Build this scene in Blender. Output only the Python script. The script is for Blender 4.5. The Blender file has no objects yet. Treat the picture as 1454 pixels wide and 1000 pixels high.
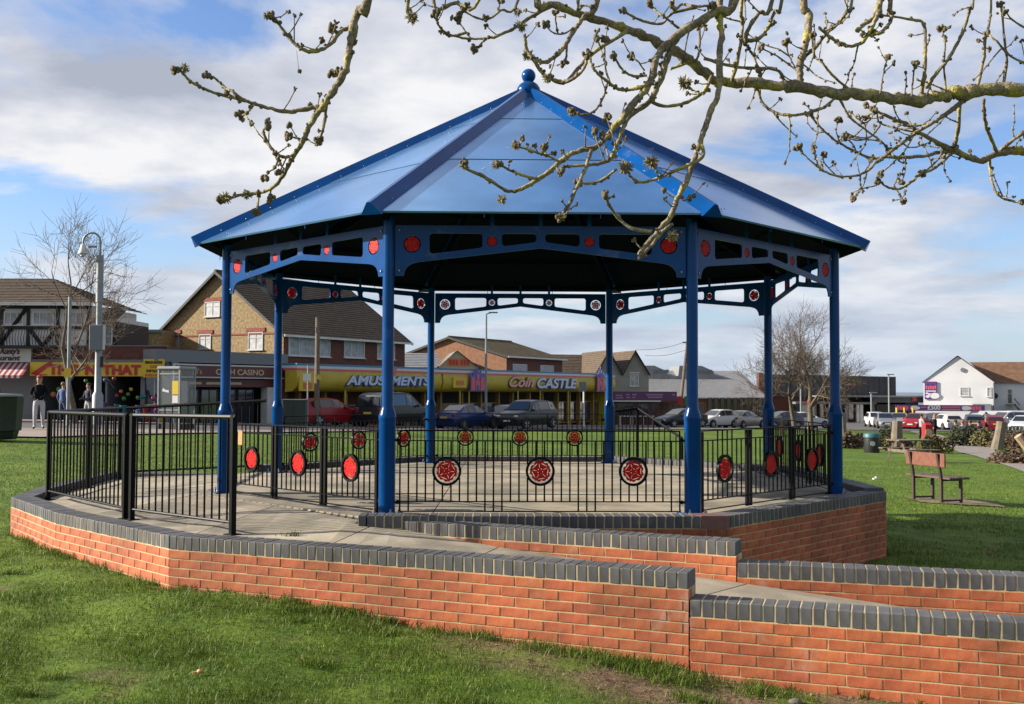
import bpy, bmesh, math, random
import numpy as np
from mathutils import Vector, Matrix, noise as mnoise
random.seed(7)
SC = bpy.context.scene
COL = SC.collection
R = math.radians
# ---------------------------------------------------------------- camera
F_PX, PITCH, ROLL, CZ = 1477.6, 0.0364, 0.0035, 1.7104
cam_d = bpy.data.cameras.new('camera'); cam = bpy.data.objects.new('camera', cam_d); COL.objects.link(cam)
cam_d.sensor_width = 36.0; cam_d.lens = F_PX / 1454 * 36.0
cam_d.clip_start = 0.05; cam_d.clip_end = 6000
cam.matrix_world = Matrix.Translation((0, 0, CZ)) @ Matrix.Rotation(math.pi/2 + PITCH, 4, 'X') @ Matrix.Rotation(ROLL, 4, 'Z')
SC.camera = cam
# ---------------------------------------------------------------- sun and sky
SUN_EL, SUN_AZ = 23.0, 1.0          # the sun stands to the left, a touch on the viewer's side
S = Vector((-math.cos(R(SUN_AZ))*math.cos(R(SUN_EL)), math.sin(R(SUN_AZ))*math.cos(R(SUN_EL)), math.sin(R(SUN_EL))))
sd = bpy.data.lights.new('sun', 'SUN'); sd.energy = 5.0; sd.angle = R(0.6); sd.color = (1.0, 0.91, 0.78)
sun = bpy.data.objects.new('sun', sd); COL.objects.link(sun)
sun.rotation_euler = S.to_track_quat('Z', 'Y').to_euler()
W = bpy.data.worlds.new('World'); SC.world = W; W.use_nodes = True
nt = W.node_tree; nt.nodes.clear(); N = nt.nodes.new; L = nt.links.new
out = N('ShaderNodeOutputWorld'); bg = N('ShaderNodeBackground'); bg.inputs['Strength'].default_value = 0.050
sky = N('ShaderNodeTexSky'); sky.sky_type = 'NISHITA'; sky.sun_disc = False
sky.sun_elevation = R(SUN_EL); sky.sun_rotation = math.atan2(S.x, S.y)
sky.air_density = 1.0; sky.dust_density = 0.6; sky.ozone_density = 1.6
tc = N('ShaderNodeTexCoord'); sep = N('ShaderNodeSeparateXYZ'); L(tc.outputs['Generated'], sep.inputs[0])
def wmath(op, a, b=None, c=None):
    n = N('ShaderNodeMath'); n.operation = op
    for i, q in enumerate((a, b, c)):
        if q is None: continue
        if isinstance(q, (int, float)): n.inputs[i].default_value = q
        else: L(q, n.inputs[i])
    return n.outputs[0]
zz = wmath('ADD', wmath('MAXIMUM', sep.outputs['Z'], 0.0), 0.16)
px_ = wmath('DIVIDE', sep.outputs['X'], zz); py_ = wmath('DIVIDE', sep.outputs['Y'], zz)
comb = N('ShaderNodeCombineXYZ'); L(px_, comb.inputs[0]); L(py_, comb.inputs[1])
def wnoise(scale, detail, rough, off, dist=0.0):
    mp = N('ShaderNodeMapping'); mp.inputs['Location'].default_value = off; L(comb.outputs[0], mp.inputs[0])
    n = N('ShaderNodeTexNoise'); n.inputs['Scale'].default_value = scale; n.inputs['Detail'].default_value = detail
    n.inputs['Roughness'].default_value = rough; n.inputs['Distortion'].default_value = dist; L(mp.outputs[0], n.inputs['Vector'])
    return n.outputs['Fac']
def wramp(fac, stops):
    r = N('ShaderNodeValToRGB'); L(fac, r.inputs[0]); el = r.color_ramp.elements
    el[0].position, el[0].color = stops[0]; el[1].position, el[1].color = stops[-1]
    for p_, c_ in stops[1:-1]:
        e = el.new(p_); e.color = c_
    return r.outputs[0]
CL_OFF = (5.2, 13.7, 0.0)
cover = wnoise(1.15, 10.0, 0.56, CL_OFF, 0.25)
mask = wramp(cover, [(0.405, (0, 0, 0, 1)), (0.52, (1, 1, 1, 1))])
body = wnoise(1.7, 7.0, 0.55, (CL_OFF[0]+0.10, CL_OFF[1]-0.16, 4.0), 0.1)
ccol = wramp(body, [(0.33, (3.8, 4.15, 5.0, 1)), (0.47, (5.6, 5.85, 6.6, 1)), (0.61, (8.0, 8.0, 8.15, 1))])
mixc = N('ShaderNodeMix'); mixc.data_type = 'RGBA'
skyb = N('ShaderNodeMix'); skyb.data_type = 'RGBA'; skyb.blend_type = 'MULTIPLY'; skyb.inputs[0].default_value = 1.0
L(sky.outputs[0], skyb.inputs[6]); skyb.inputs[7].default_value = (1.12, 1.28, 1.62, 1)
L(mask, mixc.inputs[0]); L(skyb.outputs[2], mixc.inputs[6]); L(ccol, mixc.inputs[7])
hz = wramp(sep.outputs['Z'], [(0.0, (.78, .78, .78, 1)), (0.05, (.55, .55, .55, 1)), (0.17, (0, 0, 0, 1))])
mixh = N('ShaderNodeMix'); mixh.data_type = 'RGBA'; L(hz, mixh.inputs[0]); L(mixc.outputs[2], mixh.inputs[6]); mixh.inputs[7].default_value = (4.6, 5.5, 6.7, 1)
L(mixh.outputs[2], bg.inputs[0]); L(bg.outputs[0], out.inputs[0])
SC.view_settings.view_transform = 'Standard'; SC.view_settings.look = 'None'
SC.view_settings.exposure = 1.22; SC.view_settings.gamma = 1.0; SC.view_settings.use_curve_mapping = False
SC.render.film_transparent = False
try: SC.cycles.max_bounces = 6; SC.cycles.transparent_max_bounces = 8; SC.cycles.use_denoising = True
except Exception: pass

# ---------------------------------------------------------------- helpers
def P(u, v, Y):
    """a world point seen at (u, v) of the 1454 x 1000 frame at depth Y"""
    xr = (u-727)/F_PX; ur = (500-v)/F_PX; c, s = math.cos(ROLL), math.sin(ROLL)
    x = xr*c - ur*s; up = xr*s + ur*c
    dy = math.cos(PITCH) - up*math.sin(PITCH); dz = math.sin(PITCH) + up*math.cos(PITCH)
    t = Y/dy
    return Vector((x*t, Y, CZ + dz*t))
def PX(u, Y): return P(u, 554, Y).x
def PZ(v, Y, u=727): return P(u, v, Y).z

class MB:
    def __init__(s): s.v = []; s.f = []
    def add(s, vs, fs):
        o = len(s.v); s.v.extend(tuple(q) for q in vs); s.f.extend(tuple(i+o for i in f) for f in fs); return s
    def box(s, c, size, M=None, rz=0.0):
        hx, hy, hz = size[0]/2, size[1]/2, size[2]/2
        vs = [Vector((x, y, z)) for x in (-hx, hx) for y in (-hy, hy) for z in (-hz, hz)]
        if rz: Mr = Matrix.Rotation(rz, 3, 'Z'); vs = [Mr @ q for q in vs]
        if M is not None: vs = [M @ q for q in vs]
        c = Vector(c)
        return s.add([q+c for q in vs], [(0,1,3,2),(4,6,7,5),(0,4,5,1),(2,3,7,6),(0,2,6,4),(1,5,7,3)])
    def cbox(s, c, size, b=0.01, rz=0.0):
        """box with chamfered edges"""
        hx, hy, hz = size[0]/2, size[1]/2, size[2]/2; b = min(b, hx*.9, hy*.9, hz*.9)
        bm = bmesh.new(); bmesh.ops.create_cube(bm, size=1.0)
        for q in bm.verts: q.co = Vector((q.co.x*2*hx, q.co.y*2*hy, q.co.z*2*hz))
        bmesh.ops.bevel(bm, geom=list(bm.edges), offset=b, segments=1, affect='EDGES')
        Mr = Matrix.Rotation(rz, 3, 'Z'); c = Vector(c); bm.verts.index_update()
        s.add([Mr @ q.co + c for q in bm.verts], [[q.index for q in f.verts] for f in bm.faces]); bm.free(); return s
    def prism(s, pts, o, ex, ey, ez, d):
        """polygon pts in the plane (ex, ey) at o, given depth d along ez"""
        o, ex, ey, ez = map(Vector, (o, ex, ey, ez)); n = len(pts)
        a = [o + ex*p[0] + ey*p[1] for p in pts]; b = [q + ez*d for q in a]
        return s.add(a+b, [tuple(range(n))[::-1], tuple(range(n, 2*n))] + [(i, (i+1) % n, n+(i+1) % n, n+i) for i in range(n)])
    def tube(s, pts, rads, n=6, cap=True):
        pts = [Vector(p) for p in pts]
        if isinstance(rads, (int, float)): rads = [rads]*len(pts)
        t = (pts[1]-pts[0]).normalized(); up = Vector((0, 0, 1)) if abs(t.z) < .9 else Vector((1, 0, 0))
        a = t.cross(up).normalized(); vs = []; fs = []
        for i, p in enumerate(pts):
            if i == 0: tt = pts[1]-pts[0]
            elif i == len(pts)-1: tt = pts[-1]-pts[-2]
            else: tt = pts[i+1]-pts[i-1]
            if tt.length < 1e-9: tt = Vector((0, 0, 1))
            tt.normalize(); a = (a - tt*a.dot(tt))
            if a.length < 1e-6: a = tt.orthogonal()
            a.normalize(); b = tt.cross(a)
            for k in range(n):
                an = 2*math.pi*k/n; vs.append(p + (a*math.cos(an) + b*math.sin(an))*rads[i])
        for i in range(len(pts)-1):
            for k in range(n): fs.append((i*n+k, i*n+(k+1) % n, (i+1)*n+(k+1) % n, (i+1)*n+k))
        if cap: fs.append(tuple(range(n))[::-1]); fs.append(tuple(range((len(pts)-1)*n, len(pts)*n)))
        return s.add(vs, fs)
    def lathe(s, prof, n=16, c=(0, 0, 0), M=None):
        vs = []; fs = []; c = Vector(c)
        for r, z in prof:
            for k in range(n):
                q = Vector((r*math.cos(2*math.pi*k/n), r*math.sin(2*math.pi*k/n), z))
                vs.append((M @ q if M is not None else q) + c)
        for i in range(len(prof)-1):
            for k in range(n): fs.append((i*n+k, i*n+(k+1) % n, (i+1)*n+(k+1) % n, (i+1)*n+k))
        fs.append(tuple(range(n))[::-1]); fs.append(tuple(range((len(prof)-1)*n, len(prof)*n)))
        return s.add(vs, fs)
    def ball(s, c, r, n=6, sq=(1, 1, 1)):
        m = max(3, n//2); prof = [(max(1e-4, math.sin(math.pi*i/m)), -math.cos(math.pi*i/m)) for i in range(m+1)]
        vs = []; fs = []
        for a, z in prof:
            for k in range(n): vs.append((c[0]+a*math.cos(2*math.pi*k/n)*r*sq[0], c[1]+a*math.sin(2*math.pi*k/n)*r*sq[1], c[2]+z*r*sq[2]))
        for i in range(m):
            for k in range(n): fs.append((i*n+k, i*n+(k+1) % n, (i+1)*n+(k+1) % n, (i+1)*n+k))
        return s.add(vs, fs)
    def quad(s, a, b, c, d): return s.add([a, b, c, d], [(0, 1, 2, 3)])
    def mesh(s, name, smooth=None):
        m = bpy.data.meshes.new(name); m.from_pydata(s.v, [], s.f); m.update()
        if smooth is not None:
            m.polygons.foreach_set('use_smooth', [True]*len(m.polygons))
            if smooth < 179: m.set_sharp_from_angle(angle=R(smooth))
        return m
def obj(name, geo, mat=None, parent=None, smooth=None, loc=None, rot=None, scale=None):
    me = geo.mesh(name, smooth) if isinstance(geo, MB) else geo
    o = bpy.data.objects.new(name, me); COL.objects.link(o)
    if mat is not None and len(me.materials) == 0: me.materials.append(mat)
    if parent is not None: o.parent = parent
    if loc is not None: o.location = loc
    if rot is not None: o.rotation_euler = rot
    if scale is not None: o.scale = scale
    return o
def tag(o, label, cat, group=None):
    o['label'] = label; o['category'] = cat
    if group: o['group'] = group
    return o
def thing(name, label, cat, loc=(0, 0, 0), rotz=0.0, group=None):
    o = bpy.data.objects.new(name, None); COL.objects.link(o); o.empty_display_size = .2
    o.location = loc; o.rotation_euler = (0, 0, rotz); return tag(o, label, cat, group)
def struct(o): o['kind'] = 'structure'; return o
def copy_tree(o, parent=None):
    c = o.copy(); COL.objects.link(c); c.parent = parent
    for ch in list(o.children): copy_tree(ch, c)
    return c
def text(name, s, size, mat, parent, loc, width=None, shear=0.0, ext=0.01, align='LEFT', rot=(math.pi/2, 0, 0), bold=0.0):
    cu = bpy.data.curves.new(name, 'FONT'); cu.body = s; cu.size = size; cu.extrude = ext; cu.shear = shear; cu.align_x = align; cu.offset = bold
    tmp = bpy.data.objects.new('tmp', cu); COL.objects.link(tmp); dg = bpy.context.evaluated_depsgraph_get(); dg.update()
    me_ = bpy.data.meshes.new_from_object(tmp.evaluated_get(dg)); bpy.data.objects.remove(tmp); bpy.data.curves.remove(cu)
    me_.materials.clear(); me_.materials.append(mat); o = obj(name, me_, None, parent)
    o.location = loc; o.rotation_euler = rot
    if width:
        xs = [q.co.x for q in me_.vertices]; w = max(xs)-min(xs)
        if w > 0: o.scale.x = width/w
    return o

# ---------------------------------------------------------------- materials
ALB = 0.65      # the photograph is exposed bright, so surfaces are a little darker than they look
def mat(name, col, rough=0.6, metal=0.0, var=0.0, vscale=8.0, col2=None, bump=0.0, bscale=40.0, rnd=0.0, coat=0.0, spec=None, trans=0.0, emit=None, detail=6.0, rlo=0.35, rhi=0.65, space='Object', bdist=0.02, stain=0.0):
    col = tuple(c*ALB for c in col); col2 = None if col2 is None else tuple(c*ALB for c in col2)
    m = bpy.data.materials.new(name); m.use_nodes = True; t = m.node_tree; b = t.nodes['Principled BSDF']; n = t.nodes.new; l = t.links.new
    b.inputs['Roughness'].default_value = rough; b.inputs['Metallic'].default_value = metal
    b.inputs['Coat Weight'].default_value = coat; b.inputs['Coat Roughness'].default_value = 0.08
    if spec is not None: b.inputs['Specular IOR Level'].default_value = spec
    if trans: b.inputs['Transmission Weight'].default_value = trans
    c4 = (*col, 1)
    cur = None
    co = n('ShaderNodeTexCoord')
    if var or col2 is not None:
        no = n('ShaderNodeTexNoise'); no.inputs['Scale'].default_value = vscale; no.inputs['Detail'].default_value = detail; l(co.outputs[space], no.inputs['Vector'])
        ra = n('ShaderNodeValToRGB'); ra.color_ramp.elements[0].position = rlo; ra.color_ramp.elements[1].position = rhi
        k2 = col2 if col2 is not None else tuple(min(1, c*(1+var)) for c in col)
        k1 = col if col2 is not None else tuple(c*(1-var) for c in col)
        ra.color_ramp.elements[0].color = (*k1, 1); ra.color_ramp.elements[1].color = (*k2, 1); l(no.outputs['Fac'], ra.inputs[0]); cur = ra.outputs[0]
    if rnd:
        oi = n('ShaderNodeObjectInfo'); hs = n('ShaderNodeHueSaturation')
        mr = n('ShaderNodeMapRange'); mr.inputs['To Min'].default_value = 1-rnd; mr.inputs['To Max'].default_value = 1+rnd; l(oi.outputs['Random'], mr.inputs['Value']); l(mr.outputs[0], hs.inputs['Value'])
        mu = n('ShaderNodeMath'); mu.operation = 'MULTIPLY'; mu.inputs[1].default_value = 7.31; l(oi.outputs['Random'], mu.inputs[0])
        fr = n('ShaderNodeMath'); fr.operation = 'FRACT'; l(mu.outputs[0], fr.inputs[0])
        mh = n('ShaderNodeMapRange'); mh.inputs['To Min'].default_value = .5-rnd*.04; mh.inputs['To Max'].default_value = .5+rnd*.04; l(fr.outputs[0], mh.inputs['Value']); l(mh.outputs[0], hs.inputs['Hue'])
        if cur is not None: l(cur, hs.inputs['Color'])
        else: hs.inputs['Color'].default_value = c4
        cur = hs.outputs[0]
    if stain:
        ge = n('ShaderNodeNewGeometry')
        def nz_(s_, d_, off):
            mp = n('ShaderNodeMapping'); mp.inputs['Location'].default_value = off; l(ge.outputs['Position'], mp.inputs[0]); q = n('ShaderNodeTexNoise'); q.inputs['Scale'].default_value = s_; q.inputs['Detail'].default_value = d_; q.inputs['Roughness'].default_value = .62; l(mp.outputs[0], q.inputs['Vector']); return q.outputs['Fac']
        def rp_(f, a, ca, b_, cb):
            q = n('ShaderNodeValToRGB'); q.color_ramp.elements[0].position = a; q.color_ramp.elements[0].color = (*ca, 1); q.color_ramp.elements[1].position = b_; q.color_ramp.elements[1].color = (*cb, 1); l(f, q.inputs[0]); return q.outputs[0]
        g_ = n('ShaderNodeMix'); g_.data_type = 'RGBA'; g_.blend_type = 'MULTIPLY'; g_.inputs[0].default_value = 1
        if cur is not None: l(cur, g_.inputs[6])
        else: g_.inputs[6].default_value = c4
        l(rp_(nz_(1.3, 9, (3, 1, 0)), .36, (1-.55*stain, 1-.52*stain, 1-.50*stain), .60, (1.10, 1.10, 1.10)), g_.inputs[7])
        w_ = n('ShaderNodeMix'); w_.data_type = 'RGBA'; l(rp_(nz_(3.4, 10, (9, 4, 2)), .60, (0, 0, 0), .74, (.38*stain,)*3), w_.inputs[0]); l(g_.outputs[2], w_.inputs[6]); w_.inputs[7].default_value = (.42, .38, .33, 1); cur = w_.outputs[2]
    if cur is not None: l(cur, b.inputs['Base Color'])
    else: b.inputs['Base Color'].default_value = c4
    if bump:
        nb = n('ShaderNodeTexNoise'); nb.inputs['Scale'].default_value = bscale; nb.inputs['Detail'].default_value = 6; l(co.outputs[space], nb.inputs['Vector'])
        bu = n('ShaderNodeBump'); bu.inputs['Strength'].default_value = bump; bu.inputs['Distance'].default_value = bdist; l(nb.outputs['Fac'], bu.inputs['Height']); l(bu.outputs[0], b.inputs['Normal'])
    if emit: b.inputs['Emission Color'].default_value = (*emit[0], 1); b.inputs['Emission Strength'].default_value = emit[1]
    return m
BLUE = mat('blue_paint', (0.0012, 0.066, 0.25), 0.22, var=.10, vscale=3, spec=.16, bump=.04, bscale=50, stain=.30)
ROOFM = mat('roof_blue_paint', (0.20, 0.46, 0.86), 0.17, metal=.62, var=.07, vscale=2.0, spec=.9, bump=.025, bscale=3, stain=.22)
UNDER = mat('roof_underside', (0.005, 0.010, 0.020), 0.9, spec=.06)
BLACKM = mat('black_gloss_metal', (0.003, 0.0035, 0.004), 0.45, var=.2, vscale=20, spec=.12)
RED = mat('red_enamel', (0.60, 0.012, 0.010), 0.5, var=.15, vscale=30, spec=.12)
STEEL = mat('galvanised_steel', (.55, .55, .55), 0.35, metal=.8)
BRICK = mat('orange_red_brick', (0.44, 0.104, 0.034), 0.85, col2=(0.59, 0.168, 0.062), vscale=14, bump=.35, bscale=90, rnd=.10, bdist=.004, stain=.8)
MORTAR = mat('buff_mortar', (0.56, 0.43, 0.22), 0.95, col2=(.70, .55, .30), vscale=10, bump=.4, bscale=120, bdist=.004, stain=.6)
COPE = mat('blue_engineering_brick', (0.105, 0.105, 0.108), 0.6, col2=(.155, .154, .157), vscale=11, bump=.25, bscale=70, rnd=.14, bdist=.003, spec=.25, stain=.5)
PINK = mat('pinkish_corner_brick', (0.22, 0.10, 0.085), 0.7, var=.15, vscale=15)
CONC = mat('buff_concrete', (0.36, 0.305, 0.22), 0.92, col2=(.52, .45, .335), vscale=2.2, detail=12, bump=.35, bscale=55, rnd=.10, bdist=.006, stain=.9)
JOINT = mat('dark_joint', (0.06, 0.055, 0.045), 0.95)
# ================================================================ terrain
CTRL = [(-13.5,28,.27),(-15.9,35,.31),(-12.5,39,.15),(-20,50,.05),(-16,52,-.1),(-10.6,61,-.44),(-6.5,56,-.34),(-2.8,64,-.72),(.8,65,-.71),(8,88,-1.35),(14,80,-1.16),(17,85,-1.34),
 (26.7,66,-1.55),(40,100,-1.88),(60,105,-1.9),(25,55,-1.2),(14.5,30,-.54),(7.6,19.5,-.28),(13.8,36,-.68),(14.8,43,-.82),(30,130,-2.1),
 (1.1,6.6,-.05),(-2.7,8.2,.16),(-5.4,11,.16),(2,6.3,-.12),(3,5.9,-.17),(-.6,7.2,.055),(0,0,0),(0,4.8,-.05),(-4,5,.06),(3,3,-.15),(4,10.9,-.03),(0,17.5,-.02),(-6.5,15,.17),(6,13,-.1),
 (-100,60,.3),(150,60,-2.6),(0,200,-2.3),(-100,200,-1.2),(200,200,-3),(0,-40,0),(-60,-30,.2),(60,-30,-.5),(-40,10,.3),(40,20,-.9),(0,30,-.2),(0,45,-.45)]
CT = np.array(CTRL)
def _phi(r): return np.where(r > 1e-9, r*r*np.log(np.maximum(r, 1e-9)), 0.0)
_n = len(CT); _K = np.zeros((_n+3, _n+3)); _K[:_n, :_n] = _phi(np.hypot(CT[:, None, 0]-CT[None, :, 0], CT[:, None, 1]-CT[None, :, 1]))
_K[:_n, :_n] += np.eye(_n)*.6
_K[:_n, _n] = 1; _K[:_n, _n+1] = CT[:, 0]; _K[:_n, _n+2] = CT[:, 1]; _K[_n:, :_n] = _K[:_n, _n:].T
_w = np.linalg.solve(_K, np.concatenate([CT[:, 2], [0, 0, 0]]))
def terr(x, y):
    x = np.asarray(x, float); y = np.asarray(y, float)
    xc = np.clip(x, -110, 220); yc = np.clip(y, -45, 210)
    z = _w[_n] + _w[_n+1]*xc + _w[_n+2]*yc
    for i in range(_n): z = z + _w[i]*_phi(np.hypot(xc-CT[i, 0], yc-CT[i, 1]))
    return z
def tz(x, y): return float(terr(x, y))
def vnoise(x, y, s, seed=0.0): return mnoise.noise(Vector((x*s+seed, y*s-seed*.7, seed*1.3)))
# plan of the raised walls ------------------------------------------------------
OC = (0.1914, 12.6191); TH = 0.0195; RCOL = 3.567; FZ = 0.60
def oct_ang(k): return R(-112.5+45*(k-1)) + TH
def oct_pt(k, r): a = oct_ang(k); return Vector((OC[0]+r*math.cos(a), OC[1]+r*math.sin(a), 0))
A0, A1, A2, A3 = Vector((-5.34, 11.15, 0)), Vector((-4.25, 9.76, 0)), Vector((-2.70, 8.26, 0)), Vector((1.13, 6.67, 0))
A4 = Vector((5.4, 5.20, 0)); AB1, AB2 = Vector((-5.55, 12.3, 0)), Vector((-5.66, 14.62, 0))
B0, B1, B2 = Vector((-1.20, 8.96, 0)), Vector((1.65, 7.68, 0)), Vector((5.9, 6.46, 0))
FOOT = [A0, A1, A2, A3, A4, B2, B1] + [oct_pt(k, 4.08) for k in (2, 3, 4, 5, 6, 7)] + [AB2, AB1]
FX = np.array([[q.x, q.y] for q in FOOT])
def inside(x, y, grow=0.0):
    x = np.asarray(x, float); y = np.asarray(y, float); c = np.zeros(x.shape, bool); j = len(FX)-1
    for i in range(len(FX)):
        xi, yi = FX[i]; xj, yj = FX[j]
        cond = ((yi > y) != (yj > y)) & (x < (xj-xi)*(y-yi)/((yj-yi) if abs(yj-yi) > 1e-9 else 1e-9)+xi)
        c ^= cond; j = i
    return c
def dist_seg(x, y, a, b):
    dx, dy = b.x-a.x, b.y-a.y; t = np.clip(((x-a.x)*dx+(y-a.y)*dy)/(dx*dx+dy*dy), 0, 1)
    return np.hypot(x-a.x-t*dx, y-a.y-t*dy)
def dirt_at(x, y):
    """bare earth: patches in the lawn, and the worn strip under the right-hand wall"""
    x = np.atleast_1d(np.asarray(x, float)); y = np.atleast_1d(np.asarray(y, float))
    n1 = np.array([vnoise(a, b, 1.15, 3.1) + .55*vnoise(a, b, 4.3, 8.2) + .3*vnoise(a, b, 11., 1.2) for a, b in zip(x, y)])
    d = np.clip((n1-.60)*4, 0, 1)*.75
    wd = np.minimum(dist_seg(x, y, A3, A4), dist_seg(x, y, A2, A3)+.25)
    n2 = np.array([vnoise(a, b, 2.6, 5.5) + .5*vnoise(a, b, 8., 2.5) for a, b in zip(x, y)])
    e = np.clip((1.1-wd)/.35, 0, 1)*np.clip((x+.9)/1.1, 0, 1)*np.clip(1.05+n2*1.5, 0, 1)
    g = np.clip((.16-dist_seg(x, y, A2, A3))/.1, 0, 1)*np.clip(n2*2, 0, 1)
    return np.clip(np.maximum(np.maximum(d, e), g), 0, 1)
def axis(lo, hi, a, b, step, g):
    near = list(np.arange(a, b+1e-6, step)); x = a; s = step; left = []
    while x > lo: s *= g; x -= s; left.append(max(x, lo))
    x = b; s = step; right = []
    while x < hi: s *= g; x += s; right.append(min(x, hi))
    return np.array(left[::-1]+near+right)
gx = axis(-420, 520, -6.5, 5.5, .12, 1.09); gy = axis(-60, 330, 4.3, 12.5, .12, 1.09)
XX, YY = np.meshgrid(gx, gy); ZZ = terr(XX, YY)
ins = inside(XX, YY); d_in = np.minimum(np.minimum(dist_seg(XX, YY, A2, A3), dist_seg(XX, YY, A3, A4)), np.minimum(dist_seg(XX, YY, A1, A2), dist_seg(XX, YY, A0, A1)))
mic = np.zeros_like(ZZ); drt = np.zeros_like(ZZ)
for i in range(XX.shape[0]):
    for j in range(XX.shape[1]):
        x, y = XX[i, j], YY[i, j]
        if -9 < x < 9 and 3 < y < 22: mic[i, j] = .045*vnoise(x, y, .9, 1.0)+.024*vnoise(x, y, 3.1, 2.0)+.010*vnoise(x, y, 7.0, 4.0)
        if -8 < x < 6 and 3.5 < y < 14: drt[i, j] = dirt_at(x, y)[0]
        elif 3 < y < 60: drt[i, j] = max(0, vnoise(x, y, .45, 9.)+.4*vnoise(x, y, 1.9, 4.)-.55)*2
ZZ = ZZ + mic - .02*drt
ZZ = np.where(ins & (d_in > .25), np.minimum(ZZ, -.25), ZZ)
far = np.clip((YY-230)/60, 0, 1); ZZ = ZZ - far*4
nx, ny = len(gx), len(gy)
me = bpy.data.meshes.new('ground')
idx = np.arange(nx*ny).reshape(ny, nx)
fc = np.stack([idx[:-1, :-1], idx[:-1, 1:], idx[1:, 1:], idx[1:, :-1]], -1).reshape(-1, 4)
me.from_pydata(np.stack([XX, YY, ZZ], -1).reshape(-1, 3).tolist(), [], fc.tolist())
at_ = me.attributes.new('dirt', 'FLOAT', 'POINT'); at_.data.foreach_set('value', drt.reshape(-1).astype(np.float32))
me.polygons.foreach_set('use_smooth', [True]*len(me.polygons))
def gheight(x, y):
    """height of the finished ground mesh"""
    i = np.clip(np.searchsorted(gx, x)-1, 0, nx-2); j = np.clip(np.searchsorted(gy, y)-1, 0, ny-2)
    fx = (x-gx[i])/(gx[i+1]-gx[i]); fy = (y-gy[j])/(gy[j+1]-gy[j])
    return ZZ[j, i]*(1-fx)*(1-fy)+ZZ[j, i+1]*fx*(1-fy)+ZZ[j+1, i]*(1-fx)*fy+ZZ[j+1, i+1]*fx*fy
def gh(x, y): return float(gheight(np.array(x), np.array(y)))
def grass_ground_mat():
    m = bpy.data.materials.new('lawn'); m.use_nodes = True; t = m.node_tree; b = t.nodes['Principled BSDF']; n = t.nodes.new; l = t.links.new
    b.inputs['Roughness'].default_value = .9; b.inputs['Specular IOR Level'].default_value = .2
    co = n('ShaderNodeTexCoord')
    def nz(s, d=8):
        q = n('ShaderNodeTexNoise'); q.inputs['Scale'].default_value = s; q.inputs['Detail'].default_value = d; q.inputs['Roughness'].default_value = .65; l(co.outputs['Object'], q.inputs['Vector']); return q.outputs['Fac']
    r1 = n('ShaderNodeValToRGB'); e = r1.color_ramp.elements; e[0].position = .33; e[0].color = (.052, .096, .009, 1); e[1].position = .68; e[1].color = (.125, .190, .019, 1); l(nz(3.0, 12), r1.inputs[0])
    r2 = n('ShaderNodeValToRGB'); e = r2.color_ramp.elements; e[0].position = .42; e[0].color = (.72, .78, .7, 1); e[1].position = .62; e[1].color = (1.12, 1.05, 1, 1); l(nz(.35, 5), r2.inputs[0])
    mu = n('ShaderNodeMix'); mu.data_type = 'RGBA'; mu.blend_type = 'MULTIPLY'; mu.inputs[0].default_value = 1; l(r1.outputs[0], mu.inputs[6]); l(r2.outputs[0], mu.inputs[7])
    rd = n('ShaderNodeValToRGB'); e = rd.color_ramp.elements; e[0].position = .3; e[0].color = (.07, .045, .025, 1); e[1].position = .7; e[1].color = (.22, .15, .09, 1); l(nz(26, 8), rd.inputs[0])
    a = n('ShaderNodeAttribute'); a.attribute_name = 'dirt'
    mx = n('ShaderNodeMix'); mx.data_type = 'RGBA'; l(a.outputs['Fac'], mx.inputs[0]); l(mu.outputs[2], mx.inputs[6]); l(rd.outputs[0], mx.inputs[7]); l(mx.outputs[2], b.inputs['Base Color'])
    bu = n('ShaderNodeBump'); bu.inputs['Strength'].default_value = .9; bu.inputs['Distance'].default_value = .05; l(nz(14, 12), bu.inputs['Height']); l(bu.outputs[0], b.inputs['Normal'])
    return m
me.materials.append(grass_ground_mat())
ground = struct(obj('ground', me))
# sea beyond the shore
sm = MB(); sm.quad((-3000, 250, -4.6), (4000, 250, -4.6), (4000, 5500, -4.6), (-3000, 5500, -4.6))
struct(obj('sea', sm, mat('sea_water', (.05, .085, .10), .25, bump=.5, bscale=.6, space='Object', bdist=.3)))

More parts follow.
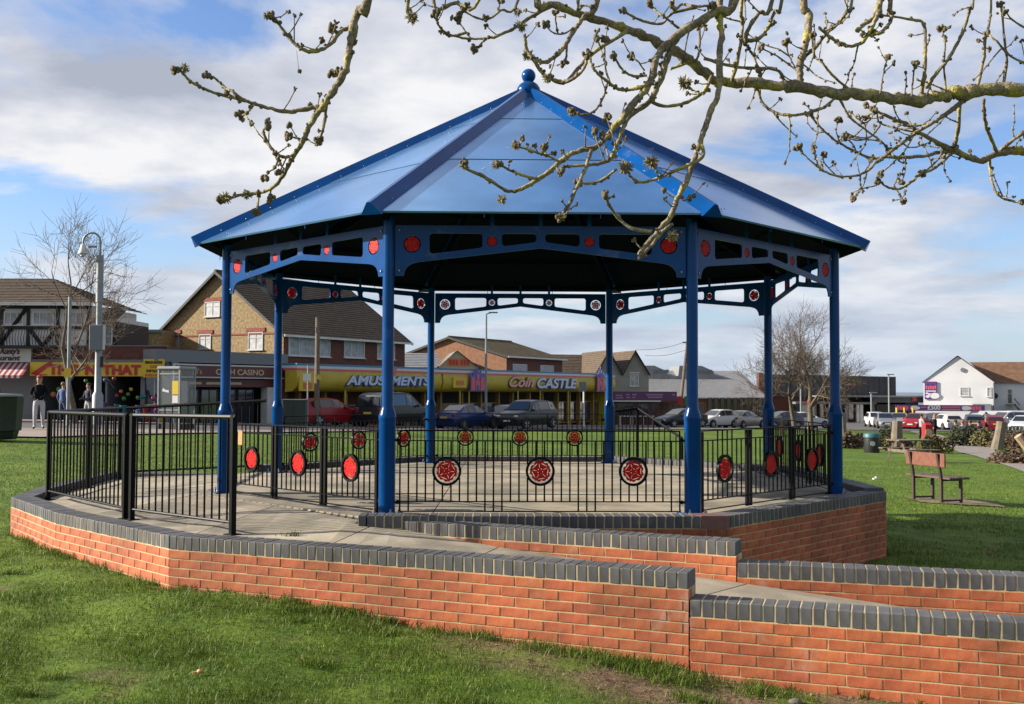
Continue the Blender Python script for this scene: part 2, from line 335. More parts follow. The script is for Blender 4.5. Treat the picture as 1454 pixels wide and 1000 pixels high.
# ================================================================ brick walls
def brick_mesh(size, seed, ch):
    rng = random.Random(seed); m = MB(); m.cbox((0, 0, 0), size, ch)
    m.v = [(x+rng.uniform(-.0012, .0012), y+rng.uniform(-.0012, .0012), z+rng.uniform(-.0012, .0012)) for x, y, z in m.v]
    return m.mesh('brick')
BRK = [brick_mesh((.215, .10, .0655), i, .0022) for i in range(5)]
CPK = [brick_mesh((.065, .215, .1025), 20+i, .0035) for i in range(4)]
for b_ in BRK: b_.materials.append(BRICK)
for b_ in CPK: b_.materials.append(COPE)
def wall(root, A, B, ztop, zbot, bricks=True, off=0, thick=.215, cuts=(0, 0), cname='coping_brick', seed=1, below=True, mortar=True):
    """stretcher-bond wall whose outer face runs A -> B (outside on the right-hand side), brick-on-edge coping on top"""
    rng = random.Random(seed); d = (B-A); Ln = d.length; d.normalize(); nrm = Vector((d.y, -d.x, 0)); ang = math.atan2(d.y, d.x)
    core = MB(); c = (A+B)/2 - nrm*(thick/2+.0015)
    core.box((c.x, c.y, (zbot+ztop-.1025)/2), (Ln-.008, thick-.006, ztop-.1025-zbot), rz=ang)
    c2 = c+nrm*.006; core.box((c2.x, c2.y, ztop-.053), (Ln-cuts[0]-cuts[1]-.06, thick-.017, .099), rz=ang)
    obj('mortar_core', core, MORTAR, root)
    n = max(1, round((Ln-cuts[0]-cuts[1])/.075)); p = (Ln-cuts[0]-cuts[1])/n
    for i in range(n):
        s = cuts[0]+(i+.5)*p; q = A + d*s - nrm*(thick/2+rng.uniform(-.0015, .002))
        o = obj(cname, rng.choice(CPK), None, root, loc=(q.x, q.y, ztop-.05125+rng.uniform(-.0015, .0015)), rot=(rng.gauss(0, .004), rng.gauss(0, .006), ang+rng.gauss(0, .006)), scale=((p-.0100)/.065, thick/.215, 1))
    if not bricks: return
    row = 0; z = ztop-.1025-.009-.0308
    while z+.033 > zbot:
        x = -(.1055 if (row+off) % 2 else 0)
        while x < Ln-.012:
            a = max(x, 0)+(.0 if x > 0 else .002); b = min(x+.202, Ln-.002)
            if b-a > .03:
                s = (a+b)/2; q = A + d*s - nrm*(.05+rng.uniform(-.0015, .0015)); front = A+d*s
                if not (below and z+.033 < gh(front.x+nrm.x*.08, front.y+nrm.y*.08)-.05):
                    obj('brick', rng.choice(BRK), None, root, loc=(q.x, q.y, z), rot=(0, rng.gauss(0, .003), ang+rng.gauss(0, .003)), scale=((b-a)/.215, 1, .0612/.0655))
            x += .211
        row += 1; z -= .0702
wA = thing('ramp_wall', 'orange brick retaining wall with grey coping along the outer edge of landing and ramp, stepping down once', 'wall')
ZA, ZA2, ZB, ZB2, ZP = .55, .38, .60, .45, .645
wall(wA, A0, A1, ZA, -.12, seed=2)
wall(wA, A1, A2, ZA, -.14, off=1, seed=3)
wall(wA, A2, A3, ZA, -.3, seed=4)
wall(wA, A3+(A4-A3).normalized()*.004, A4, ZA2, -.45, off=1, seed=5)
wall(wA, AB1, A0, ZA, -.1, bricks=False, seed=6)
wall(wA, AB2, AB1, ZA, -.1, bricks=False, seed=7)
wall(wA, oct_pt(7, 3.95)+Vector((-.02, .3, 0)), AB2, ZA, -.1, bricks=False, seed=8)
wB = thing('ramp_wall', 'inner orange brick ramp wall with grey coping starting at the foot of a blue column', 'wall')
wall(wB, B0, B1, ZB, .0, seed=11)
wall(wB, B1+(B2-B1).normalized()*.004, B2, ZB2, -.3, off=1, seed=12, below=False)
pod = thing('bandstand_podium', 'octagonal brick podium with dark coping and concrete floor under the blue bandstand', 'podium')
RP = 4.08
wall(pod, oct_pt(1, RP), oct_pt(2, RP), ZP, -.2, seed=13, cuts=(0, .22))
wall(pod, oct_pt(2, RP), oct_pt(3, RP), ZP, -.2, off=1, seed=14, cuts=(.06, .02))
wall(pod, oct_pt(3, RP), oct_pt(4, RP), ZP+.03, -.2, seed=15, cuts=(.05, .02))
for k in (4, 5, 6): wall(pod, oct_pt(k, RP), oct_pt(k+1, RP), ZP+.035, -.1, bricks=False, seed=16+k, cuts=(.05, .05))
# pinkish corner block where the front and right-hand copings meet
cb = MB(); q = oct_pt(2, RP); a1 = (oct_pt(1, RP)-q).normalized(); a2 = (oct_pt(3, RP)-q).normalized(); inn = (a1+a2).normalized()
cb.prism([(q+a1*.215-inn*.0).to_2d()[:], (q-inn*.004).to_2d()[:], (q+a2*.055).to_2d()[:], (q+inn*.24).to_2d()[:], (q+a1*.215+inn*.2).to_2d()[:]], (0, 0, ZP-.105), (1, 0, 0), (0, 1, 0), (0, 0, 1), .107)
obj('corner_coping_block', cb, PINK, pod)
for k in (3, 4, 5, 6):
    q = oct_pt(k, RP); a1 = (oct_pt(k-1, RP)-q).normalized(); a2 = (oct_pt(k+1, RP)-q).normalized(); inn = (a1+a2).normalized()
    cb = MB(); cb.prism([tuple((q+a1*.05).to_2d()), tuple((q-inn*.003).to_2d()), tuple((q+a2*.05).to_2d()), tuple((q+inn*.23).to_2d())], (0, 0, ZP-.1), (1, 0, 0), (0, 1, 0), (0, 0, 1), .133 if k != 3 else .101)
    obj('corner_coping_block', cb, COPE, pod)
# ---------------------------------------------------------------- concrete floor, landing and ramp slabs
def ramp_z(x, y):
    v = np.interp(x, [-6, -4.2, -2.6, -1.0, 1.4, 3.6, 6.2], [.475, .485, .515, .505, .335, .12, -.12])
    d = dist_seg(np.array(x), np.array(y), oct_pt(0, RP-.26), oct_pt(1, RP-.26)); d2 = dist_seg(np.array(x), np.array(y), oct_pt(7, RP-.26), oct_pt(0, RP-.26))
    d = float(min(d, d2)); return float(v) + max(0, (FZ-.004-float(v)))*max(0, 1-d/.9)*min(1, max(0, (-x-.75)/.6))
def clip(poly, a, b, c):
    """keep a*x + b*y <= c"""
    out_ = []
    for i in range(len(poly)):
        p, q = poly[i], poly[(i+1) % len(poly)]; fp = a*p[0]+b*p[1]-c; fq = a*q[0]+b*q[1]-c
        if fp <= 0: out_.append(p)
        if (fp < 0 < fq) or (fq < 0 < fp): t = fp/(fp-fq); out_.append((p[0]+t*(q[0]-p[0]), p[1]+t*(q[1]-p[1])))
    return out_
def slab(poly, zf, parent, gap=.009, th=.05, name='concrete_slab', sub=True):
    cx_ = sum(p[0] for p in poly)/len(poly); cy_ = sum(p[1] for p in poly)/len(poly); pl = []
    for x, y in poly:
        dx, dy = cx_-x, cy_-y; ll = math.hypot(dx, dy)
        pl.append((x+dx/ll*gap, y+dy/ll*gap))
    n = len(pl); m = MB(); rings = [1.0, .66, .33] if sub else [1.0]; vs = []
    for s in rings:
        for x, y in pl: X, Y = cx_+(x-cx_)*s, cy_+(y-cy_)*s; vs.append((X, Y, zf(X, Y)))
    vs.append((cx_, cy_, zf(cx_, cy_))); fs = []
    for r_ in range(len(rings)-1):
        for i in range(n): fs.append((r_*n+i, r_*n+(i+1) % n, (r_+1)*n+(i+1) % n, (r_+1)*n+i))
    L0 = (len(rings)-1)*n
    for i in range(n): fs.append((L0+i, L0+(i+1) % n, len(rings)*n))
    base = len(vs)
    for x, y in pl: vs.append((x, y, zf(x, y)-th))
    for i in range(n): fs.append((i, base+i, base+(i+1) % n, (i+1) % n))
    m.add(vs, fs); return obj(name, m, CONC, parent)
octp = [tuple((oct_pt(k, RP-.23)).to_2d()) for k in range(8)]
m = MB(); m.prism([(p[0], p[1]) for p in octp], (0, 0, -.2), (1, 0, 0), (0, 1, 0), (0, 0, 1), .2+FZ-.014); obj('floor_base', m, JOINT, pod)
for i in range(-3, 4):
    for j in range(-3, 4):
        x0, y0 = OC[0]+i*2.35-.9, OC[1]+j*1.95-.3
        pl = [(x0, y0), (x0+2.35, y0), (x0+2.35, y0+1.95), (x0, y0+1.95)]
        for k in range(8):
            p, q = octp[k], octp[(k+1) % 8]; a, b = (q[1]-p[1]), -(q[0]-p[0]); pl = clip(pl, a, b, a*p[0]+b*p[1]) if len(pl) > 2 else []
        if len(pl) > 2: slab(pl, lambda x, y: FZ, pod, gap=.006, sub=False)
land = thing('entrance_ramp', 'pale concrete landing and ramp slabs leading up to the bandstand gates', 'ramp')
def inner(A, B, w): d = (B-A).normalized(); nn = Vector((d.y, -d.x, 0)); return A-nn*w, B-nn*w
a2i = Vector((-2.62, 8.50, 0)); a3i = Vector((1.2, 6.88, 0)); rampL = [tuple(a2i.to_2d()), (-1.42, 7.99), (-.35, 7.54), (a3i.x, a3i.y), (2.3, 6.47), (3.7, 5.99), (5.5, 5.38)]
rampR = [(-2.27, 9.86), (-1.10, 8.99), (-.10, 8.46), (1.72, 7.64), (2.85, 7.32), (4.2, 6.93), (5.9, 6.45)]
o7, o0, o1 = [tuple(oct_pt(k, RP-.235).to_2d()) for k in (7, 0, 1)]
rampR[0] = ((o0[0]+o1[0])/2, (o0[1]+o1[1])/2); rampR[1] = (o1[0]+.06, o1[1]-.04); om = (o0[0]*.6+o7[0]*.4, o0[1]*.6+o7[1]*.4)
POLY = [[rampL[0], rampL[1], rampR[1], rampR[0]]] + [[rampL[i], rampL[i+1], rampR[i+1], rampR[i]] for i in range(1, 6)]
POLY += [[(-4.12, 9.95), rampL[0], rampR[0], o0], [(-5.14, 11.25), (-4.12, 9.95), o0, om], [(-5.14, 11.25), om, o7, (-5.44, 14.4)]]
for pl in POLY:
    slab(pl, lambda x, y: ramp_z(x, y), land, gap=.008)
    mb = MB(); n = len(pl); mb.add([(x, y, ramp_z(x, y)-.075) for x, y in pl]+[(x, y, -.5) for x, y in pl], [tuple(range(n))]+[(i, n+i, n+(i+1) % n, (i+1) % n) for i in range(n)]); obj('slab_base', mb, JOINT, land)

# ================================================================ bandstand
def flat_mesh(name, outer, holes, th, m):
    """2-D outline with holes, th thick, in the xz plane"""
    cu = bpy.data.curves.new('tmp', 'CURVE'); cu.dimensions = '2D'; cu.fill_mode = 'BOTH'; cu.extrude = th/2
    for pts in [outer]+holes:
        sp = cu.splines.new('POLY'); sp.points.add(len(pts)-1); sp.use_cyclic_u = True
        for i, p in enumerate(pts): sp.points[i].co = (p[0], p[1], 0, 1)
    o = bpy.data.objects.new('tmp', cu); COL.objects.link(o); dg = bpy.context.evaluated_depsgraph_get(); dg.update()
    me_ = bpy.data.meshes.new_from_object(o.evaluated_get(dg)); bpy.data.objects.remove(o); bpy.data.curves.remove(cu)
    me_.name = name; me_.transform(Matrix.Rotation(math.pi/2, 4, 'X')); me_.materials.clear(); me_.materials.append(m); return me_
def rrect(x0, x1, z0a, z0b, z1, r=.03, n=4):
    """window with a sloping sill: left bottom z0a, right bottom z0b, top z1"""
    pts = []
    for cx_, cz_, a0 in ((x1-r, z1-r, 0), (x0+r, z1-r, 90), (x0+r, z0a+r, 180), (x1-r, z0b+r, 270)):
        for i in range(n+1): a = R(a0+90*i/n); pts.append((cx_+r*math.cos(a), cz_+r*math.sin(a)))
    return pts
def circ(cx_, cz_, r, n=28): return [(cx_+r*math.cos(2*math.pi*i/n), cz_+r*math.sin(2*math.pi*i/n)) for i in range(n)]
def rose_mesh(name, r, th):
    out_ = []
    for i in range(120):
        a = 2*math.pi*i/120; w = abs(math.sin(5*a)); rr = r*(.72+.15*w**.7+(.13 if (i % 24) in (0, 1, 23) else 0)); out_.append((rr*math.cos(a), rr*math.sin(a)))
    holes = []
    for k in range(5):
        a0 = 2*math.pi*(k+.5)/5; c_, s_ = math.cos(a0), math.sin(a0)
        def loc(p, q): return (p*c_-q*s_, p*s_+q*c_)
        holes.append([loc(r*.62+r*.035*math.cos(t), r*.30*math.sin(t)*(1)) for t in [2*math.pi*i/12 for i in range(12)]])
        a0 = 2*math.pi*k/5; c_, s_ = math.cos(a0), math.sin(a0)
        holes.append([loc(r*.47+r*.20*math.cos(t), r*.022*math.sin(t)) for t in [2*math.pi*i/10 for i in range(10)]])
        a0 = 2*math.pi*(k+.5)/5; c_, s_ = math.cos(a0), math.sin(a0)
        holes.append([loc(r*.21+r*.025*math.cos(t), r*.07*math.sin(t)) for t in [2*math.pi*i/8 for i in range(8)]])
    return flat_mesh(name, out_, holes, th, RED)
bs = thing('bandstand', 'blue octagonal bandstand with conical panelled roof, ball finial and eight columns', 'bandstand', (OC[0], OC[1], FZ))
def bl(v): return Vector((v[0]-OC[0], v[1]-OC[1], v[2]-FZ))
colprof = [(.0745, 0), (.0745, .835), (.079, .85), (.079, .872), (.074, .89), (.056, .945), (.052, .965), (.052, 2.66)]
cm = MB(); cm.lathe(colprof, 28); CMESH = cm.mesh('column', 50); CMESH.materials.append(BLUE)
fm = MB(); fm.cbox((0, 0, .008), (.21, .21, .016), .004); FMESH = fm.mesh('base_plate'); FMESH.materials.append(BLUE)
bm_ = MB(); bm_.lathe([(.013, 0), (.013, .022), (.007, .024), (.007, .042)], 6); BMESH = bm_.mesh('bolt'); BMESH.materials.append(STEEL)
SIDE = 2*RCOL*math.sin(math.pi/8)
for k in range(8):
    p = oct_pt(k, RCOL); c = obj('column', CMESH, None, bs, loc=(p.x-OC[0], p.y-OC[1], 0), rot=(0, 0, oct_ang(k)))
    obj('base_plate', FMESH, None, c)
    for sx in (-1, 1):
        for sy in (-1, 1): obj('bolt', BMESH, None, c, loc=(sx*.083, sy*.083, .016))
# cut steel spandrel plates with pierced roses
ZS = FZ
def zl(z): return z-FZ
half = SIDE/2
hb = [(.058, 2.73), (.135, 2.73), (.145, 2.775), (.17, 2.815), (.21, 2.84), (.27, 2.855), (half, 2.985)]
outl = [(x, zl(z)) for x, z in hb] + [(SIDE-x, zl(z)) for x, z in hb[::-1][1:]] + [(SIDE-.058, zl(3.185)), (.058, zl(3.185))]
w1, w2 = (.365, .84), (1.015, 1.325)
def sill(x): return zl(2.93+(x-.36)*(3.035-2.93)/(1.32-.36))
holes = []
for x0, x1 in (w1, w2):
    holes.append(rrect(x0, x1, sill(x0), sill(x1), zl(3.115))); holes.append(rrect(SIDE-x1, SIDE-x0, sill(x1), sill(x0), zl(3.115)))
RBIG, RSM = .078, .047
roses = [(.21, zl(3.015), RBIG), (.927, zl(3.045), RSM), (SIDE-.927, zl(3.045), RSM), (SIDE-.21, zl(3.015), RBIG)]
for x, z, r_ in roses: holes.append(circ(x, z, r_))
SPAN = flat_mesh('spandrel_plate', outl, holes, .014, BLUE)
ROSEB, ROSES_, ROSER = rose_mesh('rose', RBIG, .010), rose_mesh('rose', RSM, .010), rose_mesh('rose', .108, .010)
nb = MB(); nb.ball((0, 0, 0), .011, 8); NUT = nb.mesh('bolt_head', 180); NUT.materials.append(STEEL)
for k in range(8):
    p, q = oct_pt(k, RCOL), oct_pt(k+1, RCOL); d = (q-p); ang = math.atan2(d.y, d.x)
    s = obj('spandrel', SPAN, None, bs, loc=(p.x-OC[0], p.y-OC[1], 0), rot=(0, 0, ang))
    for x, z, r_ in roses: obj('rose', ROSEB if r_ == RBIG else ROSES_, None, s, loc=(x, 0, z), rot=(0, random.uniform(0, 6), 0))
    for x in (.095, SIDE-.095):
        for z in (2.775, 3.14): obj('bolt_head', NUT, None, s, loc=(x, -.01, zl(z)))
    for x in (.927, half, SIDE-.927):
        st = MB(); st.box((x, 0, zl(3.185)+.06), (.035, .012, .12)); obj('strut', st, BLUE, s)
# roof: eight facets of three overlapping sheets, ridge caps, eaves, rafters, finial
RE, ZE, ZT = 3.894, 3.252-FZ, 5.34-FZ
apex = Vector((0, 0, ZT))
def rv(k, t): a = oct_ang(k); return Vector((RE*t*math.cos(a), RE*t*math.sin(a), ZT-(ZT-ZE)*t))
roofp = bpy.data.objects.new('roof', None); COL.objects.link(roofp); roofp.parent = bs
for k in range(8):
    nrm = (rv(k+1, 1)-rv(k, 1)).cross(apex-rv(k, 1)).normalized()
    if nrm.z < 0: nrm = -nrm
    seams = [.0, .29, .645, 1.0]
    for i in range(3):
        t0, t1 = seams[i]+(.004 if i else .0), seams[i+1]
        lift = .004*(2-i)
        a, b, c, d = rv(k, t0), rv(k+1, t0), rv(k+1, t1), rv(k, t1)
        if i < 2: c, d = c-nrm*0, d-nrm*0
        m = MB(); up = nrm*(.012+lift); dn = -nrm*.006
        # the sheet bows very slightly, as pressed metal does
        NU = 8; vs = []; fs = []
        for jt in range(5):
            tt = t0+(t1-t0)*jt/4
            for iu in range(NU+1):
                u_ = iu/NU; bow = .006*math.sin(math.pi*u_)*math.sin(math.pi*jt/4)*(1 if i else .3)*random.uniform(.6, 1.3)
                vs.append(rv(k, tt).lerp(rv(k+1, tt), u_)+up+nrm*bow)
        for jt in range(4):
            for iu in range(NU): fs.append((jt*(NU+1)+iu, jt*(NU+1)+iu+1, (jt+1)*(NU+1)+iu+1, (jt+1)*(NU+1)+iu))
        m.add(vs, fs)
        m.quad(d+up, c+up, c+dn, d+dn)
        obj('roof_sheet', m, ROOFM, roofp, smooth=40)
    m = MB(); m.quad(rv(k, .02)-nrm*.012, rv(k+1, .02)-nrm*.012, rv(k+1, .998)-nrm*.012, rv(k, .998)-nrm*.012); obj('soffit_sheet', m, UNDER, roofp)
    e = (rv(k, 1)-apex).normalized(); t = Vector((-math.sin(oct_ang(k)), math.cos(oct_ang(k)), 0)); n_ = t.cross(e).normalized()
    if n_.z < 0: n_ = -n_
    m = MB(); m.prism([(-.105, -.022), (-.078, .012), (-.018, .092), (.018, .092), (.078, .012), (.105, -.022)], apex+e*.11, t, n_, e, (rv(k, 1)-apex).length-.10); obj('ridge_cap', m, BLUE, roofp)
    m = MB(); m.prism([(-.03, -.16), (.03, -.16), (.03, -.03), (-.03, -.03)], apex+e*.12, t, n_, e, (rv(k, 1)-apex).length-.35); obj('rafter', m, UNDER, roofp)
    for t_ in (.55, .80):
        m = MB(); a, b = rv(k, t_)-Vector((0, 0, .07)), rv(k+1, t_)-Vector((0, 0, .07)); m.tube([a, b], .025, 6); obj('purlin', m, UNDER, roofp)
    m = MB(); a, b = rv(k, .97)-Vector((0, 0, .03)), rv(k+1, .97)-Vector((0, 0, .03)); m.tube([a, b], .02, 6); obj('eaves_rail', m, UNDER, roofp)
    for f_ in (.33, .67):                                     # small gutter clips under the eave
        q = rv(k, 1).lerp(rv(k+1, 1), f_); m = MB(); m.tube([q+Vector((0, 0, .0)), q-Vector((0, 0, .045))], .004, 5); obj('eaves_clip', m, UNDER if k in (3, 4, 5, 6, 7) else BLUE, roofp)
rvt = MB(); drp = MB(); rq = random.Random(8)
for k in range(8):
    e = (rv(k, 1)-apex); t = Vector((-math.sin(oct_ang(k)), math.cos(oct_ang(k)), 0)); n_ = t.cross(e.normalized()).normalized(); n_ = n_ if n_.z > 0 else -n_
    for i in range(2, 15):
        for sg in (-1, 1): rvt.ball(apex+e*(i/15)+t*sg*.074+n_*.020, .0055, 5)
    nrm = (rv(k+1, 1)-rv(k, 1)).cross(apex-rv(k, 1)).normalized(); nrm = nrm if nrm.z > 0 else -nrm
    for i in range(4):
        t_ = math.sqrt(rq.uniform(.1, .95)); q = rv(k, t_).lerp(rv(k+1, t_), rq.uniform(.1, .9))+nrm*.026
        for j in range(rq.randint(1, 4)): drp.ball(q+Vector((rq.gauss(0, .015), rq.gauss(0, .015), 0)), rq.uniform(.005, .012), 6, (1, 1, .35))
o = obj('rivets', rvt, STEEL, roofp, smooth=180); o['kind'] = 'stuff'; o = obj('bird_droppings', drp, mat('dropping_white', (.7, .7, .66), .8), roofp, smooth=180); o['kind'] = 'stuff'
zb = P(752, 108, OC[1]).z-FZ
fin = MB(); fin.lathe([(.125, ZT-.06), (.142, ZT+.0), (.146, ZT+.03), (.138, ZT+.065), (.112, ZT+.105), (.07, ZT+.135), (.036, ZT+.15), (.030, zb-.06)], 24); fo = obj('finial', fin, BLUE, bs, smooth=60)
fb = MB(); fb.ball((0, 0, zb), .087, 24); obj('finial_ball', fb, BLUE, fo, smooth=180)

# ================================================================ railings
ub = MB(); ub.lathe([(.0075, 0), (.0075, 1)], 8); UBAR = ub.mesh('bar', 60); UBAR.materials.append(BLACKM)
def sbox(name, c, size, root, m=BLACKM, b=.003): q = MB(); q.cbox(c, size, b); return obj(name, q, m, root)
ring_m = MB(); 
for a_, b_ in ((.108, .130),):
    prof = [(a_, -.016), (b_, -.016), (b_, .016), (a_, .016), (a_, -.016)]; n = 40
    vs = [(r_*math.cos(2*math.pi*i/n), y_, r_*math.sin(2*math.pi*i/n)) for r_, y_ in prof[:4] for i in range(n)]
    ring_m.add(vs, [(j*n+i, j*n+(i+1) % n, ((j+1) % 4)*n+(i+1) % n, ((j+1) % 4)*n+i) for j in range(4) for i in range(n)])
RING = ring_m.mesh('ring', 40); RING.materials.append(BLACKM)
def bar(root, x, z0, z1, r=1.0):
    if z1-z0 > .01: obj('bar', UBAR, None, root, loc=(x, 0, z0), scale=(r, r, z1-z0))
def rose_rail(k, label, leaves, s0=.115, s1=None, group='low rose railings between the blue columns', gate=False):
    p, q = oct_pt(k, RCOL), oct_pt(k+1, RCOL); d = q-p; ang = math.atan2(d.y, d.x)
    t = thing('rose_railing', label, 'railing', (p.x, p.y, FZ), ang, group)
    s1 = s1 or SIDE-.115; zb_, zl_, z2, zt = .028, .115, .655, .745; wd = (s1-s0)/leaves
    for i in range(leaves):
        a, b = s0+i*wd, s0+(i+1)*wd; xc = (a+b)/2; zc = .385
        obj('rose', ROSER, None, t, loc=(xc, 0, zc), rot=(0, random.uniform(0, 6), 0)); obj('ring', RING, None, t, loc=(xc, 0, zc))
        if gate:
            for e in (a+.03, b-.03): sbox('gate_stile', (e, 0, (zt+.0)/2), (.036, .028, zt-.02), t)
            g0, g1 = a+.05, b-.05
        else: g0, g1 = a, b
        n = max(6, round((g1-g0)/.0775))
        for j in range(1 if (gate or i) else 0, n + (0 if gate else 1)):
            x = g0+(g1-g0)*j/n; lo = zl_
            if not gate and j in (0, 1, n-1, n): lo = zb_
            dx = abs(x-xc)
            if dx < .128:
                h = math.sqrt(.128**2-dx**2); bar(t, x, zc+h, z2 if not gate else zt); bar(t, x, lo, zc-h)
            else: bar(t, x, lo, zt if (not gate and j in (0, n)) else z2)
    for nm, z, w, h in (('top_rail', zt, .036, .012), ('upper_rail', z2, .024, .010), ('lower_rail', zl_, .022, .010), ('bottom_rail', zb_, .022, .010)):
        sbox(nm, ((s0+s1)/2, 0, z), (s1-s0, w, h), t)
    for x, sg in ((s0, -1), (s1, 1)):
        for z in (.11, .66): 
            m = MB(); m.tube([(x, 0, z), (x+sg*.05, 0, z)], .011, 6); m.ball((x+sg*.02, 0, z), .02, 6); obj('hinge_bracket', m, BLACKM, t)
    return t
rose_rail(1, 'low black railing with three dark red roses on the shaded side facing the ramp walls', 3)
g01 = rose_rail(0, 'black gate railing with three sunlit bright red roses facing the concrete landing', 3, gate=True)
rose_rail(2, 'black gate railing with three red roses above the shaded brick podium wall', 3, gate=True)
rose_rail(3, 'low black rose railing on the bench side of the bandstand', 3)
rose_rail(5, 'low black rose railing on the arcade side of the bandstand', 3)
rose_rail(6, 'low black rose railing on the phone box side of the bandstand', 3)
WOODO = mat('varnished_board', (.55, .30, .09), .5, var=.15, vscale=12); BRN = mat('brown_board', (.16, .075, .035), .6, var=.2, vscale=9)
sb_ = MB(); sb_.cbox((.37, -.035, .60), (.085, .014, .15), .003); obj('latch_plate', sb_, WOODO, g01)
r2 = oct_pt(3, RCOL); r3 = oct_pt(4, RCOL)
nb_ = obj('notice_board', MB().cbox((0, 0, 0), (.40, .02, .19), .004), BRN, None, loc=(3.36, 12.95, FZ+.66), rot=(0, 0, R(80)))
tag(nb_, 'blank brown board fixed to the railing beside the far right column', 'notice board')
# sloping handrail beyond the far right side, going down to the grass
hr = thing('stair_railing', 'black stair railing sloping down to the grass behind the bandstand', 'railing')
hp0, hp1 = P(905, 580, 17.4), P(968, 622, 16.6)
h0 = Vector((hp0.x, hp0.y, hp0.z)); h1 = Vector((hp1.x, hp1.y, hp1.z))
m = MB(); m.tube([h0, h1, h1-Vector((0, 0, .10))], .022, 6); obj('top_rail', m, BLACKM, hr)
for i in range(9):
    q = h0.lerp(h1, i/8); g = tz(q.x, q.y); m = MB(); m.tube([(q.x, q.y, max(g-.02, q.z-.92)), q], .028 if i in (0, 8) else .010, 6); obj('post' if i in (0, 8) else 'bar', m, BLACKM, hr)
hb0 = P(873, 584, 17.2); m = MB(); m.tube([hb0, h0], .022, 6); obj('top_rail', m, BLACKM, hr)
for i in range(6):
    q = hb0.lerp(h0, i/6); m = MB(); m.tube([(q.x, q.y, tz(q.x, q.y)-.02), q], .010, 6); obj('bar', m, BLACKM, hr)
# tall railings round the landing
def tall_rail(p, q, label, posts=(True, True), H=.965, group='tall plain black railings round the landing', cap=True):
    p = Vector((p[0], p[1], 0)); q = Vector((q[0], q[1], 0)); d = q-p; Ln = d.length; ang = math.atan2(d.y, d.x)
    z0, z1 = ramp_z(p.x, p.y), ramp_z(q.x, q.y); t = thing('landing_railing', label, 'railing', (p.x, p.y, z0), ang, group); dz = z1-z0
    for e, on in ((0.03, posts[0]), (Ln-.03, posts[1])):
        if on:
            pm = MB(); pm.cbox((e, 0, dz*e/Ln+H/2+.0), (.046, .046, H+.03), .004); obj('post', pm, BLACKM, t); sbox('post_foot', (e, 0, dz*e/Ln+.004), (.11, .11, .010), t)
    tr = MB(); tr.tube([(0.0, 0, H), (Ln, 0, H+dz)], .021, 8); obj('top_rail', tr, BLACKM, t)
    br = MB(); br.tube([(.04, 0, .10), (Ln-.04, 0, .10+dz)], .014, 8); obj('bottom_rail', br, BLACKM, t)
    n = max(3, round(Ln/.108))
    for i in range(1, n):
        x = Ln*i/n; bar(t, x, .10+dz*x/Ln, H+dz*x/Ln, 1.15)
    return t
P1_, P2_, P3_ = (-5.13, 11.55), (-3.58, 9.72), (-2.27, 8.58)
tall_rail(P1_, P2_, 'tall black railing over the outermost corner of the landing wall')
tall_rail((P2_[0]+.05, P2_[1]-.045), P3_, 'tall black railing ending at the free post beside the orange latch plate')
tall_rail((-5.24, 12.95), (P1_[0]-.01, P1_[1]+.07), 'tall black railing along the shop side edge of the landing, nearer bay', (True, False))
tall_rail((-5.33, 14.22), (-5.245, 13.02), 'tall black railing along the shop side edge of the landing, bay at the back corner', (True, False))
tall_rail((-3.3, 13.98), (-5.26, 14.24), 'tall black railing from the blue column to the back corner of the landing', (False, False))
# ================================================================ roads and paths
ASPH = mat('asphalt', (.075, .073, .072), .9, col2=(.12, .115, .11), vscale=1.2, bump=.3, bscale=30)
PAVE = mat('pinkish_paving', (.27, .20, .17), .9, col2=(.36, .29, .25), vscale=.9, bump=.2, bscale=20)
PATHM = mat('path_tarmac', (.25, .21, .19), .92, col2=(.33, .285, .26), vscale=2.0, bump=.3, bscale=25)
KERB = mat('kerb_concrete', (.38, .36, .33), .9, var=.15, vscale=3)
STN = [[(-45,27),(-45,33),(-45,44),(-45,49.4)], [(-20,28.5),(-20,34.5),(-20,44.5),(-22,49.4)], [(-13.5,30),(-14.5,36),(-17,45),(-16.5,49.5)], [(-9,41),(-9.8,43),(-13,52),(-12.5,55.6)],
 [(-5,52),(-5.4,53),(-9,59.5),(-8.3,62.0)], [(1.5,61.5),(1,62.5),(-2.2,69),(-2.9,70.9)], [(8,69),(7.6,70),(4,77),(2.9,80.6)], [(16,78),(15.6,79),(11,86.5),(8.7,90)], [(27,92),(26.5,93),(21,101),(18,106)], [(40,104),(39.5,105),(35,122),(33,130)], [(75,118),(75,119),(75,140),(75,160)]]
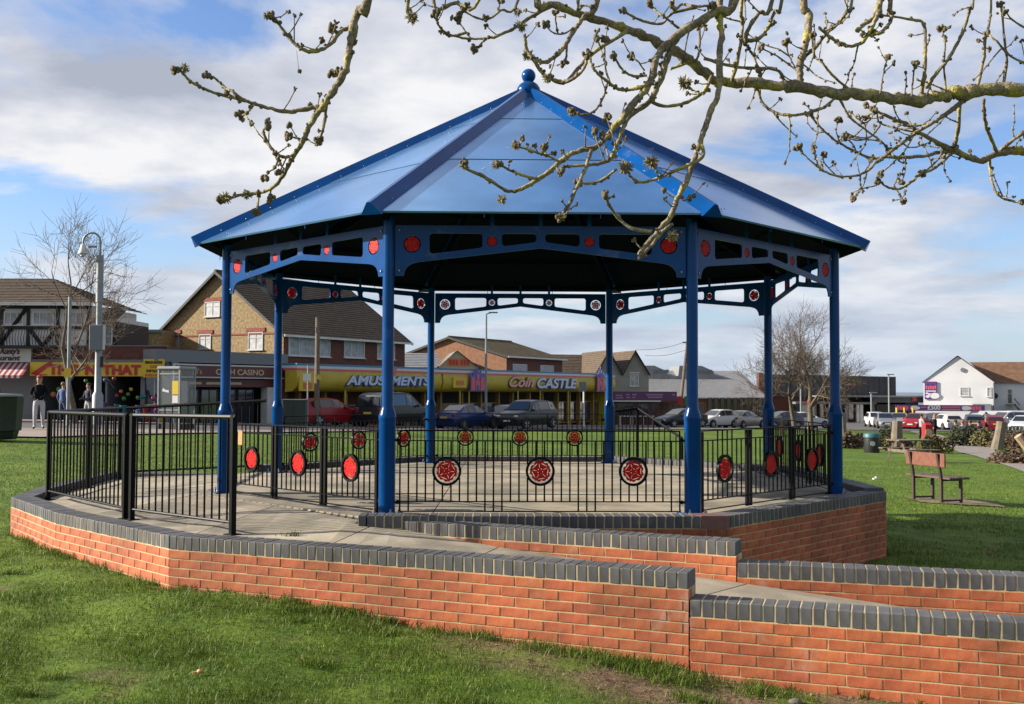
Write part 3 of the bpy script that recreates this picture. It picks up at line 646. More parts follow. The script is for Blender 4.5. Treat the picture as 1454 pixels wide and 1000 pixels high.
def strip(name, i0, i1, m, lift, kerbs=(), sub=6, across=4):
    vs = []; fs = []; rows = []
    for a in range(len(STN)-1):
        for s in range(sub if a < len(STN)-2 else sub+1):
            t = s/sub; row = []
            for c in range(across+1):
                w = c/across
                l0 = [STN[a][i0][d]*(1-t)+STN[a+1][i0][d]*t for d in (0, 1)]; l1 = [STN[a][i1][d]*(1-t)+STN[a+1][i1][d]*t for d in (0, 1)]
                x, y = l0[0]*(1-w)+l1[0]*w, l0[1]*(1-w)+l1[1]*w; row.append((x, y, gh(x, y)+lift))
            rows.append(row)
    n = across+1
    for r_ in rows: vs += r_
    for i in range(len(rows)-1):
        for c in range(across): fs.append((i*n+c, i*n+c+1, (i+1)*n+c+1, (i+1)*n+c))
    if lift > .08:                                   # kerb faces
        b = len(vs)
        for r_ in rows: vs += [(r_[0][0], r_[0][1], r_[0][2]-lift-.05), (r_[-1][0], r_[-1][1], r_[-1][2]-lift-.05)]
        for i in range(len(rows)-1):
            fs.append((i*n, (i+1)*n, b+2*(i+1), b+2*i)); fs.append((i*n+across, b+2*i+1, b+2*(i+1)+1, (i+1)*n+across))
    m_ = MB(); m_.add(vs, fs); return struct(obj(name, m_, m))
strip('pavement', 0, 1, PAVE, .05)
strip('road', 1, 2, ASPH, .04)
strip('pavement', 2, 3, PAVE, .12)
def draped(name, L_, R_, m, lift=.03, sub=6):
    mm = MB(); rows = []
    for a in range(len(L_)-1):
        for s in range(sub + (1 if a == len(L_)-2 else 0)):
            t = s/sub; l = [L_[a][d]*(1-t)+L_[a+1][d]*t for d in (0, 1)]; r_ = [R_[a][d]*(1-t)+R_[a+1][d]*t for d in (0, 1)]
            rows.append([(l[0]*(1-w)+r_[0]*w, l[1]*(1-w)+r_[1]*w) for w in (0, .33, .67, 1)])
    vs = [(x, y, gh(x, y)+lift) for r_ in rows for x, y in r_]; fs = [(i*4+c, i*4+c+1, (i+1)*4+c+1, (i+1)*4+c) for i in range(len(rows)-1) for c in range(3)]
    mm.add(vs, fs); return struct(obj(name, mm, m))
def gpx(u, v):
    rr = P(u, v, 1.0)-Vector((0, 0, CZ)); t_ = 20.0
    for _ in range(40):
        q = rr*t_; t_ = .5*t_+.5*t_*(CZ-gh(q.x, q.y))/max(.01, -q.z)
    q = rr*t_; return (q.x, q.y)
PL = [gpx(u, v) for u, v in ((1500, 690), (1454, 671.5), (1419, 659), (1386, 648.5), (1362, 643), (1345, 634), (1318, 624), (1290, 612), (1268, 602))]
PR = [gpx(u, v) for u, v in ((1500, 672), (1454, 658), (1434, 651), (1416, 645), (1412, 640), (1424, 634), (1345, 622), (1316, 611), (1286, 602))]
draped('path', PL, PR, PATHM)
draped('path', [gpx(1424, 634.5), gpx(1500, 635)], [gpx(1415, 630), gpx(1500, 630)], PATHM, .034)
draped('car_park', [(26,90),(60,92),(95,95)], [(38,112),(60,128),(95,135)], ASPH, .045)
draped('bench_pad', [(7.25,18.05),(8.5,17.95)], [(7.2,19.2),(8.6,19.05)], mat('bare_earth_pad', (.16, .13, .055), .95, col2=(.28, .21, .12), vscale=6, bump=.4, bscale=40), .02, sub=3)

# ================================================================ building kit
WHITE = mat('white_paint', (.75, .74, .71), .6, var=.06, vscale=2); GLASS = mat('window_glass', (.03, .04, .05), .06, spec=.8, coat=.6)
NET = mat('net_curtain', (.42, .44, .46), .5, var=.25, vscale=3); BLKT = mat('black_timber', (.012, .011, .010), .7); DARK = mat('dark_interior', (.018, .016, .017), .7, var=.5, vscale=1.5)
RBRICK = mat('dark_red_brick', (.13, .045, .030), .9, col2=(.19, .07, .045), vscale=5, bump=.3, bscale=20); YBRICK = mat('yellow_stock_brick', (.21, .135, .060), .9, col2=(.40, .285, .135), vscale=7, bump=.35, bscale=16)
SOLD = mat('red_soldier_brick', (.26, .07, .045), .9, var=.15, vscale=6); TILE = mat('brown_roof_tile', (.085, .055, .035), .85, col2=(.14, .095, .055), vscale=3, bump=.3, bscale=14)
TILEM = mat('mossy_roof_tile', (.10, .065, .03), .9, col2=(.17, .125, .04), vscale=1.6); GREYR = mat('grey_sheet_roof', (.27, .275, .285), .6, var=.12, vscale=1.5); DGREY = mat('dark_grey_cladding', (.045, .048, .055), .6, var=.15, vscale=.7)
YEL = mat('yellow_fascia', (.62, .47, .035), .5, var=.08, vscale=2); YSIGN = mat('yellow_sign', (.80, .55, .02), .45); REDS = mat('red_sign_paint', (.52, .02, .02), .45); MAROON = mat('maroon_sign', (.11, .014, .02), .4)
CREAM = mat('cream_lettering', (.62, .47, .30), .5); BLUEL = mat('pale_blue_lettering', (.62, .74, 1.0), .4); NAVY = mat('navy_lettering', (.03, .04, .16), .5); PINKL = mat('pink_red', (.75, .12, .16), .45); CASB = mat('castle_blue', (.10, .10, .42), .45)
ORANGE = mat('orange_sign', (.72, .20, .02), .5); PURPLE = mat('purple_sign', (.13, .03, .13), .45); BPUR = mat('banner_purple', (.10, .045, .25), .45); RENDER = mat('grey_render', (.30, .29, .26), .9, col2=(.36, .35, .31), vscale=.8); WREN = mat('white_render', (.70, .71, .73), .85, col2=(.82, .82, .83), vscale=.5); TILER = mat('reddish_roof_tile', (.17, .085, .045), .9, col2=(.25, .135, .07), vscale=2); OFFW = mat('dull_white_frame', (.46, .46, .46), .6)
GREYP = mat('grey_paint', (.20, .215, .235), .6); GALV = mat('galvanised_post', (.30, .33, .34), .5, metal=.3, var=.12, vscale=3); DGREEN = mat('dark_green_plastic', (.012, .026, .016), .45, var=.15, vscale=3); WOODG = mat('weathered_timber', (.16, .12, .085), .9, col2=(.24, .19, .14), vscale=5, bump=.4, bscale=30)
def bx(root, name, x0, x1, y0, y1, z0, z1, m): q = MB(); q.box(((x0+x1)/2, (y0+y1)/2, (z0+z1)/2), (abs(x1-x0), abs(y1-y0), abs(z1-z0))); return obj(name, q, m, root)
def window(root, x, z, w, h, y=0.0, nv=1, nh=1, pane=None, fm_=None, sill=True, fr=.06, name='window'):
    """frame proud of the wall, panes set back inside it; x centre, z bottom"""
    fm_ = fm_ or WHITE; f = MB(); d = .07
    f.box((x-w/2+fr/2, y-d/2+.02, z+h/2), (fr, d, h)); f.box((x+w/2-fr/2, y-d/2+.02, z+h/2), (fr, d, h)); f.box((x, y-d/2+.02, z+fr/2), (w-2*fr, d, fr)); f.box((x, y-d/2+.02, z+h-fr/2), (w-2*fr, d, fr))
    for i in range(1, nv+1): f.box((x-w/2+w*i/(nv+1), y-d/2+.025, z+h/2), (fr*.7, d*.8, h-2*fr))
    if nh > 1: f.box((x, y-d/2+.022, z+h*.68), (w-2*fr, d*.7, fr*.7))
    o = obj(name, f, fm_, root)
    for i in range(nv+1):
        a, b = x-w/2+w*i/(nv+1), x-w/2+w*(i+1)/(nv+1); q = MB(); q.box(((a+b)/2, y-.008, z+h/2), (b-a-.01, .012, h-.02)); obj('pane', q, pane or GLASS, o)
    if sill: q = MB(); q.box((x, y-.06, z-.03), (w+.12, .12, .05)); obj('sill', q, fm_, o)
    return o
def tiled(root, name, p00, p10, p11, p01, n, m, step=.035):
    """roof slope in overlapping courses: p00-p10 is the eave, p01-p11 the ridge"""
    p00, p10, p11, p01 = map(Vector, (p00, p10, p11, p01)); nn = (p10-p00).cross(p01-p00).normalized()
    if nn.z < 0: nn = -nn
    mb = MB()
    for i in range(n):
        a, b = i/n, (i+1)/n
        l0, l1 = p00.lerp(p01, a)+nn*step, p00.lerp(p01, b); r0, r1 = p10.lerp(p11, a)+nn*step, p10.lerp(p11, b)
        mb.quad(l0, r0, r1, l1); mb.quad(l0-nn*step, r0-nn*step, r0, l0)
    return obj(name, mb, m, root)
def gable_block(root, L_, Wd, z0, ze, zr, wm, roofm, n=16, over=.3, wm2=None, solid=True):
    """block 0..L_ along x, 0..Wd along y (y = 0 is the front), ridge along x"""
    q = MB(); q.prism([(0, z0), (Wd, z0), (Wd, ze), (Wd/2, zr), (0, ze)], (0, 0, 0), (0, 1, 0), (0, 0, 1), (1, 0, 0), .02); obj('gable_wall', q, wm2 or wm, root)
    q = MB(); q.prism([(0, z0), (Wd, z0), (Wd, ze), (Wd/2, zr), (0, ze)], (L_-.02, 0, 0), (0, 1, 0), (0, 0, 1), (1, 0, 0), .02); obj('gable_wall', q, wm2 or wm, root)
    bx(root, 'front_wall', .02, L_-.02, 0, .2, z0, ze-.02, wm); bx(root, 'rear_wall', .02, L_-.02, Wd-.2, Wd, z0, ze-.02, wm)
    sl = (zr-ze)/(Wd/2)
    tiled(root, 'roof_slope', (-over, -over, ze-sl*over), (L_+over, -over, ze-sl*over), (L_+over, Wd/2, zr), (-over, Wd/2, zr), n, roofm)
    tiled(root, 'roof_slope', (-over, Wd+over, ze-sl*over), (L_+over, Wd+over, ze-sl*over), (L_+over, Wd/2, zr), (-over, Wd/2, zr), n, roofm)
    q = MB(); q.tube([(-over, Wd/2, zr+.03), (L_+over, Wd/2, zr+.03)], .10, 6); obj('ridge_tiles', q, roofm, root)
    q = MB(); q.box((L_/2, -over-.04, ze-sl*over-.02), (L_+2*over, .10, .12)); obj('gutter', q, WHITE, root)
    for x in (-over-.015, L_+over+.015):
        q = MB(); q.prism([(-over, ze-sl*over-.14), (Wd/2, zr-.14), (Wd+over, ze-sl*over-.14), (Wd+over, ze-sl*over+.04), (Wd/2, zr+.04), (-over, ze-sl*over+.04)], (x-.015, 0, 0), (0, 1, 0), (0, 0, 1), (1, 0, 0), .03); obj('barge_board', q, BLKT, root)
def frame_at(name, label, cat, x, y, ang, z=None, group=None): return thing(name, label, cat, (x, y, tz(x, y) if z is None else z), ang, group)

# ---------------------------------------------------------------- black and white restaurant
YS = 50.0
def sx(u): return PX(u, YS)
rs = frame_at('restaurant_building', 'black and white timbered restaurant building with brown roof and balcony', 'building', -34, YS, 0, 0)
def lx(u): return sx(u)+34
def vz(v): return PZ(v, YS)
bx(rs, 'upper_wall', 0, lx(128), .0, 6, vz(497), vz(436), WHITE)
bx(rs, 'ground_wall', 0, lx(48), .2, 6, -.3, vz(497), GREYP)
for u0, u1, v0, v1 in ((-2, 4, 436, 497), (36, 41, 436, 497), (78, 83, 436, 497), (122, 128, 436, 497)): bx(rs, 'timber_post', lx(u0), lx(u1), -.05, .02, vz(v1), vz(v0), BLKT)
for v0, v1 in ((436, 441), (466, 470), (493, 498)): bx(rs, 'timber_beam', lx(-60), lx(128), -.075, .02, vz(v1), vz(v0), BLKT)
for ua, va, ub_, vb in ((0, 490, 36, 440), (41, 470, 60, 494), (60, 494, 78, 470), (-36, 440, -4, 490)):
    q = MB(); a = Vector((lx(ua), -.05, vz(va))); b = Vector((lx(ub_), -.05, vz(vb))); q.tube([a, b], .10, 4); obj('timber_brace', q, BLKT, rs)
for u, w in ((18, 28), (60, 30), (102, 28)): window(rs, lx(u), vz(464), (lx(u+w/2)-lx(u-w/2)), vz(445)-vz(464), nv=2, pane=NET, y=-.01)
RZ = vz(388)
tiled(rs, 'roof_slope', (-.4, -.5, vz(434)), (lx(136), -.5, vz(434)), (lx(30), 3.2, RZ), (-.4, 3.2, RZ), 16, TILE)
tiled(rs, 'roof_slope', (lx(136), -.5, vz(434)), (lx(136), 6.8, vz(434)), (lx(30), 3.2, RZ), (lx(29), 3.2, RZ), 16, TILE)
q = MB(); q.box(((-.4+lx(136))/2, -.56, vz(434)-.03), (lx(136)+.4, .10, .13)); obj('gutter', q, WHITE, rs)
bx(rs, 'bay_wall', lx(108), lx(158), .6, 5, vz(497), vz(458), BLKT)
bx(rs, 'bay_gable', lx(108), lx(158), .55, 5, vz(458), vz(452), WHITE)
tiled(rs, 'bay_roof', (lx(104), .2, vz(455)), (lx(164), .2, vz(455)), (lx(150), 3, vz(432)), (lx(104), 3, vz(432)), 8, TILE)
for i in range(4): window(rs, lx(114+i*11), vz(491), lx(11)-lx(0)-.02, vz(461)-vz(491), y=.55, nv=0, sill=False, fr=.05)
brl = MB(); brl.tube([(lx(-60), -.75, vz(467)), (lx(108), -.75, vz(467))], .03, 6); obj('balcony_rail', brl, BLKT, rs)
ubw = MB(); ubw.tube([(0, 0, 0), (.0, -.10, .25), (0, -.12, .45), (0, -.02, .7), (0, 0, .92)], .016, 5); UBW = ubw.mesh('baluster'); UBW.materials.append(BLKT)
i = 0
for u in range(-20, 108, 4): obj('baluster', UBW, None, rs, loc=(lx(u), -.75, vz(495)))
bx(rs, 'balcony_floor', lx(-60), lx(110), -.85, .0, vz(498), vz(495), BLKT)
sg = frame_at('restaurant_sign', 'white restaurant fascia sign with dark script lettering above the striped awning', 'sign', sx(-60), YS-.25, 0, 0)
def ls(u): return sx(u)-sx(-60)
bx(sg, 'board', 0, ls(47), -.06, .1, vz(517), vz(497), WHITE)
DKL = mat('dark_lettering', (.05, .01, .02), .5)
text('lettering', "Aunty's", .36, DKL, sg, (ls(3), -.07, vz(505.5)), width=ls(32)-ls(3), shear=.25, bold=.012)
text('lettering', 'Restaurant', .34, DKL, sg, (ls(-26), -.07, vz(514.5)), width=ls(32)-ls(-26), shear=.25, bold=.012)
aw = frame_at('awning', 'red and white striped awning over the restaurant front', 'awning', sx(-40), YS-.1, 0, 0)
AWR, AWW = mat('awning_red', (.40, .025, .05), .8), mat('awning_white', (.72, .66, .64), .8)
n = 22; wst = (sx(47)-sx(-40))/n
for i in range(n):
    x0, x1 = i*wst, (i+1)*wst; q = MB(); q.quad((x0, -.05, vz(517)), (x1, -.05, vz(517)), (x1+.15, -1.35, vz(536)), (x0+.15, -1.35, vz(536))); q.quad((x0+.15, -1.35, vz(536)), (x1+.15, -1.35, vz(536)), (x1+.15, -1.36, vz(540)), (x0+.15, -1.36, vz(540))); obj('stripe', q, (AWR if i % 2 else AWW) , aw)

# ---------------------------------------------------------------- gift shop row
sh = frame_at('gift_shop', 'single storey gift shop with brick parapet and dark open front', 'shop', sx(48), YS, 0, 0)
def l2(u): return sx(u)-sx(48)
bx(sh, 'brick_parapet', l2(48), l2(236), -.02, 5, vz(513), vz(494), RBRICK); bx(sh, 'coping', l2(48), l2(236), -.08, .3, vz(494), vz(492.5), GREYP)
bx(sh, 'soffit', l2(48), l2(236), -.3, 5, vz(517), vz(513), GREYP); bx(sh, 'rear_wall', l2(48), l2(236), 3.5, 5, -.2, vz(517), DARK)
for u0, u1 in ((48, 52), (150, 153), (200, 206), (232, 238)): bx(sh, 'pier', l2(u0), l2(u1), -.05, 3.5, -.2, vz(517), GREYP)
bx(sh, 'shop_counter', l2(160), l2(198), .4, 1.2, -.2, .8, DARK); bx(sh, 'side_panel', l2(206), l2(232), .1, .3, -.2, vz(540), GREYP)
window(sh, l2(219), .9, 1.0, 1.5, y=.05, nv=1)
s1_ = frame_at('shop_sign', "long yellow gift shop sign reading This 'n' That in red", 'sign', sx(48), YS-.4, 0, 0)
bx(s1_, 'board', 0, l2(208), -.05, .05, vz(536.5), vz(517), YSIGN)
text('lettering', "THIS 'N' THAT", .62, REDS, s1_, (l2(75), -.07, vz(534)), width=l2(205)-l2(75), bold=.035)
q = MB(); q.prism([(0, 0), (.25, -.1), (1.0, .45), (.9, .6)], (l2(50), -.06, vz(533)), (1, 0, 0), (0, 0, 1), (0, -1, 0), .03); obj('painted_motif', q, REDS, s1_)
bx(s1_, 'painted_strip', l2(58), l2(72), -.065, -.05, vz(535.4), vz(534), REDS)
s2_ = frame_at('shop_sign', 'square yellow sign listing beach goods above the phone box', 'sign', sx(208), YS-.42, 0, 0)
bx(s2_, 'board', 0, l2(237)-l2(208), -.06, .05, vz(538), vz(512), YSIGN)
for i, (tx, w_) in enumerate((('BEACH GOODS', 24), ('TOYS', 10), ('FLIP FLOPS', 20), ('BUCKET & SPADES', 24))):
    c_ = (l2(237)-l2(208))/2; ww = sx(w_)-sx(0); text('lettering', tx, .16, (BLKT, ORANGE)[i % 2], s2_, (c_-ww/2, -.07, vz(518.5+i*6)), width=ww, bold=.008)
# goods hung and stacked outside the shop
pal = [('red', (.55, .02, .03)), ('green', (.08, .40, .05)), ('blue', (.03, .10, .45)), ('orange', (.75, .22, .02)), ('pink', (.65, .08, .25)), ('teal', (.02, .30, .38)), ('yellow', (.75, .55, .03)), ('white', (.7, .7, .7)), ('purple', (.2, .05, .35))]
PM = {k: mat(k+'_plastic', tuple(q*.5 for q in c), .5) for k, c in pal}
rg = random.Random(4)
spots = [(166, 562, 'red'), (172, 556, 'orange'), (176, 566, 'green'), (182, 560, 'green'), (186, 553, 'yellow'), (196, 565, 'green'), (203, 563, 'teal'), (218, 566, 'pink'), (224, 569, 'blue'), (122, 541, 'green'), (150, 540, 'blue'), (162, 538, 'red'), (206, 577, 'orange'), (213, 580, 'pink'), (192, 584, 'blue'), (60, 575, 'white'), (76, 560, 'orange'), (84, 553, 'green'), (132, 580, 'red'), (142, 585, 'white')]
for u, v, c in spots:
    q = MB(); yb = YS-.9; p = P(u, v, yb); s_ = rg.uniform(.09, .15)
    for a_ in range(6):                                     # inflatable made of six bulging panels
        an = 2*math.pi*a_/6; q.ball((math.cos(an)*s_*.28, math.sin(an)*s_*.28, 0), s_*.72, 8, (1, 1, 1.25))
    o = obj('beach_toy', q, PM[c], None, smooth=180, loc=p); tag(o, f'small round {c} inflatable beach toy hung outside the gift shop', 'toy', 'beach toys outside the gift shop')
for i in range(16):
    u = rg.uniform(140, 232); yb = YS-rg.uniform(.8, 1.5); c = rg.choice(pal)[0]; h_ = rg.uniform(.5, .95); x = PX(u, yb); g = gh(x, yb)+.12
    t = thing('bucket_stack', f'stack of {c} seaside buckets standing in front of the gift shop', 'bucket', (x, yb, g), 0, 'bucket stacks by the gift shop')
    for j in range(3):
        q = MB(); zz_ = h_*j/3; q.lathe([(.11, zz_), (.16, zz_+h_/3-.04), (.175, zz_+h_/3-.03), (.175, zz_+h_/3-.005)], 10); obj('bucket', q, PM[c] if j != 1 else PM[rg.choice(pal)[0]], t, smooth=40)

# ---------------------------------------------------------------- yellow brick lean-to and the gabled house
lt = frame_at('brick_annexe', 'low flat roofed yellow brick annexe beside the gabled house', 'building', PX(158, 60), 60, 0, 0)
wl = PX(228, 60)-PX(158, 60)
bx(lt, 'wall', 0, wl, 0, 5, -.3, PZ(474, 60), YBRICK); bx(lt, 'roof_edge', -.1, wl, -.12, 5, PZ(474, 60), PZ(470, 60), GREYP)
window(lt, PX(196, 60)-PX(158, 60), PZ(494, 60), 1.1, .75, nv=2, pane=NET); bx(lt, 'lintel', PX(185, 60)-PX(158, 60), PX(207, 60)-PX(158, 60), -.03, .1, PZ(476, 60)-.28, PZ(476, 60)-.06, SOLD)
AF = math.atan2(28, 16.9); cF, sF = math.cos(AF), math.sin(AF)
def s_at(u, x0=-12.2, y0=56.0):
    k = (u-727)/F_PX; return (k*y0-x0)/(cF-k*sF)
def fz_(v, s, y0=56.0): return PZ(v, y0+s*sF)
hx0, hy0 = -12.75, 58.0
hs = frame_at('gabled_house', 'yellow brick gabled house with brown tiled roof above the casino', 'house', hx0, hy0, AF, -.3)
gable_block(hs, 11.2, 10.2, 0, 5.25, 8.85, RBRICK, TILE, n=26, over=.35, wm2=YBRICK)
def hs_s(u): return s_at(u, hx0, hy0)
for u0, u1, v0, v1, nv in ((409, 468, 507, 476, 3), (488, 517, 509, 481, 2), (535, 560, 511, 484, 2)):
    s0_, s1q = hs_s(u0), hs_s(u1); z0_ = PZ(v0, hy0+(s0_+s1q)/2*sF)+.3; z1_ = PZ(v1, hy0+(s0_+s1q)/2*sF)+.3
    window(hs, (s0_+s1q)/2, z0_, s1q-s0_, z1_-z0_, nv=nv, pane=NET)
# windows in the lit gable: a child frame turned to face the sun side
gf = bpy.data.objects.new('gable_front', None); COL.objects.link(gf); gf.parent = hs; gf.rotation_euler = (0, 0, -math.pi/2); gf.location = (0, 10.2, 0)
GA = AF-math.pi/2; cG, sG = math.cos(GA), math.sin(GA); g0x, g0y = hx0-10.2*math.sin(AF), hy0+10.2*math.cos(AF)
def g_at(u): k = (u-727)/F_PX; return (k*g0y-g0x)/(cG-k*sG)
for u, w_, v0, v1 in ((301, 1.25, 451, 430), (246, 1.0, 497, 476), (291, 1.0, 497, 476), (363, 1.15, 498, 473)):
    s_ = g_at(u); yy = g0y+s_*sG; window(gf, s_, PZ(v0, yy)+.3, w_, PZ(v1, yy)-PZ(v0, yy), nv=1, nh=2, pane=NET, fm_=OFFW, fr=.05)
    q = MB(); q.box((s_, -.03, PZ(v1, yy)+.3+.13), (w_+.3, .06, .22)); obj('lintel', q, SOLD, gf)
q = MB(); q.box((5.1, -.02, 5.15), (10.0, .05, .09)); obj('string_course', q, SOLD, gf)
dp = MB(); dp.tube([(.25, -.08, 5.1), (.25, -.08, 3.6)], .05, 6); obj('downpipe', dp, WHITE, gf)

# ---------------------------------------------------------------- casino front
ca0 = Vector((PX(243, 50.2), 50.2, 0)); ca1 = Vector((PX(408, 56.6), 56.6, 0)); cl = (ca1-ca0).length; cang = math.atan2(ca1.y-ca0.y, ca1.x-ca0.x)
cs = frame_at('casino', 'dark single storey casino front with grey parapet beside the gift shop', 'shop', ca0.x, ca0.y, cang, -.15)
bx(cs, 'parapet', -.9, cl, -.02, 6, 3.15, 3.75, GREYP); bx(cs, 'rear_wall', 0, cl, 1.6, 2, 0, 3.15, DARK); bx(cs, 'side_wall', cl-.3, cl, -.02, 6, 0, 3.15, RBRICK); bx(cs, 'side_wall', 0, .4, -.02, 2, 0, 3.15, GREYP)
bx(cs, 'lower_fascia', .4, cl-.3, .1, 1.6, 1.95, 2.35, MAROON)
bx(cs, 'white_pillar', cl-1.35, cl-.75, .1, .6, 0, 1.95, WHITE)
for x in (1.4, 2.6, 3.8, 5.0):
    window(cs, x, .1, 1.1, 1.75, y=.35, nv=1, fm_=DARK, sill=False, name='shop_window')
for i in range(3): bx(cs, 'painted_strip', .9+i*1.3, 1.9+i*1.3, .085, .1, 2.08, 2.2, CREAM)
cg = frame_at('casino_sign', "maroon casino fascia sign with white border reading JB's Cash Casino JB's", 'sign', ca0.x, ca0.y, cang, -.15)
bx(cg, 'board', .0, cl+.05, -.16, -.04, 2.40, 3.08, WHITE); bx(cg, 'panel', .09, cl-.04, -.185, -.15, 2.47, 3.01, MAROON)
text('lettering', "JB's", .36, CREAM, cg, (cl*.14, -.2, 2.60), width=.62); text('lettering', 'CASH CASINO', .40, CREAM, cg, (cl*.33, -.2, 2.58), width=cl*.42, bold=.01); text('lettering', "JB's", .36, CREAM, cg, (cl*.84, -.2, 2.60), width=.62)

# ---------------------------------------------------------------- long amusement arcade
FX0, FY0 = -12.2, 56.0; fl = s_at(861)
ar = frame_at('amusement_arcade', 'long low amusement arcade with yellow curved fascia and dark glazed front', 'arcade', FX0, FY0, AF, -.8)
AZ = .8
prof = [(0, 1.55), (-.55, 1.62), (-.80, 1.85), (-.88, 2.2), (-.82, 2.72), (0, 2.72)]
q = MB(); q.prism([(y, z+AZ) for y, z in prof], (0, 0, 0), (0, 1, 0), (0, 0, 1), (1, 0, 0), s_at(617)-.4); obj('fascia', q, YEL, ar, smooth=50)
q = MB(); q.prism([(y, z+AZ) for y, z in prof], (s_at(617)-.2, 0, 0), (0, 1, 0), (0, 0, 1), (1, 0, 0), fl-s_at(617)+.2); obj('fascia', q, YEL, ar, smooth=50)
STR = [('red_stripe', PINKL, 2.72, 2.84), ('white_stripe', WHITE, 2.84, 2.98), ('blue_stripe', mat('stripe_blue', (.05, .25, .45), .5), 2.98, 3.10)]
for nm, m_, z0_, z1_ in STR: bx(ar, nm, 0, fl, -.84, .3, z0_+AZ, z1_+AZ, m_)
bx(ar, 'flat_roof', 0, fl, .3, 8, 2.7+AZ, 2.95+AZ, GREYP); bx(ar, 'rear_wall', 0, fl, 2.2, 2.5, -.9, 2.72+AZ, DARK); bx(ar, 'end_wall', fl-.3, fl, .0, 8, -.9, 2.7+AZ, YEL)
OCH = mat('ochre_frame', (.36, .22, .05), .6)
ss = 1.5
rg = random.Random(9)
while ss < fl-1.5:
    w_ = rg.uniform(1.7, 2.6); kind = rg.random()
    if kind < .62: window(ar, ss+w_/2, -.35+AZ-.6, w_-.15, 1.75, y=.6, nv=1, fm_=OCH, sill=False, name='shop_window')
    else: bx(ar, 'display_case', ss+.2, ss+w_-.2, .9, 1.6, -.9, rg.uniform(.5, 1.1)+AZ-.4, rg.choice([RBRICK, GREYP, OCH, REDS, PM['white']]))
    bx(ar, 'pier', ss-.09, ss+.09, .3, .6, -.9, 1.6+AZ, OCH); ss += w_
for u in (476, 640, 653, 723, 755, 795, 848):
    s_ = s_at(u); q = MB(); q.tube([(s_, -.75, -1.0), (s_, -.75, 1.66+AZ)], .055, 8); obj('canopy_post', q, YEL if u != 848 else WHITE, ar)
bx(ar, 'yellow_board', s_at(407), s_at(430), -.93, -.86, 1.62+AZ, 2.35+AZ, YSIGN)
for i, tx in enumerate(('CAFE', 'BINGO')): pass
bx(ar, 'orange_panel', s_at(413), s_at(425), -.96, -.93, 1.75+AZ, 2.05+AZ, ORANGE)
bx(ar, 'yellow_board', s_at(627), s_at(646), -.95, -.88, 1.85+AZ, 2.5+AZ, YSIGN); bx(ar, 'orange_panel', s_at(631.5), s_at(642), -.975, -.95, 2.02+AZ, 2.32+AZ, ORANGE)
def two_tone(s, u0, u1, z, size, shear, front, back, bold=.03, nm='amusements'):
    x0, x1 = s_at(u0), s_at(u1)
    text('lettering_shadow', s, size, back, ar, (x0+.06, -.92, z+AZ-.03), width=x1-x0, shear=shear, bold=bold*2.4, ext=.015)
    text('lettering', s, size, front, ar, (x0, -.955, z+AZ), width=x1-x0, shear=shear, bold=bold*.8, ext=.015)
two_tone('AMUSEMENTS', 475, 594, 1.98, .74, .2, BLUEL, NAVY)
two_tone('CASTLE', 746, 803, 1.88, 1.02, .2, BLUEL, NAVY, .035)
two_tone('Coin', 705, 741, 1.95, 1.02, .35, mat('salmon_lettering', (.80, .42, .33), .5), DKL, .035)
text('lettering', "J's", 1.0, PINKL, ar, (s_at(527), -.96, 2.55+AZ), width=s_at(549)-s_at(527), shear=.35, bold=.02)
def castle(u0, u1):
    x0, x1 = s_at(u0), s_at(u1); w_ = x1-x0; zb_ = PZ(556, FY0+(x0+x1)/2*sF)+.8; zt_ = PZ(520, FY0+(x0+x1)/2*sF)+.8; h_ = zt_-zb_
    e = thing('castle_emblem', 'pink and blue fairy castle cut-out mounted on the yellow arcade fascia'+(', beside the coin lettering' if u0 < 700 else ', at the kiosk end'), 'emblem', ar.location, AF, 'castle emblems on the arcade')
    top = [(0, 0), (1, 0), (1, .62), (.93, .74), (.86, .62), (.80, .62), (.80, .70), (.70, .84), (.62, .72), (.58, .72), (.58, .84), (.50, 1.0), (.42, .84), (.42, .72), (.38, .72), (.30, .84), (.20, .70), (.20, .62), (.14, .62), (.07, .74), (0, .62)]
    q = MB(); q.prism([(x*w_, z*h_) for x, z in top], (x0, -.97, zb_), (1, 0, 0), (0, 0, 1), (0, -1, 0), .05); obj('castle_outline', q, CASB, e)
    for a_, b_, c_, d_ in ((.05, .30, .04, .55), (.70, .95, .04, .55), (.34, .66, .04, .42), (.42, .58, .46, .66)): q = MB(); q.box((x0+(a_+b_)/2*w_, -1.035, zb_+(c_+d_)/2*h_), ((b_-a_)*w_, .03, (d_-c_)*h_)); obj('castle_tower', q, PINKL, e)
    q = MB(); q.prism([(.42, .04), (.58, .04), (.58, .2), (.5, .28), (.42, .2)], (x0, -1.055, zb_), (w_, 0, 0), (0, 0, h_), (0, -1, 0), .02); obj('castle_gate', q, CASB, e)
castle(650, 671); castle(832, 843)

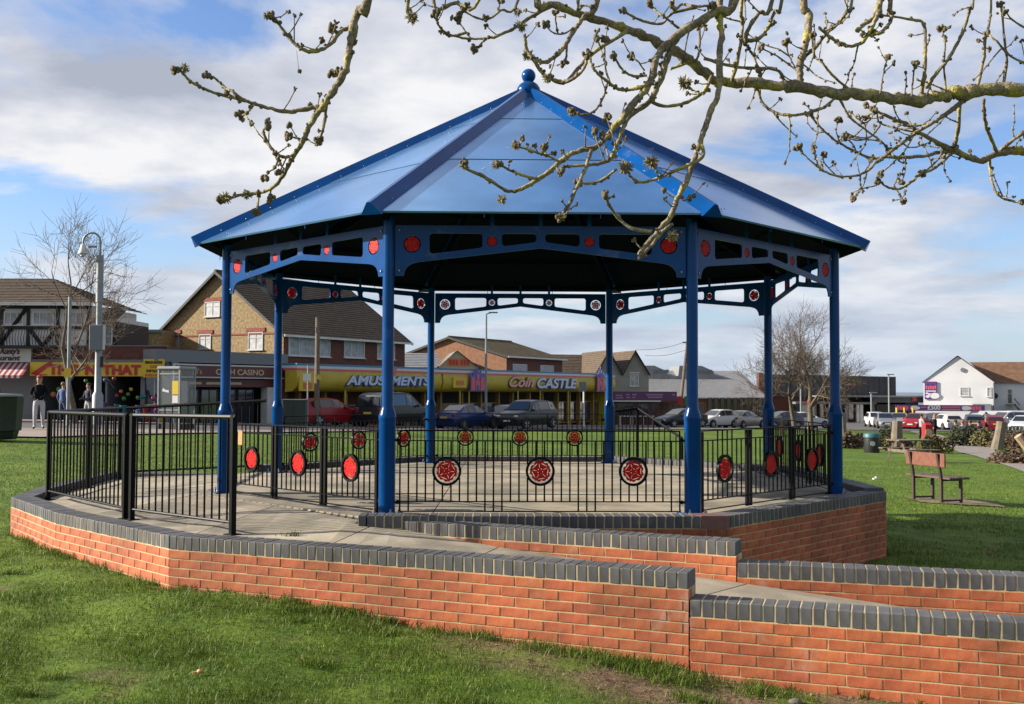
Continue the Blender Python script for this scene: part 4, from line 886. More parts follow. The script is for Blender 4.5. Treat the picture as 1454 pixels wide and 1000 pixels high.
# ---------------------------------------------------------------- houses behind the arcade
h2x, h2y = PX(719, 84), 84.0
h2 = frame_at('brick_house', 'square red brick house with mossy tiled roof behind the coin lettering', 'house', h2x, h2y, AF, -.8)
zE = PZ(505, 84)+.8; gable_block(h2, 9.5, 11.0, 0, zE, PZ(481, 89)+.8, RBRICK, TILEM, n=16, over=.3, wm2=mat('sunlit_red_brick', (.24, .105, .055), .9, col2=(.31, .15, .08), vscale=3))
def h2s(u): return s_at(u, h2x, h2y)
for u0, u1 in ((728, 748), (767, 786)): a, b = h2s(u0), h2s(u1); window(h2, (a+b)/2, zE-2.0, b-a, 1.35, nv=2, pane=NET, sill=False)
pg = frame_at('gabled_shop', 'small cream gabled shop front with grey roof and orange lettering board', 'shop', PX(612, 80), 80, R(8), -.8)
wq = PX(682, 80)-PX(612, 80); za, zbq = PZ(525, 80)+.8, PZ(499, 80)+.8
q = MB(); q.prism([(.4, 0), (wq, 0), (wq, za), (wq*.52, zbq), (.4, za)], (0, 0, 0), (1, 0, 0), (0, 0, 1), (0, 1, 0), .2); obj('front_wall', q, mat('cream_boards', (.55, .45, .28), .8), pg)
tiled(pg, 'roof_slope', (.0, 6, za-.2), (.0, -.3, za-.2), (wq*.52, -.3, zbq+.05), (wq*.52, 6, zbq+.05), 10, GREYR); tiled(pg, 'roof_slope', (wq+.3, -.3, za-.2), (wq+.3, 6, za-.2), (wq*.52, 6, zbq+.05), (wq*.52, -.3, zbq+.05), 10, GREYR)
tiled(pg, 'side_roof', (-4.5, -.2, za), (.6, -.2, za), (.9, 5, zbq), (-4.5, 5, zbq), 10, GREYR)
bx(pg, 'orange_board', wq*.34, wq*.77, -.06, 0, PZ(520, 80)+.8, PZ(510, 80)+.8, ORANGE)
for i in range(6): bx(pg, 'letter_block', wq*(.37+.065*i+(.03 if i > 2 else 0)), wq*(.415+.065*i+(.03 if i > 2 else 0)), -.085, -.06, PZ(518.5, 80)+.8, PZ(511.5, 80)+.8, REDS)
gr = frame_at('rendered_house', 'grey rendered house with twin gables and brown roof behind the purple kiosk', 'house', PX(786, 101), 101, R(14), -1.5)
def g2(u): return (PX(u, 103)-PX(786, 103))/math.cos(R(14))
def v2(v): return PZ(v, 103)+1.5
bx(gr, 'long_wall', 0, g2(862), 4.2, 10, 0, v2(531), RBRICK)
tiled(gr, 'roof_slope', (-.3, 3.9, v2(533)), (g2(864), 3.9, v2(533)), (g2(864), 8, v2(500)), (-.3, 8, v2(500)), 14, TILE)
for a, b, c in ((845, 883, 864), (883, 923, 902)):
    q = MB(); q.prism([(g2(a), 0), (g2(b), 0), (g2(b), v2(531)), (g2(c), v2(498)), (g2(a), v2(531))], (0, 0, 0), (1, 0, 0), (0, 0, 1), (0, 1, 0), 8); obj('gable_wall', q, RENDER, gr)
    for e, o_ in ((a, 0), (b, 0)):
        t_ = .2 if e == a else -.2
        tiled(gr, 'roof_slope', (g2(e)-(.1 if e == a else -.1), -.3, v2(532)), (g2(e)-(.1 if e == a else -.1), 8.2, v2(532)), (g2(c), 8.2, v2(497)), (g2(c), -.3, v2(497)), 12, TILE)
        q = MB(); q.prism([(g2(e), v2(534)), (g2(c), v2(499.5)), (g2(c), v2(496.5)), (g2(e), v2(531))], (0, -.38, 0), (1, 0, 0), (0, 0, 1), (0, 1, 0), .06); obj('barge_board', q, BLKT, gr)
window(gr, g2(901.5), v2(548), g2(908)-g2(895), v2(530.5)-v2(548), nv=1, nh=2, pane=NET); bx(gr, 'window_hood', g2(894), g2(909), -.1, 0, v2(529.5), v2(528), WHITE)
# ---------------------------------------------------------------- kiosk
kz = 92.0; kk = frame_at('refreshment_kiosk', 'purple fascia refreshment kiosk with maroon front and stools', 'kiosk', PX(862, kz), kz, R(4))
def kx(u): return PX(u, kz)-PX(862, kz)
kb = kk.location.z
def kv(v): return PZ(v, kz)-kb
bx(kk, 'body', .3, kx(937), .2, 4, 0, kv(569), MAROON); bx(kk, 'fascia', 0, kx(961), -.4, 4.2, kv(568.5), kv(555.5), PURPLE); bx(kk, 'trim', 0, kx(938), -.44, -.4, kv(570), kv(568), WHITE)
for u0, u1 in ((876, 900), (906, 922), (926, 935)): window(kk, (kx(u0)+kx(u1))/2, kv(590), kx(u1)-kx(u0), kv(572)-kv(590), y=.2, nv=2, fm_=MAROON)
LIL = mat('lilac_lettering', (.45, .25, .42), .5)
for u0, u1, v in ((873, 883, 561), (873, 884, 564.5), (888, 893, 560), (888, 894, 564), (897, 903, 560), (897, 901, 564), (917, 941, 560), (919, 940, 563.5), (954, 958, 560)): bx(kk, 'lettering_strip', kx(u0), kx(u1), -.42, -.4, kv(v+.9), kv(v-.9), LIL)
for u in (885, 903, 917):
    q = MB(); q.box((kx(u), -1.0, .9), (1.1, .5, .06)); q.box((kx(u)-.45, -1.0, .43), (.06, .4, .86)); q.box((kx(u)+.45, -1.0, .43), (.06, .4, .86)); obj('serving_shelf', q, WHITE, kk)
# board fence beside the kiosk
fz0 = 94.0; fn = frame_at('board_fence', 'brown board fence between kiosk and grey shed with poster on top', 'fence', PX(936, fz0), fz0, R(3))
fw = PX(1003, fz0)-PX(936, fz0)
for i in range(22): bx(fn, 'board', fw*i/22, fw*(i+.92)/22, -.03+.01*(i % 2), .03, 0, PZ(571, fz0)-fn.location.z+random.uniform(-.05, .05), WOODG if i % 3 else BRN)
for i in range(3): bx(fn, 'poster', fw*(.38+.15*i), fw*(.50+.15*i), -.09, -.05, PZ(575, fz0)-fn.location.z, PZ(562, fz0)-fn.location.z, (REDS, PM['green'], PM['yellow'])[i])
# ---------------------------------------------------------------- grey shed with sheet roof, two lanterns
sz = 122.0; sd_ = frame_at('grey_shed', 'long dark shed with pale grey ribbed sheet roof and twin roof lanterns', 'building', PX(905, sz), sz, 0)
def dx_(u): return PX(u, sz)-PX(905, sz)
def dv(v): return PZ(v, sz)-sd_.location.z
bx(sd_, 'wall', 0, dx_(1087), 0, 20, 0, dv(566), RBRICK)
rm = MB(); nr = 70
for i in range(nr):
    a, b = dx_(900)+(dx_(1088)-dx_(900))*i/nr, dx_(900)+(dx_(1088)-dx_(900))*(i+.55)/nr; c = dx_(900)+(dx_(1088)-dx_(900))*(i+1)/nr
    rm.quad((a, -.6, dv(564)), (b, -.6, dv(564)), (b, 14, dv(523)), (a, 14, dv(523))); rm.quad((b, -.6, dv(564)+.08), (c, -.6, dv(564)+.08), (c, 14, dv(523)+.08), (b, 14, dv(523)+.08)); rm.quad((b, -.6, dv(564)), (b, -.6, dv(564)+.08), (b, 14, dv(523)+.08), (b, 14, dv(523)))
obj('ribbed_roof', rm, GREYR, sd_)
for a, b in ((914, 966), (980, 1038)):
    q = MB(); q.prism([(dx_(a), dv(536)), (dx_(b), dv(536)), (dx_(b)-.3, dv(524)), (dx_(b)-1.8, dv(516)), (dx_(a)+.2, dv(516))], (0, 9, 0), (1, 0, 0), (0, 0, 1), (0, 1, 0), 8); obj('roof_lantern', q, GREYR, sd_)
    for j in range(4): bx(sd_, 'skylight', dx_(a)+2.2+j*.55, dx_(a)+2.65+j*.55, 8.9, 9.05, dv(527), dv(522), GREYP)
for i in range(9): window(sd_, dx_(1008+i*9), .6, .55, 2.2, nv=0, fm_=BLKT, sill=False)
# ---------------------------------------------------------------- dark store
tz0 = 126.0; ds = frame_at('dark_store', 'dark grey clad supermarket with red sign and canopy', 'store', PX(1084, tz0), tz0, 0, -2.1)
def ex_(u): return PX(u, tz0)-PX(1084, tz0)
def ev(v): return PZ(v, tz0)+2.1
for i in range(24): bx(ds, 'cladding_panel', ex_(1084+i*7.85), ex_(1084+(i+1)*7.85)-.03, -.03*(i % 2), .4, ev(562), ev(530+i*.14), DGREY)
bx(ds, 'lower_wall', 0, ex_(1272), .3, 20, 0, ev(562), RBRICK); bx(ds, 'edge_post', -.6, 0, -.2, 1, 0, ev(528), RBRICK)
bx(ds, 'canopy', ex_(1120), ex_(1272), -3, .3, ev(572), ev(569), GREYP); bx(ds, 'canopy', ex_(1150), ex_(1300), -4, .2, ev(562), ev(560), GREYP)
bx(ds, 'side_block', ex_(1225), ex_(1298), -3.5, 8, ev(569.5), ev(560.5), DGREY); bx(ds, 'side_block_base', ex_(1232), ex_(1290), -3, 8, 0, ev(569.5), BLKT)
bx(ds, 'red_sign', ex_(1136), ex_(1148), -3.2, -3, ev(573), ev(566), REDS); bx(ds, 'red_sign', ex_(1279), ex_(1285), -3.7, -3.5, ev(567), ev(562), REDS)
bx(ds, 'wall_sign', ex_(1199), ex_(1214), -.12, -.06, ev(546), ev(542), mat('salmon_sign', (.6, .3, .24), .5)); bx(ds, 'wall_sign', ex_(1192.5), ex_(1195), -.12, -.06, ev(550), ev(538), WHITE)
for u in (1180, 1190, 1206, 1211, 1228, 1244): bx(ds, 'column', ex_(u), ex_(u)+.35, -2.6, -2.2, 0, ev(572), WHITE if u in (1206, 1211) else GREYP)
for i in range(10): window(ds, ex_(1130+i*13), .3, .9, 2.0, y=.28, nv=0, fm_=BLKT, sill=False)
# ---------------------------------------------------------------- white hall on the right
wz = 108.0; WA = R(-22); wh = frame_at('white_hall', 'white rendered hall with brown tiled roof and gable facing the car park', 'building', PX(1311, wz), wz, WA, -2.0)
cW = math.cos(R(6))
def wx(u): k = (u-727)/F_PX; return (k*wz-PX(1311, wz))/(math.cos(WA)-k*math.sin(WA))
def wv(v): return PZ(v, wz)+2.0
q = MB(); q.prism([(0, 0), (wx(1412), 0), (wx(1412), wv(541)), (wx(1360), wv(504.5)), (0, wv(540))], (0, 0, 0), (1, 0, 0), (0, 0, 1), (0, 1, 0), 14); obj('gable_wall', q, WREN, wh)
bx(wh, 'side_wall', wx(1412), wx(1480), 2.5, 12, 0, wv(541), WREN)
tiled(wh, 'roof_slope', (wx(1412)+.2, 14.2, wv(542)), (wx(1412)+.2, -.2, wv(542)), (wx(1360), -.2, wv(503.5)), (wx(1360), 14.2, wv(503.5)), 18, TILER)
tiled(wh, 'roof_slope', (-.1, -.1, wv(541)), (-.1, 14.2, wv(541)), (wx(1360), 14.2, wv(503.5)), (wx(1360), -.2, wv(503.5)), 18, TILE)
tiled(wh, 'roof_slope', (wx(1410), 2.2, wv(542)), (wx(1490), 2.2, wv(542)), (wx(1490), 8, wv(510)), (wx(1380), 8, wv(510)), 18, TILER)
for u0, u1, v0, v1, nh in ((1363, 1376, 560, 548, 2), (1401, 1407.5, 561, 548, 2)): window(wh, (wx(u0)+wx(u1))/2, wv(v0), wx(u1)-wx(u0), wv(v1)-wv(v0), nv=0, nh=2, pane=NET)
window(wh, wx(1436), wv(571), wx(1440)-wx(1432.5), wv(550)-wv(571), y=2.5, nv=0, nh=2, name='door')
q = MB(); q.tube([(wx(1367), .02, wv(523.5)), (wx(1367), -.12, wv(523.5))], .22, 12); obj('round_vent', q, GREYP, wh); q = MB(); q.tube([(wx(1414), 2.52, wv(560)), (wx(1414), 2.2, wv(560))], .3, 12); obj('extractor', q, BLKT, wh)
bx(wh, 'stair_landing', wx(1430), wx(1441), 1.2, 2.5, wv(572.5), wv(571.5), WOODG)
q = MB(); q.tube([(wx(1441), 1.4, wv(571)), (wx(1449), 1.4, wv(580))], .10, 4); q.tube([(wx(1441), 1.4, wv(563)), (wx(1449), 1.4, wv(573))], .05, 4); obj('stair', q, WOODG, wh)
dn = MB(); dn.tube([(wx(1412)-.1, -.08, 0), (wx(1412)-.1, -.08, wv(541))], .06, 6); obj('downpipe', dn, GREYP, wh)
bx(wh, 'front_block', wx(1300), wx(1480), -3.2, -.05, 0, wv(580), WREN); bx(wh, 'front_block', wx(1380), wx(1405), -2.5, -.05, wv(580), wv(571), GREYP)
bn = frame_at('banner', 'long purple banner with pink shapes reading 500 pounds over the car park wall', 'banner', PX(1271, wz-4), wz-4, R(-6), -2.0)
def bnx(u): return (PX(u, wz-4)-PX(1271, wz-4))/cW
def bnv(v): return PZ(v, wz-4)+2.0
bx(bn, 'sheet', 0, bnx(1392), -.06, .02, bnv(581.5), bnv(573), BPUR)
for a, b in ((1273, 1289), (1371, 1388)):
    for j in range(4): q = MB(); q.cbox((bnx(a+(b-a)*(j+.5)/4), -.066, bnv(577.2+.6*(j % 2))), ((bnx(b)-bnx(a))/4*.8, .012, .40), .004); obj('pink_shape', q, PINKL, bn)
for u in (1297.5, 1367):
    q = MB(); q.prism([(.46*math.cos(t_)*(1+.12*math.cos(3*t_)), .22*math.sin(t_)) for t_ in [2*math.pi*i_/18 for i_ in range(18)]], (bnx(u), -.06, bnv(577.3)), (1, 0, 0), (0, 0, 1), (0, -1, 0), .014); obj('white_shape', q, WHITE, bn)
text('lettering', '£500', .62, WHITE, bn, (bnx(1314.5), -.08, bnv(579.6)), width=bnx(1332)-bnx(1314.5), bold=.02)
bx(bn, 'pink_line', bnx(1334), bnx(1359), -.085, -.06, bnv(576.8), bnv(575.2), PINKL); bx(bn, 'orange_line', bnx(1334), bnx(1359), -.085, -.06, bnv(580), bnv(578.4), ORANGE); bx(bn, 'pink_line', bnx(1306), bnx(1313), -.085, -.06, bnv(577.5), bnv(575.5), PINKL)
for u in (1272, 1282.5, 1294): q = MB(); q.tube([(bnx(u), -.2, 0), (bnx(u), -.2, bnv(577))], .10, 6); obj('post', q, YSIGN, bn)
ps = frame_at('poster', 'tall purple poster with pink and white shapes on the white gable', 'poster', wh.location.x, wh.location.y, WA, -2.0)
bx(ps, 'board', wx(1313), wx(1330.5), -.14, -.06, wv(565), wv(540), BPUR)
for j in range(5): q = MB(); q.cbox((wx(1315.5+j*3.1), -.145, wv(548+(j % 2)*.8)), (.15, .012, .34), .004); obj('pink_shape', q, PINKL, ps)
for u, v, s_ in ((1327, 560, .45), (1317, 561, .2), (1320, 558, .18), (1316, 556.5, .14)): q = MB(); q.prism([(s_*math.cos(t_), s_*.7*math.sin(t_)) for t_ in [2*math.pi*i_/14 for i_ in range(14)]], (wx(u), -.139, wv(v)), (1, 0, 0), (0, 0, 1), (0, -1, 0), .012); obj('white_shape', q, WHITE, ps)
bx(ps, 'white_line', wx(1314.5), wx(1329), -.17, -.14, wv(554.2), wv(552.6), WHITE); bx(ps, 'white_line', wx(1314.5), wx(1329), -.17, -.14, wv(543), wv(541.8), PM['pink'])
# ================================================================ bare trees
BARK = mat('grey_brown_bark', (.13, .10, .065), .95, col2=(.20, .16, .10), vscale=9, bump=.5, bscale=30)
TWIG = mat('twig_bark', (.14, .105, .075), .95, col2=(.20, .15, .11), vscale=14)
def bare_tree(label, x, y, h, seed, spread=.5, trunk_r=.13, levels=5, first=.25, lean=(0, 0), group='bare trees round the green', twig_r=.006, nb=(3, 5), ratio=.68):
    rng = random.Random(seed); g = gh(x, y); t = thing('bare_tree', label, 'tree', (x, y, g-.05), 0, group)
    tr = MB(); cr = MB()
    def branch(p, d, ln, r, lv, mb):
        n = 4 if lv > 1 else 3; pts = [p]; rad = [r]; q = p.copy(); dd = d.copy()
        for i in range(n):
            dd = (dd + Vector((rng.gauss(0, .11), rng.gauss(0, .11), rng.gauss(0, .06)+.05*(lv < levels)))).normalized(); q = q+dd*(ln/n); pts.append(q.copy()); rad.append(max(twig_r*.6, r*(1-.45*(i+1)/n)))
        mb.tube(pts, rad, 8 if lv == levels else (5 if lv > 2 else 3), cap=False)
        if lv == 0: return
        k = rng.randint(*nb) + (1 if lv < levels else 0)
        for i in range(k):
            f = rng.uniform(.35 if lv < levels else .5, 1.0); ii = min(n-1, int(f*n)); b = pts[ii].lerp(pts[ii+1], f*n-ii)
            az = rng.uniform(0, 2*math.pi); o_ = dd.orthogonal().normalized(); o_ = Matrix.Rotation(az, 3, dd) @ o_
            a = rng.uniform(.35, .95)*spread*1.7; nd = (dd*math.cos(a)+o_*math.sin(a)); nd.z += .12; nd.normalize()
            branch(b, nd, ln*ratio*rng.uniform(.75, 1.15), max(twig_r, rad[ii]*.58), lv-1, cr)
        branch(pts[-1], (dd+Vector((rng.gauss(0, .2), rng.gauss(0, .2), .1))).normalized(), ln*ratio, max(twig_r, rad[-1]*.9), lv-1, cr)
    branch(Vector((0, 0, 0)), Vector((lean[0], lean[1], 1)).normalized(), h*first*1.25, trunk_r, levels, tr)
    obj('trunk', tr, BARK, t, smooth=180); obj('crown', cr, TWIG, t, smooth=180); return t
bare_tree('tall bare street tree beside the camera lamp post, in front of the gift shop', PX(107, 44), 44, 9.6, 11, .74, .15, 5, .28, nb=(2, 3), twig_r=.0085, ratio=.72)
bare_tree('slim leaning bare tree in front of the restaurant sign', PX(10, 42), 42, 5.8, 5, .42, .075, 4, .38, lean=(.12, 0), nb=(2, 2), twig_r=.007)
bare_tree('wide bare tree in front of the dark supermarket, right trunk', PX(1150, 84), 84, 12.5, 21, .88, .26, 5, .23, nb=(3, 3), twig_r=.012, ratio=.74)
bare_tree('wide bare tree in front of the dark supermarket, left trunk', PX(1128, 88), 88, 11.5, 33, .88, .22, 5, .23, nb=(3, 3), twig_r=.012, ratio=.74)

# ================================================================ street furniture
def post(root, name, p0, p1, r, m, n=10): q = MB(); q.tube([p0, p1], r, n); return obj(name, q, m, root, smooth=50)
x, y = PX(139, 43), 43.0; g = gh(x, y); lp = thing('camera_post', 'tall green grey post with hooked top carrying a white dome camera and cabinet', 'post', (x, y, g))
H_ = PZ(365, 43)-g
q = MB(); q.lathe([(.22, 0), (.22, 1.25), (.14, 1.4), (.13, 3.2), (.125, 3.6), (.12, H_*.72), (.15, H_*.72+.02), (.14, H_), (.06, H_+.02)], 12); obj('shaft', q, GALV, lp, smooth=40)
hk = [(0, 0, H_)]; top = PZ(345, 43)-g; hk += [(0, 0, top)]; rr_ = .36
for i in range(1, 9): a = math.pi*i/8; hk.append((-rr_+rr_*math.cos(a), 0, top+rr_*1.0*math.sin(a)))
hk.append((-2*rr_, 0, top-.18)); q = MB(); q.tube(hk, .045, 8); obj('hook_arm', q, GALV, lp, smooth=60)
q = MB(); q.lathe([(.05, .0), (.10, -.08), (.19, -.38), (.20, -.42), (.11, -.44), (.10, -.52), (.04, -.55)], 14, c=(-2*rr_, 0, top-.1)); obj('dome_camera', q, WHITE, lp, smooth=40)
q = MB(); q.cbox((-.32, 0, top-.22), (.36, .14, .08), .03); obj('lamp_head', q, GREYP, lp)
q = MB(); q.cbox((-.02, -.2, PZ(482, 43)-g), (.50, .26, 1.05), .02); obj('cabinet', q, GREYP, lp); q = MB(); q.cbox((.24, -.12, PZ(482, 43)-g), (.07, .2, 1.0), .01); obj('side_panel', q, WHITE, lp)
q = MB(); q.box((.17, -.05, PZ(516, 43)-g), (.06, .10, .45)); obj('small_sign', q, BLKT, lp)
x, y = PX(97, 40), 40.0; g = gh(x, y); sp = thing('sign_post', 'slim grey lamp column with a small yellow notice in front of the gift shop', 'post', (x, y, g)); post(sp, 'shaft', (0, 0, 0), (0, 0, PZ(424, 40)-g), .065, GALV)
q = MB(); q.box((0, -.09, PZ(532, 40)-g), (.26, .02, .36)); obj('yellow_notice', q, YSIGN, sp)
x, y = PX(450, 54), 54.0; g = gh(x, y); tp = thing('timber_pole', 'short weathered timber pole with yellow triangle sign before the arcade', 'pole', (x, y, g)); q = MB(); q.tube([(0, 0, 0), (0, 0, PZ(452, 54)-g)], [.15, .11], 10); obj('shaft', q, WOODG, tp)
q = MB(); q.prism([(-.18, 0), (.18, 0), (0, .3)], (.1, -.16, PZ(540, 54)-g), (1, 0, 0), (0, 0, 1), (0, 1, 0), .02); obj('warning_sign', q, YSIGN, tp); q = MB(); q.box((0, -.14, PZ(470, 54)-g), (.12, .05, .3)); obj('cable_box', q, GREYP, tp)
x, y = PX(437, 48), 48.0; g = gh(x, y); bp = thing('bus_stop_sign', 'thin pale post with square white sign in front of the red car', 'sign', (x, y, g)); post(bp, 'shaft', (0, 0, 0), (0, 0, PZ(520, 48)-g), .035, GALV); q = MB(); q.box((-.03, -.05, PZ(537, 48)-g), (.36, .02, .34)); obj('sign_plate', q, WHITE, bp)
x, y = PX(690, 68), 68.0; g = gh(x, y); l3 = thing('street_lamp', 'tall plain grey street lamp in front of the arcade', 'street lamp', (x, y, g)); q = MB(); q.tube([(0, 0, 0), (0, 0, 2), (0, 0, PZ(446, 68)-g)], [.13, .09, .06], 8); obj('shaft', q, GALV, l3); q = MB(); q.tube([(0, 0, PZ(446, 68)-g), (.5, 0, PZ(445, 68)-g+.08)], .04, 6); obj('arm', q, GALV, l3); q = MB(); q.cbox((.45, 0, PZ(444, 68)-g), (.62, .2, .09), .03); obj('lamp_head', q, GREYP, l3)
x, y = PX(829, 74), 74.0; g = gh(x, y); l4 = thing('white_post', 'white sign post in front of the castle lettering', 'post', (x, y, g)); post(l4, 'shaft', (0, 0, 0), (0, 0, PZ(548, 74)-g), .07, WHITE); q = MB(); q.box((-.1, -.1, PZ(549, 74)-g), (.5, .03, .7)); obj('sign_plate', q, GREYP, l4)
x, y = PX(963, 96), 96.0; g = gh(x, y); up_ = thing('utility_pole', 'leaning dark timber utility pole with wires beside the grey shed', 'pole', (x, y, g)); tpz = PZ(484, 96)-g; q = MB(); q.tube([(0, 0, 0), (.85, 0, tpz)], [.17, .12], 8); obj('shaft', q, WOODG, up_); q = MB(); q.box((.85, 0, tpz-.1), (.9, .12, .12)); obj('cross_arm', q, WOODG, up_)
for dz_, en in ((0, (902, 497)), (-.75, (916, 505))):
    e_ = P(en[0], en[1], 101)-Vector((x, y, g)); a = Vector((.85, 0, tpz+dz_)); pts = [a.lerp(e_, i/8)-Vector((0, 0, .25*math.sin(math.pi*i/8))) for i in range(9)]; q = MB(); q.tube(pts, .018, 4); obj('wire', q, BLKT, up_)
e_ = P(1086, 527, 120)-Vector((x, y, g)); pts = [Vector((.3, 0, 1.6)).lerp(Vector((3.6, 6, 4.6)), i/4) for i in range(5)]; q = MB(); q.tube(pts, .02, 4); obj('stay_wire', q, GREYP, up_)
for u, v0, Z_, lab in ((1262, 530, 118, 'tall thin street lamp at the end of the dark supermarket'), (1237, 556, 112, 'short street lamp before the supermarket canopy'), (1137, 533, 100, 'pale slim lamp column among the bare trees')):
    x, y = PX(u, Z_), Z_; g = gh(x, y); l_ = thing('street_lamp', lab, 'street lamp', (x, y, g)); zt_ = PZ(v0, Z_)-g; post(l_, 'shaft', (0, 0, 0), (0, 0, zt_), .08, GALV); q = MB(); q.cbox((.2, 0, zt_), (.8, .25, .12), .03); obj('lamp_head', q, GREYP, l_)
# phone box
x, y = PX(251, 39), 39.0; g = gh(x, y)+.05; pb = thing('phone_box', 'grey framed glass telephone box with yellow notice beside the casino', 'phone box', (x, y, g), R(-18))
ht = PZ(523, 39)-g; w_ = .92
for sx_ in (-1, 1):
    for sy_ in (-1, 1): q = MB(); q.cbox((sx_*w_/2, sy_*w_/2, ht/2), (.07, .07, ht), .01); obj('corner_post', q, GALV, pb)
q = MB(); q.cbox((0, 0, ht-.05), (w_+.14, w_+.14, .14), .05); obj('roof', q, GALV, pb); q = MB(); q.box((0, 0, .1), (w_, w_, .2)); obj('base', q, DARK, pb)
CLG = mat('phone_box_glass', (.30, .34, .34), .05, spec=.6); CLG.node_tree.nodes['Principled BSDF'].inputs['Alpha'].default_value = .28
for sx_, sy_, wx_, wy_ in ((0, -1, w_-.1, .012), (-1, 0, .012, w_-.1), (1, 0, .012, w_-.1)): q = MB(); q.box((sx_*w_/2, sy_*w_/2, .2+(ht-.3)/2+.1), (wx_, wy_, ht-.55)); obj('glass_pane', q, CLG, pb)
q = MB(); q.box((.0, w_/2-.1, 1.35), (.5, .12, .9)); obj('telephone', q, GREYP, pb); q = MB(); q.box((.28, -w_/2-.02, 1.55), (.26, .012, .5)); obj('yellow_notice', q, YSIGN, pb); q = MB(); q.box((.28, -w_/2-.02, 1.12), (.24, .012, .28)); obj('white_notice', q, WHITE, pb)
q = MB(); q.box((0, -w_/2-.015, ht-.26), (w_-.1, .02, .05)); q.box((0, -w_/2-.015, .72), (w_-.1, .02, .05)); obj('glazing_bar', q, GALV, pb)
q = MB(); q.prism([(0, 0), (.30, -.06), (.30, .03), (.14, .05), (.05, .12)], (-.30, -w_/2-.012, 1.42), (1, 0, 0), (0, 0, 1), (0, -1, 0), .004); obj('sticker', q, WHITE, pb)
# green cabinet, wheelie style bin by the lawn, dome bins
x, y = PX(419, 47), 47.0; g = gh(x, y)+.04; cbt = thing('utility_cabinet', 'dark green roadside cabinet next to the red car', 'cabinet', (x, y, g)); q = MB(); q.cbox((0, 0, .66), (1.05, .5, 1.25), .02); obj('body', q, DGREEN, cbt); q = MB(); q.cbox((0, 0, 1.30), (1.12, .56, .05), .015); obj('lid', q, GREYP, cbt); q = MB(); q.box((0, -.256, .65), (.012, .01, 1.15)); obj('door_joint', q, BLKT, cbt)
x, y = PX(-4, 28.2), 28.2; g = gh(x, y)+.05; lb = thing('litter_bin', 'large dark green tapered litter bin on the pavement edge by the lawn', 'bin', (x, y, g), R(20)); hb_ = PZ(565, 28.2)-g
q = MB(); q.lathe([(.50, 0), (.52, .05), (.56, .22), (.62, .24), (.66, hb_-.06), (.67, hb_-.03), (.60, hb_)], 10); obj('body', q, DGREEN, lb, smooth=25); q = MB(); q.lathe([(.66, hb_-.01), (.62, hb_+.05), (.02, hb_+.07)], 10); obj('lid', q, mat('grey_bin_lid', (.22, .24, .22), .6), lb)
x, y = PX(1237, 43), 43.0; g = gh(x, y); db = thing('litter_bin', 'round dark bin with teal lid and pale emblem standing on the grass', 'bin', (x, y, g)); q = MB(); q.lathe([(.29, 0), (.31, .04), (.30, .62), (.32, .64)], 16); obj('body', q, mat('bin_black', (.02, .022, .026), .5), db, smooth=40); q = MB(); q.lathe([(.34, .62), (.34, .74), (.29, .80), (.05, .82)], 16); obj('lid', q, mat('teal_lid', (.02, .13, .15), .5), db, smooth=40); q = MB(); q.lathe([(.10, 0), (.10, .012)], 14, c=(-.06, -.305, .38), M=Matrix.Rotation(math.pi/2, 3, 'X')); obj('emblem', q, WHITE, db)
x, y = PX(893, 84), 84.0
# bench seen from behind at an angle
bz = 18.6; x, y = PX(1328, bz), bz; g = gh(x, y); be = thing('park_bench', 'plain wooden park bench with brown backrest board on a bare earth pad', 'bench', (x, y, g+.02), R(109))
WB = mat('bench_wood', (.20, .060, .030), .65, var=.2, vscale=12, bump=.2, bscale=40); WB2 = mat('seat_wood', (.12, .075, .055), .75, var=.2, vscale=10); LEGM = mat('bench_steel', (.055, .028, .02), .6)
BW = .98
for sgn in (-1, 1):
    q = MB(); q.box((sgn*(BW/2-.14), -.22, .21), (.045, .045, .42)); obj('leg', q, LEGM, be)
    q = MB(); q.prism([(-.022, 0), (.022, 0), (.022, .42), (.10, .86), (.06, .86), (-.022, .42)], (sgn*(BW/2-.14)-.022, .20, 0), (0, 1, 0), (0, 0, 1), (1, 0, 0), .045); obj('leg', q, LEGM, be)
    q = MB(); q.box((sgn*(BW/2-.14), -.01, .40), (.04, .40, .04)); obj('seat_bearer', q, LEGM, be); q = MB(); q.box((sgn*(BW/2-.14), -.01, .04), (.035, .40, .03)); obj('foot_rail', q, LEGM, be)
for i in range(3): q = MB(); q.cbox((0, -.17+.15*i, .435), (BW+.12, .135, .035), .006); obj('seat_plank', q, WB2, be)
q = MB(); q.cbox((0, .235, .745), (BW, .035, .24), .008); obj('backrest_board', q, WB, be)
# picnic table
pz = 35.0; x, y = PX(1290, pz), pz; g = gh(x, y); pt = thing('picnic_table', 'weathered A-frame picnic table on the lawn behind the bench', 'picnic table', (x, y, g), R(12))
for i in range(4): q = MB(); q.cbox((0, -.30+.2*i, .72), (1.25, .18, .04), .006); obj('top_plank', q, WOODG, pt)
for sgn in (-1, 1):
    for j in range(2): q = MB(); q.cbox((0, sgn*(.66+.13*j), .42), (1.25, .12, .04), .006); obj('seat_plank', q, WOODG, pt)
    for s2 in (-1, 1): q = MB(); q.tube([(sgn*.42, s2*.62, 0), (sgn*.42, s2*.22, .70)], .045, 4); obj('leg', q, WOODG, pt)
    q = MB(); q.box((sgn*.42, 0, .37), (.05, 1.5, .09)); obj('cross_beam', q, WOODG, pt)
